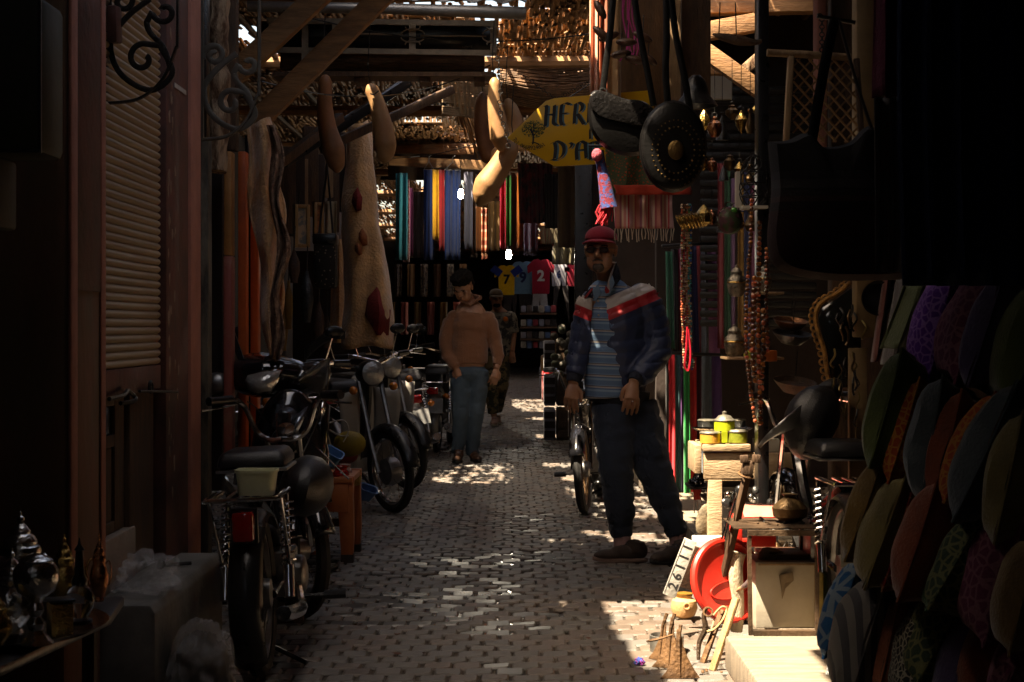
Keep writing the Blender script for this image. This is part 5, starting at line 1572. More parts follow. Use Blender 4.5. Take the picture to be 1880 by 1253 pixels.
# big red basin lid standing on edge
rd = thing('basin_lid', 'big round bright red plastic lid standing on edge against the stall', 'lid', P(1330, 1145, 5.95))
M = Matrix.Translation(P(1336, 1065, 6.0)) @ Euler((R(78), R(-6), R(28))).to_matrix().to_4x4()
q = MB().lathe([(.001, 0), (.125, .0), (.135, .004), (.14, .012), (.15, .012), (.158, .004), (.158, -.006), (.148, -.004), (.135, -.006), (.001, -.006)], seg=56)
z = MB(); z.add(q.v, q.f, M); z.build('lid_disc', mRedP, rd)
q = MB().torus((0, 0, .003), .078, .004, seg=30, rs=6)
for v in q.v: v.x *= 1.1; v.y = v.y * .42 - .035
z = MB(); z.add(q.v, q.f, M); z.build('embossed_oval', mRedP, rd)
# white tray behind the lid, book
box3('white_carton', 'white carton glaring in the sun behind the red lid', 'box', 1276, 1332, 990, 1030, 6.5, .12, mat('white card', (.7, .66, .58), .7))
bk = tag(MB().box(P(1262, 1040, 6.45), (.09, .03, .17), rot=(0, R(18), 0)).build('brown_book', mLea, bevel=.004), 'brown book leaning behind the number plate', 'book')
npl = thing('number_plate', 'loose grey number plate reading 26111 leaning upright on the paving', 'number plate', G(1232, 1090))
pc = P(1248, 1043, 6.35)
M = Matrix.Translation(pc) @ Euler((R(-12), R(23), 0)).to_matrix().to_4x4()
z = MB(); z.add(MB().box((0, 0, 0), (.052, .003, .235)).v, MB().box((0, 0, 0), (.052, .003, .235)).f, M)
z.build('plate', mat('plate enamel', (.42, .4, .36), .45, var=.3, scale=16), npl, bevel=.001)
for i, chx in enumerate('26111'):
    text('plate_number', chx, .052, mLetK, npl, M @ Matrix.Translation((.018, -.0025, -.088 + .04 * i)) @ Matrix.Rotation(R(-90), 4, 'Y') @ FRONT, extrude=.0004, offset=.001)
MB().tube([M @ Vector((-.022, -.002, -.11)), M @ Vector((-.022, -.002, .11))], .0015, 4).build('plate_rim', mAlu, npl)
# clay pot
cp = thing('clay_pot', 'round pale clay pot with a handle loop in the sun beside the red lid', 'pot', G(1255, 1137))
o = G(1256, 1136); o.z = 0
MB().lathe([(.02, 0), (.045, .015), (.056, .045), (.05, .075), (.03, .088), (.034, .096), (.026, .094)], o, seg=24).build('pot_body', mat('pale clay', (.6, .34, .15), .7, var=.2, scale=14), cp)
MB().torus(o + Vector((.005, -.055, .06)), .012, .004, (R(90), 0, 0), 14, 6).build('loop_handle', mat('pale clay', None), cp)
MB().lathe([(.035, .097), (.036, .105), (.001, .112)], o, seg=18).build('cork_lid', mOch, cp)
# tin / bowl rim on ground
bw = thing('tin_basin', 'old dented tin can lying open on the sunny paving behind the iron shares', 'tin', G(1225, 1195))
o = G(1224, 1196)
MB().lathe([(.062, 0), (.064, .06), (.06, .062), (.057, .058), (.055, .003), (.001, .003)], o, seg=26).build('can', mat('grey tin', (.3, .28, .25), .45, metal=.6, var=.5, scale=9), bw)
# iron plough shares
mRustI = mat('rusted iron', (.2, .1, .04), .7, metal=.3, var=.5, scale=12, bump=.6, c2=(.09, .045, .02))
def share(label, px, py, w, h, d, rz):
    k = d / F
    t = thing('iron_share', label, 'ploughshare', P(px, py, d), 'rusty iron shares standing on the paving')
    out = [(-.5, 0), (.5, 0), (.36, .18), (.2, .45), (.1, .7), (.06, 1.0), (-.03, 1.02), (-.07, .7), (-.16, .42), (-.33, .15)]
    o = G(px, py)
    M = Matrix.Translation(o) @ Euler((R(-8), 0, rz)).to_matrix().to_4x4()
    MB().prism([(x * w * k, z * h * k) for x, z in out], .006, M).build('blade', mRustI, t, bevel=.0015)
    MB().tube([M @ Vector((0, -.004, .05 * h * k)), M @ Vector((.0, -.006, .8 * h * k)), M @ Vector((.01, 0, 1.1 * h * k))], [.002, .005, .007], 7).build('tang', mRustI, t)
share('foremost flared iron share standing nearest the camera', 1248, 1246, 76, 88, 5.57, R(8))
share('middle flared iron share tucked behind the foremost one', 1228, 1228, 70, 92, 5.7, R(-30))
share('rear flared iron share leaning against the tin can', 1212, 1214, 66, 80, 5.85, R(-55))
tag(MB().tube(smoothpath([P(1187, 1178, 5.7), P(1215, 1172, 5.68), P(1236, 1165, 5.66)], 5), [.004, .008, .010, .011, .010, .008, .008, .008, .007, .006, .005], 8, flat=.5).build('iron_spike', mRustI), 'flat iron blade lying across the tin can', 'blade')
yn = crumple(G(1174, 1216, .012), .016, .016, .014, 9, .5)
tag(yn.build('yarn_tuft', mat('purple blue yarn', (.35, .05, .3), .9, var=1, scale=60, c2=(.05, .1, .4))), 'small purple and blue yarn tuft on the paving', 'yarn')
for i in range(6):
    o = G(1300 + rnd.uniform(-12, 28), 1236 + rnd.uniform(-8, 8), .004)
    tag(MB().ell(o, (.006, .005, .004), seg=7, rings=5).build('pebble', mRustI), 'tiny crumb of debris at the foot of the sunlit platform edge', 'pebble', 'crumbs by the platform edge')
# leaning planks, sickles and tools
def plank(label, a, b, w, th, m, name='leaning_plank', cat='plank', **kw):
    return tag(MB().beam(a, b, w, th, kw.pop('roll', 0)).build(name, m, bevel=.002), label, cat, **kw)
mGoldW = mat('honey wood', (.5, .32, .15), .65, var=.4, scale=8, bump=.4, stretch=(4, 4, 1))
plank('foremost honey-coloured wooden slat leaning by the platform edge', G(1308, 1232, .0), P(1352, 1098, 5.75), .03, .014, mGoldW)
plank('shorter brown slat leaning left of the foremost one', G(1290, 1218, .0), P(1326, 1120, 5.9), .022, .012, mRustI)
plank('pale lit wooden slat behind the two front slats', G(1302, 1190, .0), P(1330, 1075, 6.0), .02, .012, mat('pale wood', (.6, .48, .32), .7))
lgm = thing('carved_pole', 'long dark carved pole with a socket head leaning across the stall', 'pole', G(1315, 1140))
a, b = P(1312, 1130, 6.05), P(1372, 870, 5.9)
MB().beam(a, b, .028, .02).build('shaft', mWoodD, lgm, bevel=.003)
MB().beam(P(1370, 872, 5.9), P(1375, 846, 5.9), .05, .04).build('socket', mWoodD, lgm, bevel=.006)
MB().beam(P(1367, 850, 5.88), P(1366, 836, 5.88), .018, .03).beam(P(1388, 850, 5.88), P(1389, 835, 5.88), .018, .03).build('prongs', mWoodD, lgm, bevel=.003)
MB().torus(P(1369, 872, 5.9), .026, .004, (.3, .25, 0), 16, 6).build('collar', mRustI, lgm)
sk_ = thing('metal_rod', 'pair of thin bright metal rods leaning beside the carved pole', 'rod', P(1320, 1000, 5.95))
MB().tube([P(1325, 990, 5.95), P(1352, 905, 5.95)], .004, 6).tube([P(1330, 990, 5.93), P(1351, 915, 5.93)], .003, 6).build('rods', mChrome, sk_)
sn = thing('sickle', 'coiled iron sickle and chain tools piled against the slats', 'tool', G(1290, 1210))
MB().tube(smoothpath([G(1282, 1212, .01), P(1284, 1180, 5.85), P(1295, 1155, 5.85), P(1292, 1130, 5.85), P(1298, 1115, 5.85)], 5), lerps([.006, .009, .011, .008, .006], 5), 8).build('hook_shaft', mIrB, sn)
MB().torus(P(1300, 1124, 5.84), .016, .004, (R(70), 0, 0), 16, 6).torus(P(1330, 1122, 5.84), .018, .003, (R(60), .4, 0), 16, 6).build('ring', mRustI, sn)
MB().tube(smoothpath([P(1298, 1160, 5.8), P(1312, 1155, 5.8), P(1326, 1140, 5.8), P(1334, 1120, 5.82), P(1325, 1115, 5.82), P(1310, 1130, 5.82)], 5), .0045, 7).build('sickle_blade', mGoldW, sn)
# pale column / bone-like carved trunk and tube
tag(MB().tube(smoothpath([P(1352, 1160, 6.0), P(1354, 1100, 6.0), P(1350, 1050, 6.0), P(1356, 1015, 6.0)], 4), [.022, .024, .026, .025, .024, .024, .026, .028, .028, .027, .026, .028, .03], 12).build('driftwood_post', mat('bleached wood', (.6, .5, .35), .7, var=.4, scale=10, bump=.6, stretch=(3, 3, 1))), 'bleached stumpy wooden post standing behind the stand leg', 'post')
tag(MB().tube(smoothpath([P(1352, 1085, 5.98), P(1375, 1070, 5.95), P(1396, 1045, 5.92), P(1404, 1015, 5.92), P(1435, 1018, 5.95)], 5), lerps([.004, .012, .016, .02, .012], 5), 10).build('curved_horn', mat('horn', (.42, .28, .14), .4, var=.6, scale=8, bump=.3, c2=(.08, .06, .06))), 'curved striped horn resting on the post under the stand', 'horn')
box3('flat_box', 'dark box lid and papers inside the stand under the shelf', 'box', 1400, 1490, 1018, 1034, 5.9, .2, mLea)
for i in range(10):
    px = 1392 + i * 12
    o = P(px, 962 + rnd.uniform(-3, 3), 5.8 + rnd.uniform(0, .15))
    tag(MB().beam(o, o + Vector((rnd.uniform(-.06, .06), rnd.uniform(.03, .1), rnd.uniform(.0, .02))), .012, .008).build('hand_tool', [mIrB, mTar, mBlack][i % 3], bevel=.001), 'small dark iron tool lying in the jumble on the iron stand shelf', 'tool', 'tools jumbled on the stand shelf')
pl_ = thing('brass_pot', 'dark squat brass pot with a handle on the iron stand', 'pot', P(1430, 960, 5.9))
MB().lathe([(.03, 0), (.06, .02), (.065, .05), (.04, .075), (.02, .09), (.03, .1)], P(1450, 958, 5.9), seg=20).build('pot_body', mat('old bronze', (.12, .07, .03), .4, metal=.7, bump=.3, scale=12), pl_)
for i in range(14):
    px = 1330 + rnd.uniform(0, 90)
    o = P(px, 912 + rnd.uniform(-12, 12), 6.5 + rnd.uniform(0, .2))
    tag(MB().ell(o, (rnd.uniform(.012, .03), .02, rnd.uniform(.008, .016)), (rnd.uniform(0, 2), rnd.uniform(0, 2), 0), seg=10, rings=6).build('metal_trinket', [mSilver, mTar, mChrome, mBlack][i % 4]), 'shiny metal trinket in the heap under the wooden table', 'trinket', 'trinkets heaped under the table')
# wooden table with tins
wt = thing('wooden_table', 'rough whitewashed wooden table with tins on it behind the carved pole', 'table', G(1320, 985))
dT = 6.85
a, b = P(1286, 905, dT), P(1385, 815, dT)
wk = dT / F
MB().b2(P(1292, 0, dT).x, P(1460, 0, dT).x, dT, dT + .03, P(0, 880, dT).z, P(0, 832, dT).z).build('front_board', mWhiteW, wt, bevel=.004)
MB().b2(P(1290, 0, dT).x, P(1378, 0, dT).x, dT - .012, dT + .3, P(0, 829, dT).z, P(0, 816, dT).z).build('top_board', mWhiteW, wt, bevel=.004)
MB().b2(P(1294, 0, dT).x, P(1365, 0, dT).x, dT + .002, dT + .028, P(0, 870, dT).z - .03, P(0, 870, dT).z - .026).build('batten', mWood, wt)
MB().b2(P(1300, 0, dT).x, P(1326, 0, dT).x, dT + .0, dT + .05, 0, P(0, 881, dT).z).build('leg', mWhiteW, wt, bevel=.004)
MB().b2(P(1426, 0, dT).x, P(1448, 0, dT).x, dT + .0, dT + .05, PZ, P(0, 881, dT).z).build('leg', mWhiteW, wt, bevel=.004)
MB().b2(P(1276, 0, dT).x, P(1288, 0, dT).x, dT + .0, dT + .28, P(0, 870, dT).z, P(0, 818, dT).z).build('side_board', mWhiteW, wt, bevel=.004)
MB().b2(P(1300, 0, dT).x, P(1450, 0, dT).x, dT + .06, dT + .3, P(0, 925, dT).z, P(0, 920, dT).z).build('shelf', mWoodD, wt)
box3('pale_carton', 'off-white carton leaning at the back of the wooden table', 'box', 1384, 1440, 806, 830, 7.1, .05, mCard)
def tin(label, px, py, w, h, d, m, knob=False):
    k = d / F
    o = P(px, py, d)
    t = thing('round_tin', label, 'tin', o, 'round tins on the wooden table')
    MB().lathe([(w * k * .47, 0), (w * k / 2, .002), (w * k / 2, h * k * .8), (w * k * .47, h * k * .82)], o, seg=26).build('tin_body', m, t)
    MB().lathe([(w * k * .52, h * k * .8), (w * k * .53, h * k * .88), (w * k * .45, h * k), (.001, h * k * 1.04)], o, seg=26).build('tin_lid', mTin, t)
    if knob:
        MB().lathe([(w * k * .42, h * k), (w * k * .3, h * k * 1.25), (w * k * .1, h * k * 1.35), (w * k * .12, h * k * 1.55), (.001, h * k * 1.65)], o, seg=20).build('domed_knob', mTin, t)
mYG = mat('yellow green enamel', (.42, .48, .03), .3, bump=.1)
tin('orange tin with a pale lid at the left front of the table', 1304, 814, 38, 22, 6.88, mat('amber enamel', (.7, .34, .06), .3))
tin('olive green tin at the right front of the table', 1354, 813, 36, 24, 6.9, mat('olive enamel', (.22, .25, .03), .35))
tin('yellow-green tin with a domed silver knob lid, in the middle on top', 1330, 791, 38, 22, 6.92, mYG, True)
tin('low dark tin with a beaded rim on the silver dish', 1298, 784, 34, 14, 7.05, mTar)
tin('small grey patterned tin right of the domed one', 1358, 784, 22, 14, 7.05, mTar)
tag(MB().lathe([(.001, 0), (.12, 0), (.13, .006), (.133, .006), (.12, -.003)], P(1326, 788, 7.05), seg=36).build('silver_dish', mSilver), 'wide silver dish under the back tins', 'dish')
wd = thing('tin_support', 'small yellow candle stub holder between the front tins', 'candle', P(1330, 812, 6.85))
MB().b2(P(1325, 0, 6.85).x, P(1335, 0, 6.85).x, 6.84, 6.86, P(0, 813, 6.85).z, P(0, 792, 6.85).z).build('stub', mYG, wd)
# wooden piece and shoes on dark shelf left of table
sh2 = thing('shoe', 'black leather shoe on a dark shelf left of the wooden table', 'shoe', P(1280, 893, 7.3))
q = MB().ell(P(1276, 886, 7.3), (.03, .07, .022)).ell(P(1283, 880, 7.36), (.028, .04, .035))
remesh(q, .004, 'upper', mGloss, sh2)
MB().b2(P(1264, 0, 7.3).x, P(1302, 0, 7.3).x, 7.22, 7.45, P(0, 896, 7.3).z, P(0, 892, 7.3).z).build('shelf_slat', mBlack, sh2)
fan = thing('carved_paddle', 'oval carved wooden paddle with a metal ring leaning below the shoe', 'paddle', P(1292, 985, 6.9))
MB().ell(P(1292, 955, 6.9), (.032, .012, .07), (0, R(12), 0)).build('paddle', mat('dusty wood', (.25, .19, .12), .7, var=.5, scale=14, bump=.4), fan)
MB().torus(P(1304, 945, 6.88), .014, .0025, (R(80), 0, 0), 16, 5).tube([P(1305, 930, 6.88), P(1309, 912, 6.9)], .0025, 5).build('ring', mChrome, fan)
fr_ = drape('red_tassel', 'red cloth end with a pale fringe below the dark shelf', 'cloth', 1273, 1287, 896, 918, 7.25, mRedP if False else cloth('bright red cloth', (.4, .03, .03)), folds=1, amp=.008, fringe=.06, fm=cloth('pale thread', (.4, .3, .26)))

# ------------------------------------------------------------------ coloured cloth lengths hanging on the right, behind the man
RC = [(1222, 1232, 462, 640, (.02, .09, .06), 'dark green'), (1232, 1242, 458, 645, (.012, .012, .015), 'black'), (1238, 1250, 458, 645, (.1, .012, .03), 'wine red'), (1248, 1262, 455, 645, (.14, .07, .12), 'dusty mauve'), (1262, 1276, 452, 650, (.015, .015, .05), 'midnight blue'),
      (1274, 1286, 450, 650, (.12, .015, .02), 'dark crimson'), (1286, 1296, 450, 650, (.06, .07, .09), 'slate grey'), (1294, 1312, 449, 652, (.2, .09, .2), 'lilac')]
RC2 = [(1222, 1232, 648, 900, (.02, .02, .02), 'black'), (1228, 1237, 650, 910, (.4, .02, .03), 'scarlet'), (1238, 1247, 652, 905, (.04, .09, .1), 'sea green'), (1246, 1256, 654, 935, (.05, .015, .07), 'deep purple'), (1255, 1264, 654, 940, (.01, .16, .04), 'bottle green'),
       (1263, 1276, 656, 930, (.3, .02, .02), 'brick red'), (1276, 1290, 654, 945, (.05, .01, .015), 'maroon'), (1288, 1304, 654, 900, (.05, .06, .07), 'grey'), (1303, 1322, 654, 880, (.06, .03, .09), 'violet')]
for i, (x0, x1, y0, y1, c, nm) in enumerate(RC + RC2):
    row = 'upper' if i < len(RC) else 'lower'
    drape('folded_cloth', nm + ' length of cloth in the ' + row + ' row behind the bead strands', 'cloth', x0, x1 + 2, y0, y1, 10.6 + (i % 3) * .06, cloth('rc' + str(i), tuple(q_ * 1.9 for q_ in c)), folds=1, amp=.02, taper=1.1, skew=.3 if row == 'upper' else .1, group='cloth lengths on the right wall')
beamthing(P(1215, 648, 10.5), P(1325, 652, 10.5), .02, .02, 'thin rail between the two rows of hung cloth', mBlack)
beamthing(P(1215, 452, 10.6), P(1325, 446, 10.6), .02, .02, 'thin rail above the upper row of hung cloth', mBlack)
tag(MB().b2(P(1205, 0, 11).x, 2.6, 11, 11.1, 0, ZR).build('partition', mDark), 'dark partition behind the hung cloth lengths', 'wall')
# second, dark shutter and ledge behind the lanterns
mPoly.node_tree.nodes['Principled BSDF'].inputs['Transmission Weight'].default_value = 0
mPoly.node_tree.nodes['Principled BSDF'].inputs['Alpha'].default_value = .16
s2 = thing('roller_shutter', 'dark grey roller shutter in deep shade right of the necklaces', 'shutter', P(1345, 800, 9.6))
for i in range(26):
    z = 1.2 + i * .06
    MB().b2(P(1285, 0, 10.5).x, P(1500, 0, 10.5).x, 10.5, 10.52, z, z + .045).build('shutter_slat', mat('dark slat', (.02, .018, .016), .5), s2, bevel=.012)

# litter on the paving, wires overhead
rnd = random.Random(21)
for i in range(16):
    o = G(rnd.uniform(640, 1180), rnd.uniform(1010, 1235), .004)
    r_ = rnd.uniform(.008, .02)
    n = 7
    mb = MB()
    mb.add([o] + [o + Vector((r_ * rnd.uniform(.4, 1.2) * math.cos(2 * PI * k / n), r_ * rnd.uniform(.4, 1.2) * math.sin(2 * PI * k / n), rnd.uniform(0, .006))) for k in range(n)], [(0, 1 + k, 1 + (k + 1) % n) for k in range(n)])
    tag(mb.build('litter_scrap', [mat('dead leaf', (.14, .05, .025), .9), mat('paper scrap', (.3, .28, .24), .9), mLea][i % 3], solid=.001), ['reddish dead leaf', 'pale scrap of paper', 'dark scrap'][i % 3] + ' trodden flat on the paving', 'litter', 'litter on the paving')
for i, (a, b, sag) in enumerate((((520, 20, 8.8), (1100, 60, 9.2), .1), ((480, 150, 7.9), (900, 120, 9.3), .12), ((700, 290, 14), (1090, 150, 11), .15))):
    p0, p1 = P(*a), P(*b)
    MBw = MB().tube([p0.lerp(p1, t / 12) + Vector((0, 0, -sag * 4 * (t / 12) * (1 - t / 12))) for t in range(13)], .004, 5)
    tag(MBw.build('electric_wire', mBlack), ['black wire sagging along the tin awning edge', 'black wire sagging behind the hanging gourds', 'black wire running down to the blue scarves'][i], 'wire')
# ------------------------------------------------------------------ hanging things, upper right
# bright pink plaster post and curtains behind the bags
cur = [(1083, 1100, -40, 176, 7.6, (.85, .42, .28), 'salmon cloth edge catching the sun beside the sign'), (1098, 1116, -40, 200, 7.7, (.35, .09, .04), 'rust cloth strip next to the salmon one'),
       (1112, 1140, -40, 200, 7.9, (.6, .38, .2), 'sandy ribbed cloth behind the slippers')]
for x0, x1, y0, y1, d, c, lab in cur:
    drape('hanging_cloth', lab, 'cloth', x0, x1, y0, y1, d, cloth('cur' + str(x0), c), folds=1.5, amp=.02)
tag(MB().b2(P(1140, 0, 8.3).x, P(1225, 0, 8.3).x, 8.3, 8.36, P(0, 300, 8.3).z, ZR).build('wooden_board', mat('board brown', (.16, .08, .035), .8, var=.4, scale=5, bump=.3, stretch=(4, 1, 1)), bevel=.004), 'brown board hanging behind the bag straps', 'board')
tag(MB().b2(P(1222, 0, 8.25).x, P(1250, 0, 8.25).x, 8.25, 8.36, P(0, 230, 8.25).z, ZR).build('wooden_post', mWood, bevel=.006), 'lighter upright post right of the brown board', 'post')
tag(MB().b2(P(1251, 0, 8.4).x, P(1305, 0, 8.4).x, 8.4, 8.46, P(0, 200, 8.4).z, ZR).build('wooden_board', mWoodD, bevel=.004), 'dark board between the light post and the timber braces', 'board')
# timber structure, right top (1290-1410)
beamthing(P(1295, 95, 9), P(1400, 170, 9), .075, .09, 'diagonal timber brace catching the light at the top right')
beamthing(P(1290, 60, 9.3), P(1400, 40, 9.3), .1, .1, 'upper timber beam end at the top right')
beamthing(P(1285, 12, 9.4), P(1500, 8, 9.4), .12, .1, 'horizontal timber beam along the top right')
beamthing(P(1395, 20, 9.1), P(1400, 200, 9.1), .05, .05, 'upright timber behind the lattice', mBark)
beamthing(P(1290, 130, 9.5), P(1330, 128, 9.5), .08, .06, 'short timber stub below the brace')
beamthing(P(1360, 135, 9.2), P(1405, 95, 9.2), .1, .06, 'splintered pale timber lit by the sun', mBark)
tag(MB().b2(P(1298, 0, 10.2).x, P(1345, 0, 10.2).x, 10.2, 10.25, P(0, 182, 10.2).z, P(0, 140, 10.2).z).build('pale_board', mCard), 'pale board seen behind the timber brace', 'board')
tag(MB().b2(P(1392, 0, 6.6).x, P(1412, 0, 6.6).x, 6.6, 6.7, PZ, ZR).build('shop_post', mBlack, bevel=.004), 'slim black post between the timbers and the lattice window', 'post')
tag(MB().b2(P(1500, 0, 6.9).x, P(1519, 0, 6.9).x, 6.9, 7.0, P(0, 300, 6.9).z, ZR).build('wall_pier', mPink, bevel=.01), 'narrow pink painted pier behind the lattice window', 'pier')
tag(MB().b2(P(1540, 0, 6.8).x, P(1900, 0, 6.8).x, 6.95, 7.05, PZ, ZR).build('partition', mWoodD, bevel=.01), 'dark brown panel closing the right shop behind the bags', 'wall')
tag(MB().b2(P(1572, 0, 5.9).x, P(1608, 0, 5.9).x, 5.9, 5.98, P(0, 620, 5.9).z, ZR).build('door_post', mat('cream paint', (.24, .15, .07), .6, var=.3, scale=7), bevel=.006), 'cream painted post beside the maroon cloth', 'post')
tag(MB().b2(P(1574, 0, 5.85).x, P(1608, 0, 5.85).x, 5.99, 6.02, .5, P(0, 640, 5.9).z - .0).build('door_post', mat('cream paint', None), bevel=.004), 'lower stretch of pale board with black wire scribbles behind the cushions', 'board')
# lattice window
lw = thing('lattice_window', 'slanting wooden lattice panel with a rounded top rail hung on a chain', 'lattice', P(1490, 240, 5.6))
dL = 5.6
MB().tube([P(1408, 97, dL), P(1470, 100, dL), P(1562, 106, dL)], .013, 12).build('top_rail', mWood, lw)
MB().beam(P(1452, 104, dL), P(1443, 262, dL), .03, .02).build('side_rail', mWoodH if False else mWood, lw, bevel=.003)
MB().beam(P(1572, 108, dL), P(1582, 262, dL), .02, .02).build('side_rail', mWoodD, lw, bevel=.003)
mLat = mat('lattice wood', (.28, .15, .06), .7, var=.4, scale=12)
for i in range(-5, 8):
    x0 = 1455 + i * 22
    def clip(xa, ya, xb, yb):
        pts = []
        for t in range(41):
            x, y = xa + (xb - xa) * t / 40, ya + (yb - ya) * t / 40
            if 1454 < x < 1576 and 108 < y < 262: pts.append((x, y))
        return pts
    for s, dd in ((1, 0), (-1, .009)):
        q = clip(x0 if s > 0 else x0 + 110, 100, (x0 + 150) if s > 0 else x0 - 40, 265)
        if len(q) > 2:
            MB().beam(P(*q[0], dL + dd), P(*q[-1], dL + dd), .009, .006).build('lattice_slat', mLat, lw)
lk2 = MB()
for i in range(9):
    lk2.torus(P(1509, 36 + i * 7, 5.55), .008, .002, (R(90), 0, R(90) * (i % 2)), 9, 5)
lk2.tube(smoothpath([P(1500, 28, 5.55), P(1506, 26, 5.55), P(1512, 32, 5.55)]), .003, 5)
tag(lk2.build('hanging_chain', mIron), 'small hook and chain above the lattice panel', 'chain')
# leather bag, left (crescent) and round studded bag
mLeaB = mat('black leather', (.004, .0035, .0035), .45, spec=.22, scale=10, bump=.12, bscale=90)
cbg = thing('leather_bag', 'black crescent leather bag with a glossy flap hanging in front of the sign', 'bag', P(1140, 285, 6.0))
dB = 6.0
kB = dB / F
def bagpart(out, y, th, m, name, par, bev=.006, bulge=0, pillow=True):
    cx = sum(p[0] for p in out) / len(out); cy = sum(p[1] for p in out) / len(out)
    n = len(out)
    mb = MB()
    vs = []
    for s, f, yy in ((0, 1, 0), (1, .93, th * .7), (2, .6, th), (3, .25, th * 1.1)):
        for (x, yy2) in out:
            q = P(cx + (x - cx) * f, cy + (yy2 - cy) * f, y)
            vs.append((q.x, q.y - yy, q.z))
    fs = []
    for r in range(3):
        for i in range(n):
            fs.append((r * n + i, r * n + (i + 1) % n, (r + 1) * n + (i + 1) % n, (r + 1) * n + i))
    fs.append(tuple(3 * n + i for i in range(n)))
    b0 = len(vs)
    for (x, yy2) in out:
        q = P(x, yy2, y); vs.append((q.x, q.y + th * .6, q.z))
    for i in range(n): fs.append((i, b0 + i, b0 + (i + 1) % n, (i + 1) % n))
    fs.append(tuple(b0 + i for i in range(n))[::-1])
    mb.add(vs, fs)
    return mb.build(name, m, par, bevel=0)
def sp2(pts, n=5):
    q = smoothpath([Vector((x, 0, y)) for x, y in pts + [pts[0]]], n)
    return [(v.x, v.z) for v in q[:-1]]
bagpart(sp2([(1085, 170), (1080, 200), (1086, 240), (1110, 270), (1145, 285), (1180, 282), (1205, 255), (1200, 205), (1180, 196), (1140, 190), (1110, 176), (1095, 166)]), dB, .04, mLeaB, 'bag_body', cbg)
bagpart(sp2([(1083, 176), (1084, 196), (1100, 215), (1150, 228), (1205, 232), (1203, 204), (1180, 186), (1150, 182), (1115, 170), (1095, 166)]), dB - .045, .012, mat('shiny leather', (.008, .007, .007), .28, bump=.4, scale=12, spec=.5), 'flap', cbg)
for pts in ([(1107, 165), (1112, 120), (1120, 60), (1128, -30)], [(1200, 195), (1190, 140), (1178, 80), (1168, 20), (1160, -30)]):
    MB().tube(smoothpath([P(x, y, dB - .02) for x, y in pts]), .012, 8, flat=.25).build('strap', mLeaB, cbg)
MB().torus(P(1107, 170, dB - .03), .014, .003, (R(90), 0, 0), 14, 6).build('strap_ring', mTar, cbg)
rbg = thing('leather_bag', 'round black leather bag with brass studs and a central brass medallion', 'bag', P(1235, 350, 5.7))
dR = 5.7
circ = [(1236 + 62 * math.cos(R(a)) * (1 if a > 180 or a < 0 else 1), 268 + (86 if math.sin(R(a)) > 0 else 84) * math.sin(R(a))) for a in range(0, 360, 15)]
bagpart(circ, dR, .03, mLeaB, 'bag_body', rbg)
bagpart([(x * .94 + 1240 * .06, y * .94 + 16) for x, y in circ], dR - .032, .012, mLeaB, 'flap', rbg)
MB().ell(P(1241, 276, dR - .055), (.028, .008, .034)).build('medallion', mat('old brass', (.14, .085, .03), .45, metal=.9, bump=.4, scale=30), rbg)
sd = MB()
for rr, n in ((34, 26), (44, 34), (52, 40)):
    for i in range(n):
        a = 2 * PI * i / n
        sd.ell(P(1241 + rr * math.cos(a), 276 + rr * 1.25 * math.sin(a), dR - .048 + .0006 * (rr - 34)), .0035, seg=6, rings=4)
tag(sd.build('studs', MATS['old brass'], rbg), kind='stuff')
for pts in ([(1226, 190), (1222, 130), (1224, 60), (1222, -40)], [(1270, 225), (1258, 150), (1240, 60), (1228, -40)]):
    MB().tube(smoothpath([P(x, y, dR) for x, y in pts]), .012, 8, flat=.25).build('strap', mLeaB, rbg)
# slippers / leather fish shapes strung up
for i, (px, py, ang, d) in enumerate(((1102, 18, 60, 6.3), (1104, 62, 40, 6.3), (1118, 68, -20, 6.35), (1180, 68, 25, 6.4), (1150, 78, 0, 6.4), (1190, 108, 35, 6.4), (1165, 110, 15, 6.4), (1140, 100, -10, 6.4))):
    t = thing('leather_slipper', ['topmost', 'second from the top', 'third', 'right-hand upper', 'middle', 'right-hand lower', 'lowest middle', 'left lower'][i] + ' of the dark leather slippers strung above the crescent bag', 'slipper', P(px, py, d), 'leather slippers strung on cords')
    MB().ell(P(px, py, d), (.042, .02, .016), (0, R(ang), 0), seg=12, rings=8).build('slipper', mLea, t)
    MB().tube([P(px, py - 4, d), P(px + 2, py - 40, d + .02)], .002, 4).build('cord', mBlack, t)
fe = thing('wooden_fish', 'long carved dark wooden fish hanging on two chains at the top right', 'carving', P(1352, 75, 6.5))
q = MB().tube(smoothpath([P(1308, 63, 6.5), P(1325, 68, 6.5), P(1355, 74, 6.5), P(1385, 78, 6.5), P(1398, 76, 6.5)], 4), lerps([.003, .014, .022, .012, .008], 4), 10).build('fish_body', mWoodD, fe)
MB().tube([P(1320, 64, 6.5), P(1322, 5, 6.5)], .0025, 4).tube([P(1352, 68, 6.5), P(1350, 5, 6.5)], .0025, 4).build('chains', mIron, fe)
# pink cords tangle, cord line
pk = thing('pink_cords', 'tangled pink silk cords hanging between the straps', 'cord', P(1155, 130, 7))
mPk = cloth('pink silk', (.5, .05, .2))
for i in range(7):
    x = 1145 + i * 4
    MB().tube(smoothpath([P(x, -20, 7), P(x + U(-6, 6), 30, 7), P(x + U(-9, 9), 80, 7), P(x + U(-8, 8), 120 + U(-20, 12), 7)]), .0035, 5).build('cord', mPk, pk)
# lamp shade pale bell
ls = thing('metal_bell', 'grey fluted metal lampshade hanging right of the round bag', 'lampshade', P(1280, 195, 7.5))
MB().lathe([(.02, .14), (.04, .12), (.055, .08), (.06, .05), (.09, .015), (.1, 0), (.095, 0), (.055, .05)], P(1278, 195, 7.5), seg=26).build('shade', mTar, ls)
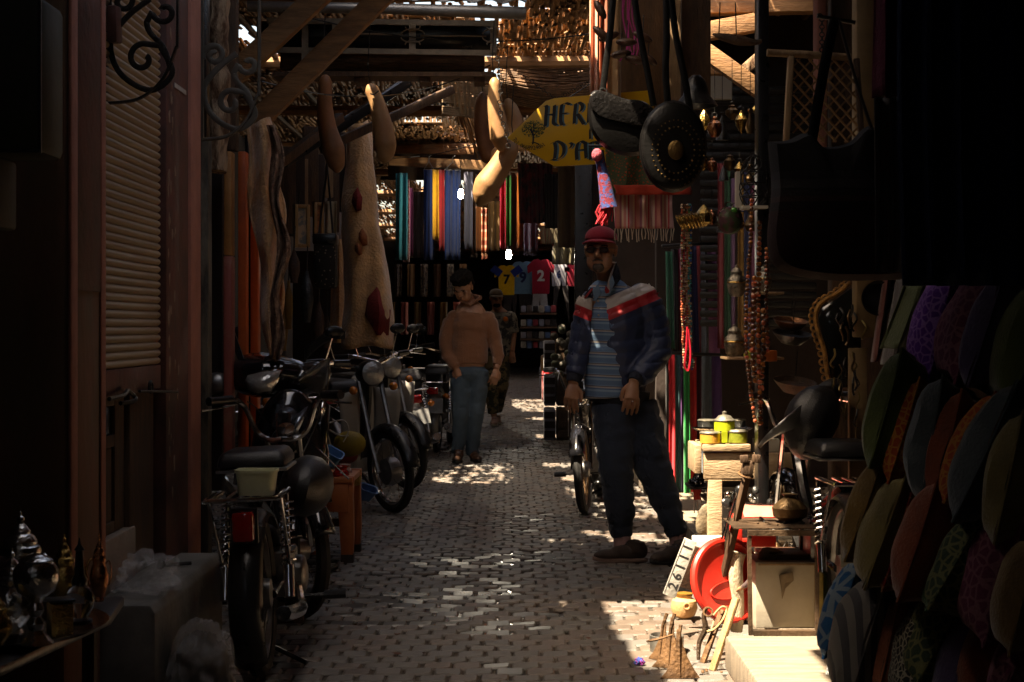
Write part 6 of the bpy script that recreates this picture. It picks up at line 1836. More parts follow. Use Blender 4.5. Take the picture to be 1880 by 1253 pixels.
# embroidered cloth with tassels, striped scarf
mEmb = cells('embroidered red', (.26, .045, .015), (.05, .06, .03), 70, .9, .3)
emb = drape('embroidered_cloth', 'red and orange embroidered cloth hanging under the black bags', 'textile', 1110, 1268, 272, 352, 7.3, mEmb, folds=3, amp=.02, nv=8, edge=1)
drape('embroidered_border', 'bright red border strip at the bottom of the embroidered cloth', 'textile', 1128, 1268, 340, 358, 7.25, cloth('red border', (.4, .04, .02)), folds=3, amp=.015, nv=3)
ts = thing('yarn_tassel', 'blue and red yarn tassel lit at its left edge hanging beside the sign', 'tassel', P(1110, 410, 6.1))
mTb = mat('tassel blue red', (.2, .02, .04), .95, var=1, scale=40, c2=(.04, .07, .25), bump=.8)
MB().tube(smoothpath([P(1098, 278, 6.1), P(1104, 305, 6.1), P(1112, 345, 6.1), P(1118, 382, 6.1)], 5), lerps([.022, .018, .026, .034], 5), 12).build('tassel_body', mTb, ts)
MB().ell(P(1096, 285, 6.08), (.02, .018, .025)).build('tassel_knot', mat('pink wool', (.4, .07, .1), .95, bump=.8, bscale=100), ts)
tf = MB()
for i in range(22):
    p = P(1100 + U(-2, 22), 376, 6.1 + U(-.02, .02))
    tf.tube([p, p + Vector((U(-.02, .01), 0, -.03)), p + Vector((U(-.03, .01), U(-.01, .01), -.06 - U(0, .02)))], .0025, 5)
tag(tf.build('tassel_threads', mat('red yarn', (.6, .03, .05), .95), ts), kind='stuff')
mStr = stripes('striped scarf cloth', 'x', [(0, (.42, .16, .14)), (.12, (.45, .33, .28)), (.2, (.4, .04, .05)), (.27, (.42, .25, .25)), (.45, (.5, .36, .28)), (.55, (.4, .1, .12)), (.63, (.5, .2, .16)), (.8, (.3, .1, .13)), (.9, (.5, .35, .25))], freq=11, rough=.9)
drape('striped_scarf', 'pink and cream striped scarf with knotted fringe under the round bag', 'scarf', 1128, 1236, 352, 420, 7.35, mStr, folds=4, amp=.015, fringe=.06, fm=cloth('cream thread', (.5, .4, .3)))
beamthing(P(1080, 268, 7.32), P(1275, 270, 7.32), .012, .012, 'thin rod carrying the embroidered cloth', mBlack)
# brass bangles on bead strands
bg_ = thing('brass_bangles', 'roll of brass bangles round the top of the bead strands', 'bangles', P(1265, 415, 7.0))
for i in range(7):
    MB().torus(P(1248 + i * 6, 409 - i * .8, 7.0), .034, .004, (0, R(62), 0), 24, 6).build('bangle', mBrass, bg_)
def beads(label, pts, d, mats, r=.006, sub=1, spread=0, name='bead_strand', cat='necklace', group=None, loop=True, step=1.7):
    t = thing(name, label, cat, P(pts[-1][0], pts[-1][1], d), group)
    pp = smoothpath([P(x, y, d) for x, y in pts], 12)
    rnd2 = random.Random(len(label))
    acc = 0
    per = [MB() for _ in mats]
    last = pp[0]
    k = 0
    for p in pp[1:]:
        seg = (p - last)
        while seg.length > r * step:
            last = last + seg.normalized() * r * step
            per[rnd2.randrange(len(mats))].ell(last + Vector((rnd2.uniform(-spread, spread), rnd2.uniform(-.004, .004), 0)), (r * rnd2.uniform(.75, 1.15), r, r * .85), seg=7, rings=5)
            seg = p - last
    for b_, m_ in zip(per, mats):
        if b_.v: tag(b_.build('beads', m_, t), kind='stuff')
    MB().tube(pp[::4] + [pp[-1]], .001, 4).build('thread', mBlack, t)
    return t
bm = {n: mat('bead ' + n, c, .2, coat=.5, bump=0) for n, c in dict(red=(.5, .02, .04), coral=(.55, .12, .06), cream=(.6, .45, .3), blue=(.03, .12, .5), turq=(.05, .35, .4), brown=(.15, .05, .02), amber=(.35, .12, .03), black=(.02, .02, .02), green=(.1, .3, .06), gold=(.5, .35, .1)).items()}
lab5 = ['leftmost', 'second', 'third', 'fourth', 'fifth', 'rightmost']
for i in range(6):
    x = 1252 + i * 3.2
    ms = [[bm['cream'], bm['brown'], bm['coral']], [bm['red'], bm['cream'], bm['brown']], [bm['brown'], bm['amber'], bm['cream']], [bm['coral'], bm['cream']], [bm['turq'], bm['green'], bm['gold'], bm['cream']], [bm['blue'], bm['turq'], bm['cream']]][i]
    beads(lab5[i] + ' of the long glass bead necklaces hanging by the cloth lengths', [(x, 372), (x, 430), (x - 1, 520), (x + 1, 600 + i * 6), (x + 2, 630 + i * 9), (x + 4, 676), (x + 6, 660)], 7.1 + .01 * i, ms, .0065, group='long bead necklaces', spread=.002)
MB_ = MB().tube(smoothpath([P(1262, 600, 7.05), P(1260, 640, 7.05), P(1257, 672, 7.05), P(1264, 680, 7.05), P(1268, 650, 7.05), P(1264, 605, 7.05)]), .005, 7)
tag(MB_.build('red_beads_loop', bm['red']), 'bright red bead loop at the bottom of the necklaces', 'necklace')
amb = [bm['amber'], bm['brown'], bm['coral'], bm['brown']]
LS2 = [([(1380, 360), (1378, 440), (1372, 520), (1370, 640), (1384, 760), (1388, 780)], 'longest'), ([(1395, 400), (1393, 520), (1392, 640), (1396, 770), (1390, 782)], 'inner'), ([(1385, 500), (1384, 560), (1382, 640), (1386, 700)], 'thick middle'),
       ([(1408, 450), (1407, 520), (1408, 600), (1410, 650)], 'right-hand'), ([(1376, 560), (1378, 620), (1382, 680)], 'short left'), ([(1402, 560), (1402, 640), (1398, 690), (1400, 720)], 'short right')]
for i, (pts, nm) in enumerate(LS2):
    beads(nm + ' amber bead strand hanging by the silver jars', pts, 6.2 + .02 * i, amb, .0095 + .002 * (i % 3), group='amber bead strands')
# jars, tagines, lanterns
def vessel(name, label, cat, px, py, w, h, d, m, prof=None, lid=None, group=None):
    k = d / F
    o = P(px, py, d)
    t = thing(name, label, cat, o, group)
    w2, hh = w * k / 2, h * k
    prof = prof or [(.55, 0), (.85, .12), (1, .35), (.95, .55), (.6, .68), (.6, .74)]
    MB().lathe([(r_ * w2, z_ * hh) for r_, z_ in prof], o, seg=24).build('vessel_body', m, t)
    MB().lathe([(w2 * .98, .42 * hh), (w2 * 1.04, .45 * hh), (w2 * .98, .48 * hh)], o, seg=24).build('band', mBrass, t)
    MB().lathe([(w2 * .62, .72 * hh), (w2 * .65, .78 * hh), (w2 * .4, .88 * hh), (w2 * .15, .92 * hh), (w2 * .18, .97 * hh), (.001, hh)], o, seg=20).build('lid', lid or m, t)
    return t
mJarS = mat('engraved silver jar', (.4, .35, .28), .3, metal=.7, var=.6, scale=30, bump=.5)
vessel('silver_jar', 'engraved silver and amber jar, upper one left of the bead strands', 'jar', 1352, 545, 34, 58, 6.5, mJarS, group='engraved jars by the bead strands')
vessel('silver_jar', 'engraved silver jar, lower one on the wooden ledge', 'jar', 1348, 655, 38, 60, 6.5, mJarS, group='engraved jars by the bead strands')
vessel('silver_jar', 'pale metal jar half behind the bead strands on the upper ledge', 'jar', 1402, 535, 28, 50, 6.6, mJarS, group='engraved jars by the bead strands')
vessel('lidded_tin', 'small yellow-green and white tin on the lower ledge beside the beads', 'tin', 1378, 660, 26, 18, 6.3, mYG)
box3('small_box', 'small orange lacquer drum on the lower ledge', 'box', 1401, 1427, 644, 664, 6.35, .05, mat('orange lacquer', (.4, .1, .02), .35))
box3('ledge', 'narrow wooden ledge under the lower silver jar', 'shelf', 1334, 1440, 656, 661, 6.4, .2, mWood)
box3('ledge', 'upper narrow orange-brown ledge right of the bead strands', 'shelf', 1392, 1440, 536, 541, 6.5, .2, mWood)
gl = thing('glass_lantern', 'green and violet round glass lantern with a chrome bow at the top', 'lantern', P(1345, 430, 6.8))
MB().ell(P(1340, 405, 6.8), (.055, .055, .06)).build('glass_globe', mat('mottled glass', (.06, .09, .04), .15, var=.9, scale=25, c2=(.12, .05, .06), trans=.3), gl)
for i in range(3):
    MB().torus(P(1338 + i * 12, 378 + i * 2, 6.78), .016, .003, (R(70), R(30 * i), 0), 16, 6).build('bow', mChrome, gl)
MB().ell(P(1348, 386, 6.76), (.014, .01, .012)).build('green_stone', mat('green glass', (.08, .4, .05), .1, coat=1), gl)
cg = thing('wire_lantern', 'scrolled black wire cage lantern with a white base above the beads', 'lantern', P(1378, 385, 6.6))
for i in range(10):
    a = 2 * PI * i / 10
    pts = []
    for j in range(13):
        z = j / 12
        rr = .055 * math.sin(PI * min(1, z * .9 + .1)) ** .5 + .004
        pts.append(P(1384, 380 - 95 * z, 6.6) + Vector((rr * math.cos(a + .5 * math.sin(z * 9)), rr * math.sin(a), 0)))
    MB().tube(pts, .0028, 5).build('wire', mIron, cg)
for z in (.2, .45, .7): MB().torus(P(1384, 380 - 95 * z, 6.6), .05, .0028, None, 20, 5).build('wire_ring', mIron, cg)
MB().box(P(1384, 382, 6.6), (.1, .1, .012)).build('lantern_base', mCard, cg)
MB().b2(P(1352, 0, 6.7).x, P(1362, 0, 6.7).x, 6.7, 6.75, P(0, 380, 6.7).z, P(0, 315, 6.7).z).build('glass_side', mCard, cg)
for i, (px, py, w, nm) in enumerate(((1452, 588, 66, 'upper copper bowl hanging right of the bead strands'), (1455, 612, 74, 'lower wider copper bowl under the first'), (1460, 700, 80, 'large brown drum skin below the copper bowls'))):
    t = thing('copper_bowl', nm, 'bowl', P(px, py, 6.3), 'bowls hanging on the right')
    k = 6.3 / F
    MB().lathe([(.001, -w * .3 * k), (w * .25 * k, -w * .26 * k), (w * .42 * k, -w * .1 * k), (w * .5 * k, .0), (w * .48 * k, .0), (w * .38 * k, -w * .1 * k)], P(px, py, 6.3), (R(12), R(5), 0), seg=26).build('bowl', [mat('dull copper', (.3, .13, .06), .35, metal=.7, bump=.3), mTar, mWoodD][i], t)
    MB().tube([P(px, py - 8, 6.3), P(px + 5, py - 60, 6.35)], .002, 4).build('hook', mIron, t)
# gilt mirror frame
gm = thing('gilt_mirror', 'ornate gilt scroll frame of a dark mirror right of the bowls', 'mirror', P(1530, 690, 6.0))
mGilt = mat('gilt carving', (.5, .24, .06), .4, metal=.5, var=.6, scale=40, bump=.8)
edge = smoothpath([P(1560, 520, 6), P(1535, 540, 6), P(1508, 556, 6), P(1497, 580, 6), P(1502, 610, 6), P(1512, 640, 6), P(1518, 680, 6), P(1524, 712, 6)], 8)
MB().tube(edge, .009, 8).build('frame_rail', mGilt, gm)
for i in range(0, len(edge), 3):
    p = edge[i]
    MB().torus(p + Vector((-.012, 0, 0)), .011, .004, (R(90), R(i * 20), 0), 12, 6).build('carved_scroll', mGilt, gm)
facet('mirror_glass', [(1562, 530, 6.02), (1535, 550, 6.02), (1510, 565, 6.02), (1503, 585, 6.02), (1512, 625, 6.02), (1522, 680, 6.02), (1528, 712, 6.02), (1580, 712, 6.02), (1580, 530, 6.02)], mGlassD, .004, gm, lambda x, y, d: P(x, y, d) - Vector(gm.location))
# clutter of brass trinkets right of the mirror
for i in range(26):
    px, py = 1530 + rnd.uniform(0, 60), rnd.uniform(540, 780)
    t = MB().tube(smoothpath([P(px, py, 5.9), P(px + rnd.uniform(-8, 8), py + 12, 5.88), P(px + rnd.uniform(-8, 8), py + 26, 5.9), P(px, py + 34, 5.9)], 3), rnd.uniform(.002, .005), 6)
    tag(t.build('brass_trinket', [mat('dim brass', (.22, .15, .05), .4, metal=.6), mIron, mat('old bronze', None)][i % 3]), ['thin brass', 'black iron', 'dark bronze'][i % 3] + ' chain or pendant in the thicket beside the gilt mirror', 'trinket', 'pendants in the thicket beside the mirror')
pn = thing('frying_pan', 'dark round pan with a long handle hanging against the pale board', 'pan', P(1600, 640, 5.6))
MB().lathe([(.001, 0), (.05, .0), (.058, .012), (.06, .012), (.05, -.004)], P(1612, 548, 5.6), (R(90), 0, 0), seg=28).build('pan', mBlack, pn)
MB().beam(P(1612, 570, 5.6), P(1614, 640, 5.6), .01, .004).build('handle', mBlack, pn)
# big dark bag, very near
bgb = thing('shoulder_bag', 'huge dark woven shoulder bag with striped panel hanging at the upper right', 'bag', P(1530, 510, 4.4))
dG = 4.4
mBagS = stripes('bag stripes', 'z', [(0, (.014, .003, .003)), (.5, (.006, .005, .005)), (.56, (.03, .014, .012)), (.6, (.014, .011, .012)), (.66, (.026, .024, .026)), (.72, (.016, .014, .018)), (.78, (.006, .005, .006))], rough=.9, freq=2.7, off=.02, period=False)
bagpart(sp2([(1413, 260), (1420, 350), (1412, 440), (1430, 492), (1500, 512), (1600, 515), (1675, 505), (1692, 440), (1670, 350), (1650, 290), (1600, 232), (1560, 262), (1510, 270), (1480, 245), (1445, 258)]), dG, .06, mBagS, 'bag_body', bgb)
for pts in ([(1490, 262), (1505, 170), (1520, 90), (1533, 36)], [(1600, 235), (1575, 160), (1552, 80), (1540, 36)]):
    MB().tube(smoothpath([P(x, y, dG - .03) for x, y in pts]), .014, 8, flat=.25).build('strap', mLeaB, bgb)
MB().tube([P(1500, 30, dG), P(1570, 42, dG)], .006, 7).build('hanging_rod', mIron, bgb)
# near cloths
drape('hanging_cloth', 'maroon-purple cloth hanging at the top right beside the blue one', 'cloth', 1606, 1658, -60, 178, 4.2, cloth('maroon cloth', (.06, .004, .014), sheen=0), folds=2, amp=.02)
drape('hanging_cloth', 'long midnight blue cloth filling the upper right corner', 'cloth', 1652, 1960, -80, 525, 3.9, cloth('midnight cloth', (.004, .01, .03), sheen=0), folds=6, amp=.03, nv=16)
drape('hanging_cloth', 'black cloth below the maroon one', 'cloth', 1604, 1662, 179, 500, 4.25, cm[17], folds=2, amp=.02)
# stacked rugs above cushions
for i, (x0, x1, y0, y1, c, lab) in enumerate(((1622, 1668, 505, 665, (.1, .03, .025), 'dark red folded cloth at the left end of the cushion wall'), (1648, 1700, 510, 670, (.07, .06, .06), 'grey-brown folded cloth behind the olive cushion'), (1660, 1740, 525, 640, (.05, .06, .025), 'olive draped cloth over the top of the cushions'))):
    drape('folded_cloth', lab, 'cloth', x0, x1, y0, y1, 5.6 - .15 * i, cloth('fold' + str(i), c), folds=2, amp=.03, skew=-.5)

# ------------------------------------------------------------------ wall of cushions
PATS = dict(
    violet=('cells', (0.0389, 0.0020, 0.0936), (0.1010, 0.0465, 0.1555), 44), orange=('cells', (0.1454, 0.0194, 0.0020), (0.1861, 0.0771, 0.0120), 48), olive=('plain', (0.0295, 0.0412, 0.0020)), slate=('plain', (0.0222, 0.0311, 0.0362)),
    rust=('plain', (0.1053, 0.0186, 0.0020)), sand=('plain', (0.0890, 0.0667, 0.0175)), red=('cells', (0.0982, 0.0020, 0.0020), (0.1569, 0.0855, 0.0480), 40), green=('plain', (0.0126, 0.0504, 0.0177)), blue=('cells', (0.0020, 0.0348, 0.0946), (0.0738, 0.1010, 0.1283), 18),
    stripe=('stripe', (0.0199, 0.0199, 0.0224), (0.0657, 0.0606, 0.0553)), pink=('plain', (0.1401, 0.0413, 0.0205)), bw=('cells', (0.0077, 0.0077, 0.0077), (0.1455, 0.1353, 0.1079), 60), plum=('cells', (0.0550, 0.0069, 0.0227), (0.0894, 0.0347, 0.0451), 32), lav=('plain', (0.0385, 0.0281, 0.0709)), dgrn=('cells', (0.0115, 0.0219, 0.0115), (0.0639, 0.0639, 0.0261), 36), gold=('plain', (0.0785, 0.0409, 0.0020)))
def cmat(n):
    p = PATS[n]
    if p[0] == 'cells': return cells('cushion ' + n, p[1], p[2], p[3], .85, .12)
    if p[0] == 'stripe': return stripes('cushion ' + n, 'x', [(0, p[1]), (.5, p[2])], freq=28, rough=.9)
    return cloth('cushion ' + n, p[1], var=.3)
def cushion(label, px, py, w, h, ang, d, pat):
    k = d / F
    o = P(px, py, d)
    t = thing('cushion', label, 'cushion', o - Vector((0, 0, h * k / 2)), 'cushions stacked in the wall on the right')
    M = Matrix.Translation(o) @ Matrix.Rotation(R(ang), 4, 'Y') @ Matrix.Rotation(R(66 + 9 * math.sin(px)), 4, 'Z')
    S = h * k / 2
    def fn(sgn):
        def f(u, v):
            a, b = u * 2 - 1, v * 2 - 1
            th = .5 * S * ((1 - a * a) * (1 - b * b)) ** .45 * sgn * 1.1
            pin = 1 - .07 * (1 - abs(a) ** 2 * abs(b) ** 2) * (abs(a) ** 6 + abs(b) ** 6)
            wob = (.05 * math.sin(a * 4 + px) + .12 * noise.noise(Vector((a * 1.7, b * 1.7, px)))) * S
            return M @ Vector((a * S * pin, th + wob * sgn * .5, b * S * pin))
        return f
    mb = MB().grid(fn(1), 14, 14).grid(fn(-1), 14, 14)
    mb.build('cover', cmat(pat), t)
    pts = [(-1, -1), (1, -1), (1, 1), (-1, 1)]
    ring = []
    for i in range(4):
        a, b = pts[i], pts[(i + 1) % 4]
        for j in range(8):
            u = a[0] + (b[0] - a[0]) * j / 8; v = a[1] + (b[1] - a[1]) * j / 8
            pin = 1 - .07 * (1 - abs(u) ** 2 * abs(v) ** 2) * (abs(u) ** 6 + abs(v) ** 6)
            ring.append(M @ Vector((u * S * pin, 0, v * S * pin)))
    MB().tube(ring, .0045, 5, closed=True).build('piping', cmat(pat), t)
CU = [(1722, 605, 60, 170, 18, 'violet', 'violet ringed cushion in the upper row'), (1790, 600, 60, 190, 22, 'plum', 'plum cushion between the violet and lavender ones'), (1826, 620, 70, 200, 24, 'lav', 'dim lavender cushion in the upper row'), (1878, 640, 60, 190, 24, 'olive', 'olive green cushion at the right frame edge'),
      (1650, 760, 70, 180, 18, 'olive', 'olive velvet cushion left of the orange ringed one'), (1680, 800, 60, 180, 18, 'orange', 'orange ringed cushion in the middle of the wall'), (1720, 810, 60, 180, 18, 'slate', 'slate grey cushion right of the orange ringed one'), (1757, 830, 60, 190, 22, 'rust', 'rust cushion in the middle rows'), (1800, 840, 60, 190, 26, 'orange', 'orange-brown cushion behind the rust one'),
      (1832, 850, 60, 210, 28, 'slate', 'grey-blue long cushion right of centre'), (1870, 880, 80, 220, 22, 'sand', 'sand-yellow large cushion at the right edge'),
      (1612, 940, 60, 170, 26, 'gold', 'gold and red banded cushion at the left of the third row'), (1635, 980, 60, 170, 20, 'sand', 'drab olive-sand cushion in the third row'), (1668, 1000, 60, 170, 22, 'red', 'dark red cushion with pale ringed embroidery'), (1712, 1000, 60, 180, 28, 'rust', 'rust-orange cushion right of the red embroidered one'), (1740, 1020, 60, 180, 30, 'green', 'deep green cushion in the third row'), (1775, 1040, 60, 190, 30, 'dgrn', 'dark green patterned cushion'), (1835, 1050, 70, 200, 26, 'plum', 'plum cushion low at the right'), (1880, 1090, 70, 190, 22, 'gold', 'golden brown cushion at the lower right edge'),
      (1560, 1120, 50, 160, 22, 'blue', 'bright blue batik cushion at the lower left of the wall'), (1590, 1170, 70, 190, 20, 'stripe', 'grey striped cushion at the lower left'), (1650, 1185, 60, 180, 22, 'pink', 'dusty pink cushion in the bottom row'), (1690, 1200, 60, 170, 24, 'bw', 'black cushion with white rings in the bottom row'), (1735, 1150, 60, 190, 28, 'dgrn', 'dark cushion with pale studs above the ringed one'), (1760, 1220, 60, 170, 26, 'lav', 'dim lavender cushion in the bottom row'), (1810, 1210, 60, 180, 26, 'rust', 'shadowed rust cushion in the bottom row'), (1870, 1240, 60, 180, 24, 'plum', 'shadowed plum cushion in the bottom right corner')]
for i, (px, py, w, h, ang, pat, lab) in enumerate(CU):
    row = 0 if i < 4 else 1 if i < 11 else 2 if i < 19 else 3
    d = [5.0, 4.8, 4.7, 4.75][row] - .0022 * (px - 1560)
    cushion(lab, px + 8, py, w, h * (1.2 + .12 * math.sin(i * 2.3)), ang - 5 + 5 * math.sin(i * 1.7), d + .04 * math.sin(i * 3.1), pat)
tag(MB().beam(P(1520, 1240, 4.9), P(1545, 1130, 5.0), .012, .012).build('iron_prop', mBlack), 'thin black iron prop under the blue batik cushion', 'rack')
tag(MB().box((1.9, 4.9, .9), (.06, 1.6, 1.6), rot=(0, R(-12), 0)).build('cushion_rack', mBlack), 'dark sloping rack behind the cushions', 'rack')

# lanterns and metalware crowding the stall behind the bead strands
rnd = random.Random(33)
mOb = MATS['old bronze']
WARE = ['pierced brass lantern', 'small copper kettle', 'dark iron bell', 'round brass pot', 'teardrop tin lamp', 'squat bronze jug', 'star shaped lamp']
for i in range(21):
    c_, r_ = i % 7, i // 7
    px, py, d = 1292 + c_ * 17 + rnd.uniform(-4, 4), 215 + r_ * 92 + rnd.uniform(-22, 22), 7.9 + rnd.uniform(0, 1.2)
    if py > 330 and 1305 < px < 1410: d = 8.6
    k = d / F
    w, h = rnd.uniform(9, 16) * k, rnd.uniform(26, 46) * k
    o = P(px, py, d)
    t = thing('hanging_lamp', WARE[c_] + ' hanging in the dark right stall, ' + ['upper', 'middle', 'lower'][r_] + ' row', 'lantern', o, 'metalware hanging in the right stall')
    prof = [[(.2, -.5), (.9, -.3), (1, .1), (.5, .35), (.15, .5)], [(.5, -.5), (1, -.2), (.9, .15), (.4, .3), (.4, .4), (.1, .5)], [(1, -.5), (.85, -.3), (.5, .2), (.15, .5)], [(.3, -.5), (1, -.15), (1, .1), (.5, .3), (.6, .4), (.05, .5)], [(.02, -.5), (.7, -.1), (.8, .1), (.3, .4), (.1, .5)], [(.6, -.5), (1, -.25), (.5, .1), (.35, .3), (.6, .45), (.5, .5)], [(.05, -.5), (.9, -.05), (.9, .05), (.05, .5)]][c_]
    MB().lathe([(a * w, b * h) for a, b in prof], o, seg=8 if c_ in (0, 6) else 16).build('lamp_body', [mBrass, mCopper, mTar, mOb, mBrass, mOb, MATS['dim brass']][c_], t)
    MB().torus(o + Vector((0, 0, h * .56)), w * .3, w * .07, (R(90), 0, 0), 12, 5).tube([o + Vector((0, 0, h * .6)), o + Vector((0, 0, h * .6 + .22))], .0018, 4).build('hook', mIron, t)
for i in range(6):
    c = ((.25, .03, .04), (.05, .14, .08), (.2, .1, .2), (.3, .16, .04), (.06, .08, .2), (.22, .04, .1))[i]
    drape('folded_cloth', ['wine', 'green', 'mauve', 'mustard', 'blue', 'rose'][i] + ' cloth strip in the shadow between the lilac cloth and the silver jars', 'cloth', 1318 + i * 12, 1329 + i * 12, 300 + (i % 3) * 14, 640, 9.9, cloth('sc' + str(i), c), folds=1, amp=.02, group='cloth lengths on the right wall')
# ------------------------------------------------------------------ people
mTrou = mat('dark trousers', (.02, .032, .06), .85, var=.3, scale=6, bump=.4, sheen=.2)
def headmb(mb, c, yaw, pitch=0, s=1.0, roll=0):
    """adds skull, jaw, nose, ears, lips; local face looks along -y. returns matrix"""
    M = Matrix.Translation(c) @ Euler((pitch, roll, yaw)).to_matrix().to_4x4() @ Matrix.Scale(s, 4)
    q = MB()
    q.ell((0, .012, .035), (.074, .092, .082)).ell((0, -.018, -.02), (.062, .07, .085)).ell((0, -.045, -.075), (.036, .035, .03))
    q.ell((.03, -.04, -.045), (.035, .04, .05)).ell((-.03, -.04, -.045), (.035, .04, .05))
    q.ell((0, -.082, .028), (.05, .012, .012)).ell((0, -.1, -.012), (.0125, .02, .014)).tube([(0, -.083, .024), (0, -.1, -.008)], [.008, .012], 8)
    q.ell((.013, -.09, -.016), (.009, .011, .009)).ell((-.013, -.09, -.016), (.009, .011, .009))
    q.ell((0, -.083, -.045), (.024, .009, .006)).ell((0, -.083, -.054), (.02, .009, .006)).ell((0, -.073, -.085), (.02, .016, .014))
    for sx in (-1, 1):
        q.ell((sx * .075, .012, .0), (.008, .018, .032), (0, sx * .15, sx * .3)).ell((sx * .04, -.066, -.008), (.022, .016, .018))
    mb.add(q.v, q.f, M)
    return M
def eyes(M, t, shut=False):
    for sx in (-1, 1):
        z = MB(); e = MB().ell((sx * .031, -.0735, .012), (.011, .006, .0055), seg=10, rings=6); z.add(e.v, e.f, M)
        e = z.build('eye', mat('eye dark', (.05, .03, .025), .2, bump=0), t)
        z = MB(); e = MB().tube(smoothpath([(sx * .014, -.089, .027), (sx * .032, -.088, .032), (sx * .05, -.078, .027)], 4), .0035, 6); z.add(e.v, e.f, M); z.build('eyebrow', mHair, t)
def hand(mb, w, d, side=1, s=1.0, curl=.35, palmn=(0, -1, 0)):
    """w wrist, d direction to the fingertips; palmn = direction the back of the hand shows"""
    w, d, n = Vector(w), Vector(d).normalized(), Vector(palmn).normalized()
    x = d.cross(n).normalized() * side
    n = x.cross(d).normalized() * side
    def q(a, b, c): return w + x * a * s + d * b * s + n * c * s
    mb.tube([q(0, -.03, 0), q(0, .0, 0), q(0, .04, 0), q(0, .085, 0)], [.026 * s, .025 * s, .036 * s, .037 * s], 12, flat=.5)
    for i, (a, L_) in enumerate(((-.03, .07), (-.01, .08), (.011, .075), (.031, .06))):
        c = curl * (1 + .25 * i)
        p0, p1 = q(a, .075, 0), q(a * 1.15, .075 + L_ * .42, -.012 * c * 2)
        p2 = q(a * 1.2, .075 + L_ * .75, -.035 * c * 2)
        p3 = q(a * 1.2, .075 + L_ * .92, -.062 * c * 2)
        mb.tube([p0, p1, p2, p3], [.0105 * s, .0098 * s, .009 * s, .0072 * s], 8)
    mb.tube([q(-.02, .012, -.004), q(-.047, .04, -.014), q(-.052, .072, -.022), q(-.046, .093, -.03)], [.014 * s, .0125 * s, .011 * s, .008 * s], 8)

def J(px, py, d): return P(px, py, d)
# --- man in the red cap
D1 = 8.4
man = thing('person', 'man in red cap, glasses and navy puffer jacket with white and red bands', 'person', (P(1160, 0, D1).x, D1, 0))
K1 = D1 / F
body = MB()
HC = J(1103, 462, D1 - .06)
HM = headmb(body, HC, R(-14), R(4), 1.03)
body.tube([J(1110, 485, D1), J(1118, 520, D1 + .01), J(1128, 545, D1 + .02)], [.055, .056, .075], 14)
body.ell(J(1130, 600, D1 + .02), (.15, .1, .22)).ell(J(1132, 690, D1 + .02), (.14, .1, .18)).ell(J(1140, 750, D1 + .02), (.15, .1, .12))
armL = [J(1086, 552, D1 - .02), J(1074, 600, D1 - .02), J(1062, 655, D1 - .04), J(1052, 705, D1 - .1)]
armR = [J(1186, 556, D1 + .02), J(1200, 600, D1 + .03), J(1206, 648, D1), J(1180, 685, D1 - .1), J(1163, 704, D1 - .16)]
body.tube(armL, [.05, .045, .038, .028], 12).tube(armR, [.05, .045, .04, .034, .028], 12)
hand(body, armL[-1], J(1046, 745, D1 - .12) - armL[-1], 1, .95, .45, palmn=(-.35, -1, 0))
hand(body, armR[-1], J(1158, 748, D1 - .19) - armR[-1], -1, 1.0, .5, palmn=(0, -1, .1))
footL = G(1142, 1028); footR = G(1238, 1034)
legL = [J(1122, 755, D1), J(1130, 860, D1 - .06), J(1142, 960, D1), J(1142, 1000, D1)]
legR = [J(1168, 755, D1 + .05), J(1198, 865, D1), J(1238, 965, D1 + .03), J(1244, 1005, D1 + .02)]
body.tube(legL, [.08, .055, .04, .036], 12).tube(legR, [.08, .055, .042, .036], 12)
def facefn(M):
    Mi = M.inverted()
    def fn(p, n):
        q = Mi @ p
        if q.length < .2:
            for sx in (-1, 1):
                dd = Vector((q.x - sx * .031, q.y + .08, q.z - .012))
                w = math.exp(-(dd.x ** 2 / .00022 + dd.y ** 2 / .0012 + dd.z ** 2 / .00011))
                q = q + Vector((0, .009 * w, 0))
            return M @ q
        return p
    return fn
remesh(body, .0048, 'body', mSkin, man, smooth=3, fn=facefn(HM))
eyes(HM, man)
def mt2(mb, M):
    z = MB(); z.add(mb.v, mb.f, M); return z
# grey stubble beard
mBeard = mat('grey stubble', (.16, .12, .1), .9, bump=.6, scale=60)
mt2(MB().ell((0, -.062, -.074), (.031, .032, .028)), HM).build('beard', mBeard, man)
mt2(MB().tube(smoothpath([(-.024, -.083, -.045), (0, -.094, -.036), (.024, -.083, -.045)], 4), .0045, 6), HM).build('moustache', mBeard, man)
gs = MB()
for sx in (-1, 1):
    gs.tube([(sx * .012, -.1, .022), (sx * .05, -.092, .022), (sx * .055, -.09, .008), (sx * .045, -.094, -.003), (sx * .018, -.1, -.002)], .0022, 5, closed=True)
    gs.tube([(sx * .053, -.09, .018), (sx * .082, -.01, .016)], .002, 5)
gs.tube([(-.013, -.1, .018), (.013, -.1, .018)], .002, 5)
gl_ = mt2(gs, HM).build('glasses', mBlack, man)
for sx in (-1, 1):
    mt2(MB().prism([(sx * .014, .02), (sx * .05, .02), (sx * .054, .009), (sx * .045, -.001), (sx * .019, 0)][::sx], .0015, Matrix.Translation((0, -.097, 0))), HM).build('lens', mat('smoked lens', (.04, .03, .03), .08, coat=1, bump=0), gl_)
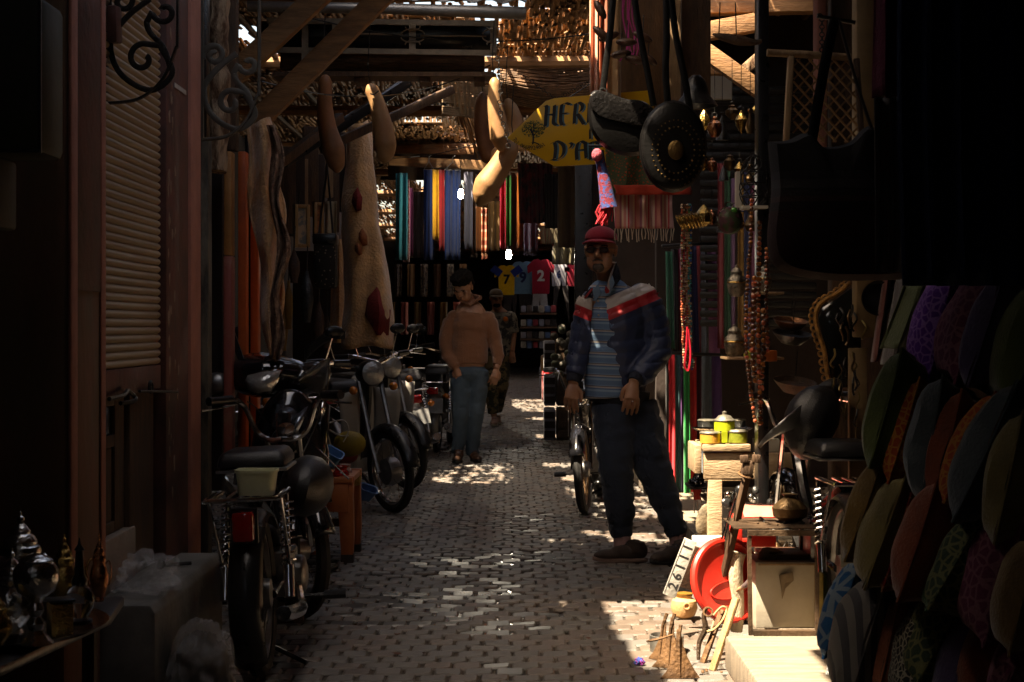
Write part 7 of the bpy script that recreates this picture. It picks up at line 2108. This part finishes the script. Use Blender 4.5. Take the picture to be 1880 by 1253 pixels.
# cap
mCap = cloth('wine red cotton', (.42, .035, .06), var=.2)
cp_ = MB()
def capf(u, v):
    a = 2 * PI * u; b = v * PI / 2
    r = math.cos(b) ** .75
    return HM @ Vector((.079 * r * math.cos(a), .014 + .097 * r * math.sin(a), .058 + .062 * math.sin(b) - .006 * math.sin(a)))
cp_.grid(capf, 28, 10, closeu=True)
capo = cp_.build('cap', mCap, man, solid=.004)
def brim(u, v):
    a = R(200 + 140 * u)
    r = .076 + .05 * v * math.sin(PI * u) ** .6
    return HM @ Vector((r * math.cos(a), .012 + r * 1.12 * math.sin(a), .064 - .012 * v - .018 * (math.cos(a)) ** 2 * 1.0))
MB().grid(brim, 16, 6).build('cap_brim', mCap, capo, solid=.005)
MB().ell(HM @ Vector((0, .014, .122)), .007, seg=8, rings=6).build('cap_button', mCap, capo)
# shirt
mPolo = stripes('striped polo', 'z', [(0, (.13, .22, .36)), (.42, (.24, .36, .5)), (.6, (.1, .17, .3)), (.72, (.42, .38, .36)), (.86, (.12, .09, .09)), (.92, (.2, .3, .45))], freq=17.5, off=.3, slope=(.04, 0, 0))
shm = MB().ell(J(1116, 600, D1 - .0), (.13, .115, .2)).ell(J(1116, 665, D1 - .0), (.125, .12, .19)).ell(J(1118, 545, D1 + .01), (.12, .09, .1))
shm.tube([J(1114, 640, D1), J(1120, 730, D1)], [.12, .128], 22)
remesh(shm, .009, 'polo_shirt', mPolo, man)
col = MB()
for s, pts in ((-1, [(1098, 520), (1088, 535), (1092, 553), (1104, 540)]), (1, [(1124, 505), (1108, 533), (1102, 545), (1120, 540), (1128, 520)])):
    col.prism([((x - 1105) * K1, -(y - 530) * K1) for x, y in pts], .012, Matrix.Translation(J(1105, 530, D1 - .105)))
col.build('shirt_collar', mat('blue collar', (.2, .32, .46), .85), man, bevel=.003)
for i in range(3):
    MB().ell(J(1098 + i * .5, 553 + i * 13, D1 - .117), .005, seg=8, rings=6).build('shirt_button', mCard, man)
# puffer jacket with chest bands
def jacketmat():
    m = mat('puffer shell', (.02, .033, .085), .5, bump=.5, scale=8, bscale=26, sheen=.1, spec=.6)
    nt = m.node_tree; b = nt.nodes['Principled BSDF']
    tc = nt.nodes.new('ShaderNodeTexCoord'); sx = nt.nodes.new('ShaderNodeSeparateXYZ')
    nt.links.new(tc.outputs['Object'], sx.inputs[0])
    a = nt.nodes.new('ShaderNodeMath'); a.operation = 'ADD'; a.inputs[1].default_value = (P(1160, 0, D1).x - P(1097, 0, D1).x)
    ab = nt.nodes.new('ShaderNodeMath'); ab.operation = 'ABSOLUTE'
    ml_ = nt.nodes.new('ShaderNodeMath'); ml_.operation = 'MULTIPLY'; ml_.inputs[1].default_value = -.42
    ad = nt.nodes.new('ShaderNodeMath'); ad.operation = 'ADD'
    nt.links.new(sx.outputs['X'], a.inputs[0]); nt.links.new(a.outputs[0], ab.inputs[0]); nt.links.new(ab.outputs[0], ml_.inputs[0])
    nt.links.new(ml_.outputs[0], ad.inputs[0]); nt.links.new(sx.outputs['Z'], ad.inputs[1])
    mr_ = nt.nodes.new('ShaderNodeMapRange'); mr_.inputs['From Min'].default_value = 1.0; mr_.inputs['From Max'].default_value = 1.5
    nt.links.new(ad.outputs[0], mr_.inputs[0])
    rp = nt.nodes.new('ShaderNodeValToRGB'); rp.color_ramp.interpolation = 'CONSTANT'
    cr = rp.color_ramp
    while len(cr.elements) < 4: cr.elements.new(.5)
    for e, (p, c) in zip(cr.elements, [(0, (.02, .033, .085)), (.415, (.45, .012, .02)), (.535, (.5, .42, .36)), (.66, (.02, .033, .085))]):
        e.position = p; e.color = (*c, 1)
    nt.links.new(mr_.outputs[0], rp.inputs[0]); nt.links.new(rp.outputs[0], b.inputs['Base Color'])
    return m
jk = MB()
jk.ell(J(1132, 590, D1 + .02), (.165, .14, .2)).ell(J(1133, 660, D1 + .02), (.155, .14, .2))
jk.tube([J(1128, 560, D1 + .02), J(1132, 640, D1 + .02), J(1132, 700, D1 + .02), J(1130, 738, D1 + .02)], [.13, .158, .155, .145], 24, flat=.86)
jk.ell(J(1092, 556, D1), (.075, .075, .08)).ell(J(1180, 550, D1 + .02), (.085, .085, .085))
jk.tube(armL[:-1] + [J(1055, 690, D1 - .08)], [.076, .072, .062, .05], 16)
jk.tube(armR[:-1] + [J(1170, 696, D1 - .13)], [.085, .085, .08, .068, .052], 16)
jk.ell(J(1120, 535, D1 + .03), (.1, .08, .05))
zc = 1.2
def quilt(p, n):
    px = 940 + p.x * F / p.y; py = 600 - (p.z - 1.2) * F / p.y
    ph_ = (p.z - .42 * abs(p.x - P(1097, 0, D1).x) * (1 if p.z > 1.18 else .25)) / .062
    f = abs(math.sin(ph_ * PI)) ** .55
    wr = noise.noise(Vector((p.x * 26, p.y * 26, p.z * 15))) * .004 + noise.noise(Vector((p.x * 60, p.y * 60, p.z * 30))) * .002
    return p + n * (.012 * f - .011 + wr)
jo = remesh(jk, .0075, 'puffer_jacket', jacketmat(), man, smooth=4, fn=quilt)
OPEN = [(1091, 500), (1087, 560), (1083, 640), (1084, 760), (1142, 760), (1146, 725), (1134, 690), (1118, 660), (1103, 622), (1101, 585), (1108, 556), (1124, 530), (1128, 500)]
bmj = bmesh.new(); bmj.from_mesh(jo.data)
off = wloc(man)
kill = []
for f in bmj.faces:
    p = f.calc_center_median() + off
    px = 940 + p.x * F / p.y; py = 600 - (p.z - 1.2) * F / p.y
    if p.y < D1 + .05 and f.normal.y < .25 and inpoly(px, py, OPEN) and p.x > P(1084, 0, D1).x - .02: kill.append(f)
bmesh.ops.delete(bmj, geom=kill, context='FACES')
for _ in range(12):
    new = {}
    for v in bmj.verts:
        be = [e for e in v.link_edges if e.is_boundary]
        if len(be) == 2:
            new[v] = (v.co * 2 + be[0].other_vert(v).co + be[1].other_vert(v).co) / 4
    for v, c_ in new.items(): v.co = c_
bmj.to_mesh(jo.data); bmj.free()
so_ = jo.modifiers.new('solid', 'SOLIDIFY'); so_.thickness = .012; so_.offset = -1
# collar, zip edge, ribbed hem
mNav = mat('navy knit', (.01, .014, .03), .8, bump=.6, scale=30)
mJw, mJr = mat('jacket white', (.5, .44, .4), .5), mat('jacket red', (.42, .012, .02), .45)
def flap(name, pts, m, y=-.12, th=.016):
    c = (sum(p[0] for p in pts) / len(pts), sum(p[1] for p in pts) / len(pts))
    MB().prism([((x - c[0]) * K1, -(yy - c[1]) * K1) for x, yy in pts], th, Matrix.Translation(J(c[0], c[1], D1 + y))).build(name, m, man, bevel=.005)
flap('collar', [(1130, 482), (1137, 494), (1140, 512), (1128, 528), (1114, 540), (1113, 534), (1121, 515), (1124, 500)], mNav, -.09)
flap('collar_piping', [(1130, 482), (1132, 482), (1119, 518), (1120, 534), (1115, 537), (1114, 520), (1121, 502)], mJw, -.107, .012)
flap('collar_piping', [(1112, 524), (1119, 534), (1118, 538), (1112, 540), (1110, 533)], mJr, -.11, .014)
flap('collar', [(1086, 528), (1078, 534), (1072, 545), (1080, 545), (1088, 535)], mNav, -.06)
flap('collar_piping', [(1088, 527), (1072, 546), (1074, 550), (1089, 532)], mJr, -.075, .01)
MB().tube([J(1138, 716, D1 + .02), J(1136, 741, D1 + .02)], [.158, .15], 24, flat=.86).build('jacket_hem', mNav, man)
for (a_, b_) in ((J(1169, 694, D1 - .128), armR[-1]), (J(1055, 690, D1 - .08), armL[-1])):
    MB().tube([a_, b_ + (b_ - a_) * -.1], [.043, .036], 14).build('cuff', mNav, man)
MB().torus(armR[-1] + Vector((-.004, -.012, -.088)), .0105, .0022, (.2, 0, 0), 12, 6).build('ring', mChrome, man)
# trousers
tr_ = MB()
tr_.ell(J(1140, 750, D1 + .02), (.155, .12, .12))
tr_.tube([J(1126, 745, D1), J(1128, 800, D1 - .03), J(1131, 865, D1 - .06), J(1138, 930, D1 - .03), J(1141, 975, D1), J(1142, 987, D1)], [.105, .1, .088, .074, .06, .055], 18)
tr_.tube([J(1165, 745, D1 + .04), J(1182, 800, D1 + .02), J(1203, 870, D1), J(1226, 930, D1 + .02), J(1242, 978, D1 + .02), J(1243, 984, D1 + .02)], [.115, .11, .09, .074, .056, .052], 18)
tr_.tube([J(1190, 800, D1 - .05), J(1204, 840, D1 - .05)], [.055, .05], 10)
def wrinkle(a, s=9):
    return lambda p, n: p + n * (noise.noise(Vector((p.x * s, p.y * s, p.z * s * 2.2))) * a + noise.noise(Vector((p.x * s * 2.4, p.y * s * 2.4, p.z * s * 4))) * a * .5)
remesh(tr_, .009, 'trousers', mTrou, man, fn=wrinkle(.014))
# shoes and socks
mShoe = mat('brown mesh shoe', (.05, .03, .022), .7, bump=.5, scale=40)
mSole = mat('shoe sole', (.25, .16, .13), .7)
mSock = cloth('pink sock', (.34, .2, .19))
def shoe(ankle, foot, ang, par, L_=.27, m=mShoe, sole=mSole, lift=0):
    q = MB()
    M = Matrix.Translation((foot.x, foot.y, 0)) @ Matrix.Rotation(ang, 4, 'Z')   # toe along -x
    q.tube([(.035, 0, .05), (.04, 0, .105)], [.046, .043], 14)
    q.ell((-.1, 0, .035), (.085, .042, .032)).ell((-.02, 0, .045), (.09, .04, .042)).ell((.045, 0, .055), (.055, .038, .05)).ell((.03, 0, .08), (.05, .036, .035))
    z = mt2(q, M)
    for v in z.v: v.z = max(v.z, .018)
    so = remesh(z, .005, 'shoe', m, par, smooth=3)
    lc_ = MB()
    for i_ in range(4): lc_.tube([(-.01 - .022 * i_, -.022, .088 - .009 * i_), (-.014 - .022 * i_, 0, .094 - .010 * i_), (-.01 - .022 * i_, .022, .088 - .009 * i_)], .0035, 5)
    mt2(lc_, M).build('laces', mTrou, so)
    out = [(.1 * math.cos(t) * 1.0 + (-.0), .042 * math.sin(t)) for t in [2 * PI * i / 20 for i in range(20)]]
    s_ = MB()
    n = 24
    vs = []
    for zz in (0.0, .02):
        for i in range(n):
            t = 2 * PI * i / n
            x = -.045 + .145 * math.cos(t)
            y = .043 * math.sin(t) * (1 - .18 * (x > .02))
            vs.append((x, y, zz + (.012 * max(0, (-x - .1) / .09))))
    s_.add(vs, [tuple(range(n))[::-1], tuple(range(n, 2 * n))] + [(i, (i + 1) % n, n + (i + 1) % n, n + i) for i in range(n)], M)
    s_.build('sole', sole, so, bevel=.004)
    return so
shoe(None, Vector((footL.x + .03, 8.34, 0)), R(8), man)
shoe(None, Vector((footR.x + .015, 8.32, 0)), R(40), man, sole=mRubber)
MB().tube([J(1142, 980, D1), J(1143, 1008, D1 - .02)], [.046, .045], 14).build('sock', mSock, man)
MB().tube([J(1245, 980, D1 + .02), J(1246, 1012, D1)], [.042, .04], 14).build('sock', mSock, man)

# --- young man in the brown sweater
D2 = 14.55
m2p = thing('person', 'young man in a brown sweater and slate jeans walking with his head down', 'person', (P(860, 0, D2).x, D2, 0))
b2 = MB()
H2 = headmb(b2, J(851, 529, D2 - .08), R(-24), R(34), 1.06)
b2.tube([J(856, 540, D2 - .01), J(862, 562, D2 + .02)], [.052, .07], 12)
b2.ell(J(863, 600, D2), (.17, .11, .25)).ell(J(860, 665, D2), (.15, .1, .14))
aL = [J(828, 588, D2), J(817, 628, D2), J(822, 655, D2 - .03), J(838, 676, D2 - .1)]
aR = [J(899, 590, D2), J(910, 628, D2 + .02), J(915, 655, D2 - .02), J(911, 678, D2 - .08)]
b2.tube(aL, [.05, .045, .036, .028], 10).tube(aR, [.05, .045, .036, .028], 10)
hand(b2, aR[-1], Vector((-.02, -.02, -.1)), 1, .95, .4, palmn=(.2, -1, 0))
hand(b2, aL[-1], Vector((.03, .0, -.1)), -1, .9, .5, palmn=(0, -1, 0))
lL = [J(845, 685, D2), J(845, 760, D2 - .05), J(840, 835, D2)]
lR = [J(878, 685, D2), J(873, 760, D2 - .02), J(867, 835, D2 + .05)]
b2.tube(lL, [.08, .055, .04], 10).tube(lR, [.08, .055, .04], 10)
remesh(b2, .006, 'body', mSkin, m2p, smooth=3, fn=facefn(H2))
eyes(H2, m2p)
hr = MB().ell((0, .02, .085), (.09, .104, .07)).ell((0, .06, .02), (.076, .06, .065)).ell((0, -.04, .115), (.075, .06, .04))
z = mt2(hr, H2)
remesh(z, .006, 'hair', mHair, m2p, smooth=1, fn=lambda p, n: p + n * .014 * noise.noise(p * 48))
mSwe = mat('brown sweater', (.23, .095, .045), .95, var=.15, scale=5, bump=.4, bscale=120, sheen=.4)
sw = MB()
sw.ell(J(863, 595, D2), (.18, .13, .16)).ell(J(862, 630, D2), (.165, .12, .2))
sw.tube([J(863, 580, D2), J(862, 640, D2), J(862, 668, D2)], [.15, .162, .162], 22, flat=.75)
sw.tube(aL, [.068, .062, .054, .045], 14).tube(aR[:-1] + [J(912, 672, D2 - .06)], [.068, .062, .054, .042], 14)
sw.ell(J(834, 585, D2), (.075, .07, .07)).ell(J(895, 587, D2), (.075, .07, .07)).ell(J(863, 568, D2), (.11, .08, .07))
remesh(sw, .010, 'sweater', mSwe, m2p, fn=wrinkle(.012, 7))
MB().tube([J(846, 552, D2 - .1), J(862, 560, D2 - .1), J(880, 548, D2 - .05)], [.014, .013, .014], 8).tube([J(846, 551, D2 - .09), J(856, 543, D2 + .08), J(882, 547, D2 - .05)], [.02, .03, .022], 8).build('collar', mSwe, m2p)
mJean = mat('slate denim', (.06, .095, .13), .9, var=.25, scale=7, bump=.4)
tj = MB().ell(J(861, 685, D2), (.17, .12, .1))
tj.tube([J(845, 680, D2), J(846, 730, D2 - .03), J(845, 765, D2 - .05), J(842, 805, D2 - .02), J(839, 832, D2)], [.1, .088, .074, .062, .055], 16)
tj.tube([J(878, 680, D2), J(876, 730, D2), J(873, 765, D2 - .02), J(868, 805, D2 + .02), J(866, 836, D2 + .05)], [.1, .088, .074, .062, .055], 16)
remesh(tj, .010, 'jeans', mJean, m2p, fn=wrinkle(.01))
shoe(None, Vector((lL[-1].x + .01, D2 - .12, 0)), R(85), m2p, m=mLea, sole=mRubber)
shoe(None, Vector((lR[-1].x + .02, D2 + .0, 0)), R(105), m2p, m=mLea, sole=mRubber)

# --- man in the camouflage shirt behind him
D3 = 19.9
m3p = thing('person', 'bearded man in a cap and dark patterned shirt walking behind the young man', 'person', (P(912, 0, D3).x, D3, 0))
b3 = MB()
H3 = headmb(b3, J(911, 549, D3 - .08), R(8), R(5), 1.0)
b3.tube([J(912, 560, D3), J(914, 572, D3)], [.056, .07], 12)
b3.ell(J(916, 600, D3), (.17, .11, .24)).ell(J(914, 648, D3), (.15, .1, .14))
c1_ = [J(892, 582, D3), J(888, 612, D3), J(890, 640, D3 - .06)]
c2_ = [J(938, 582, D3), J(943, 612, D3), J(941, 645, D3 - .06)]
b3.tube(c1_, [.052, .042, .028], 10).tube(c2_, [.052, .042, .028], 10)
hand(b3, c1_[-1], Vector((0, -.03, -.1)), 1, .95, .4)
hand(b3, c2_[-1], Vector((0, -.02, -.1)), -1, .95, .4)
l1 = [J(900, 655, D3), J(901, 710, D3 - .08), J(907, 765, D3)]
l2 = [J(922, 655, D3), J(921, 710, D3 - .02), J(912, 755, D3 + .3)]
b3.tube(l1, [.08, .055, .04], 10).tube(l2, [.08, .055, .04], 10)
remesh(b3, .008, 'body', mSkin, m3p, smooth=3, fn=facefn(H3))
eyes(H3, m3p)
mt2(MB().ell((0, -.052, -.07), (.05, .045, .035)), H3).build('beard', mHair, m3p)
mKh = cloth('khaki cap', (.1, .07, .04))
z = MB().grid(lambda u, v: H3 @ Vector((.082 * math.cos(v * PI / 2) ** .75 * math.cos(2 * PI * u), .014 + .1 * math.cos(v * PI / 2) ** .75 * math.sin(2 * PI * u), .045 + .075 * math.sin(v * PI / 2))), 24, 8, closeu=True)
z.grid(lambda u, v: H3 @ Vector(((.078 + .06 * v * math.sin(PI * u)) * math.cos(R(200 + 140 * u)), .012 + (.088 + .065 * v * math.sin(PI * u)) * math.sin(R(200 + 140 * u)), .05 - .02 * v)), 12, 5)
z.build('cap', mKh, m3p, solid=.004)
mCamo = mat('dark floral print', (.2, .18, .14), .9, var=1, scale=16, c2=(.03, .03, .03), bump=.2)
ws = MB().tube([J(916, 580, D3), J(915, 620, D3), J(914, 655, D3)], [.16, .175, .17], 20, flat=.72).ell(J(893, 583, D3), (.075, .07, .08)).ell(J(937, 583, D3), (.075, .07, .08)).ell(J(915, 585, D3), (.19, .12, .1))
ws.tube(c1_[:2], [.075, .072], 12).tube(c2_[:2], [.075, .072], 12)
remesh(ws, .012, 'shirt', mCamo, m3p, fn=wrinkle(.01))
ws = MB().tube([J(902, 650, D3), J(901, 710, D3 - .08), J(906, 758, D3)], [.11, .085, .07], 14).tube([J(922, 650, D3), J(921, 710, D3), J(913, 752, D3 + .28)], [.11, .085, .07], 14).ell(J(912, 655, D3), (.16, .11, .09))
remesh(ws, .012, 'trousers', mat('camouflage trousers', (.16, .12, .06), .9, var=1, scale=12, c2=(.03, .03, .02), bump=.2), m3p, fn=wrinkle(.01))
MB().ell(J(928, 586, D3 - .13), (.03, .01, .03)).build('chest_print', cm[15], m3p)
shoe(None, Vector((l1[-1].x + .01, D3 - .14, 0)), R(85), m3p, m=mat('pale sneaker', (.35, .22, .18), .8), sole=mCard)
shoe(None, Vector((l2[-1].x + .01, D3 + .22, 0)), R(95), m3p, m=mat('pale sneaker', None), sole=mCard)
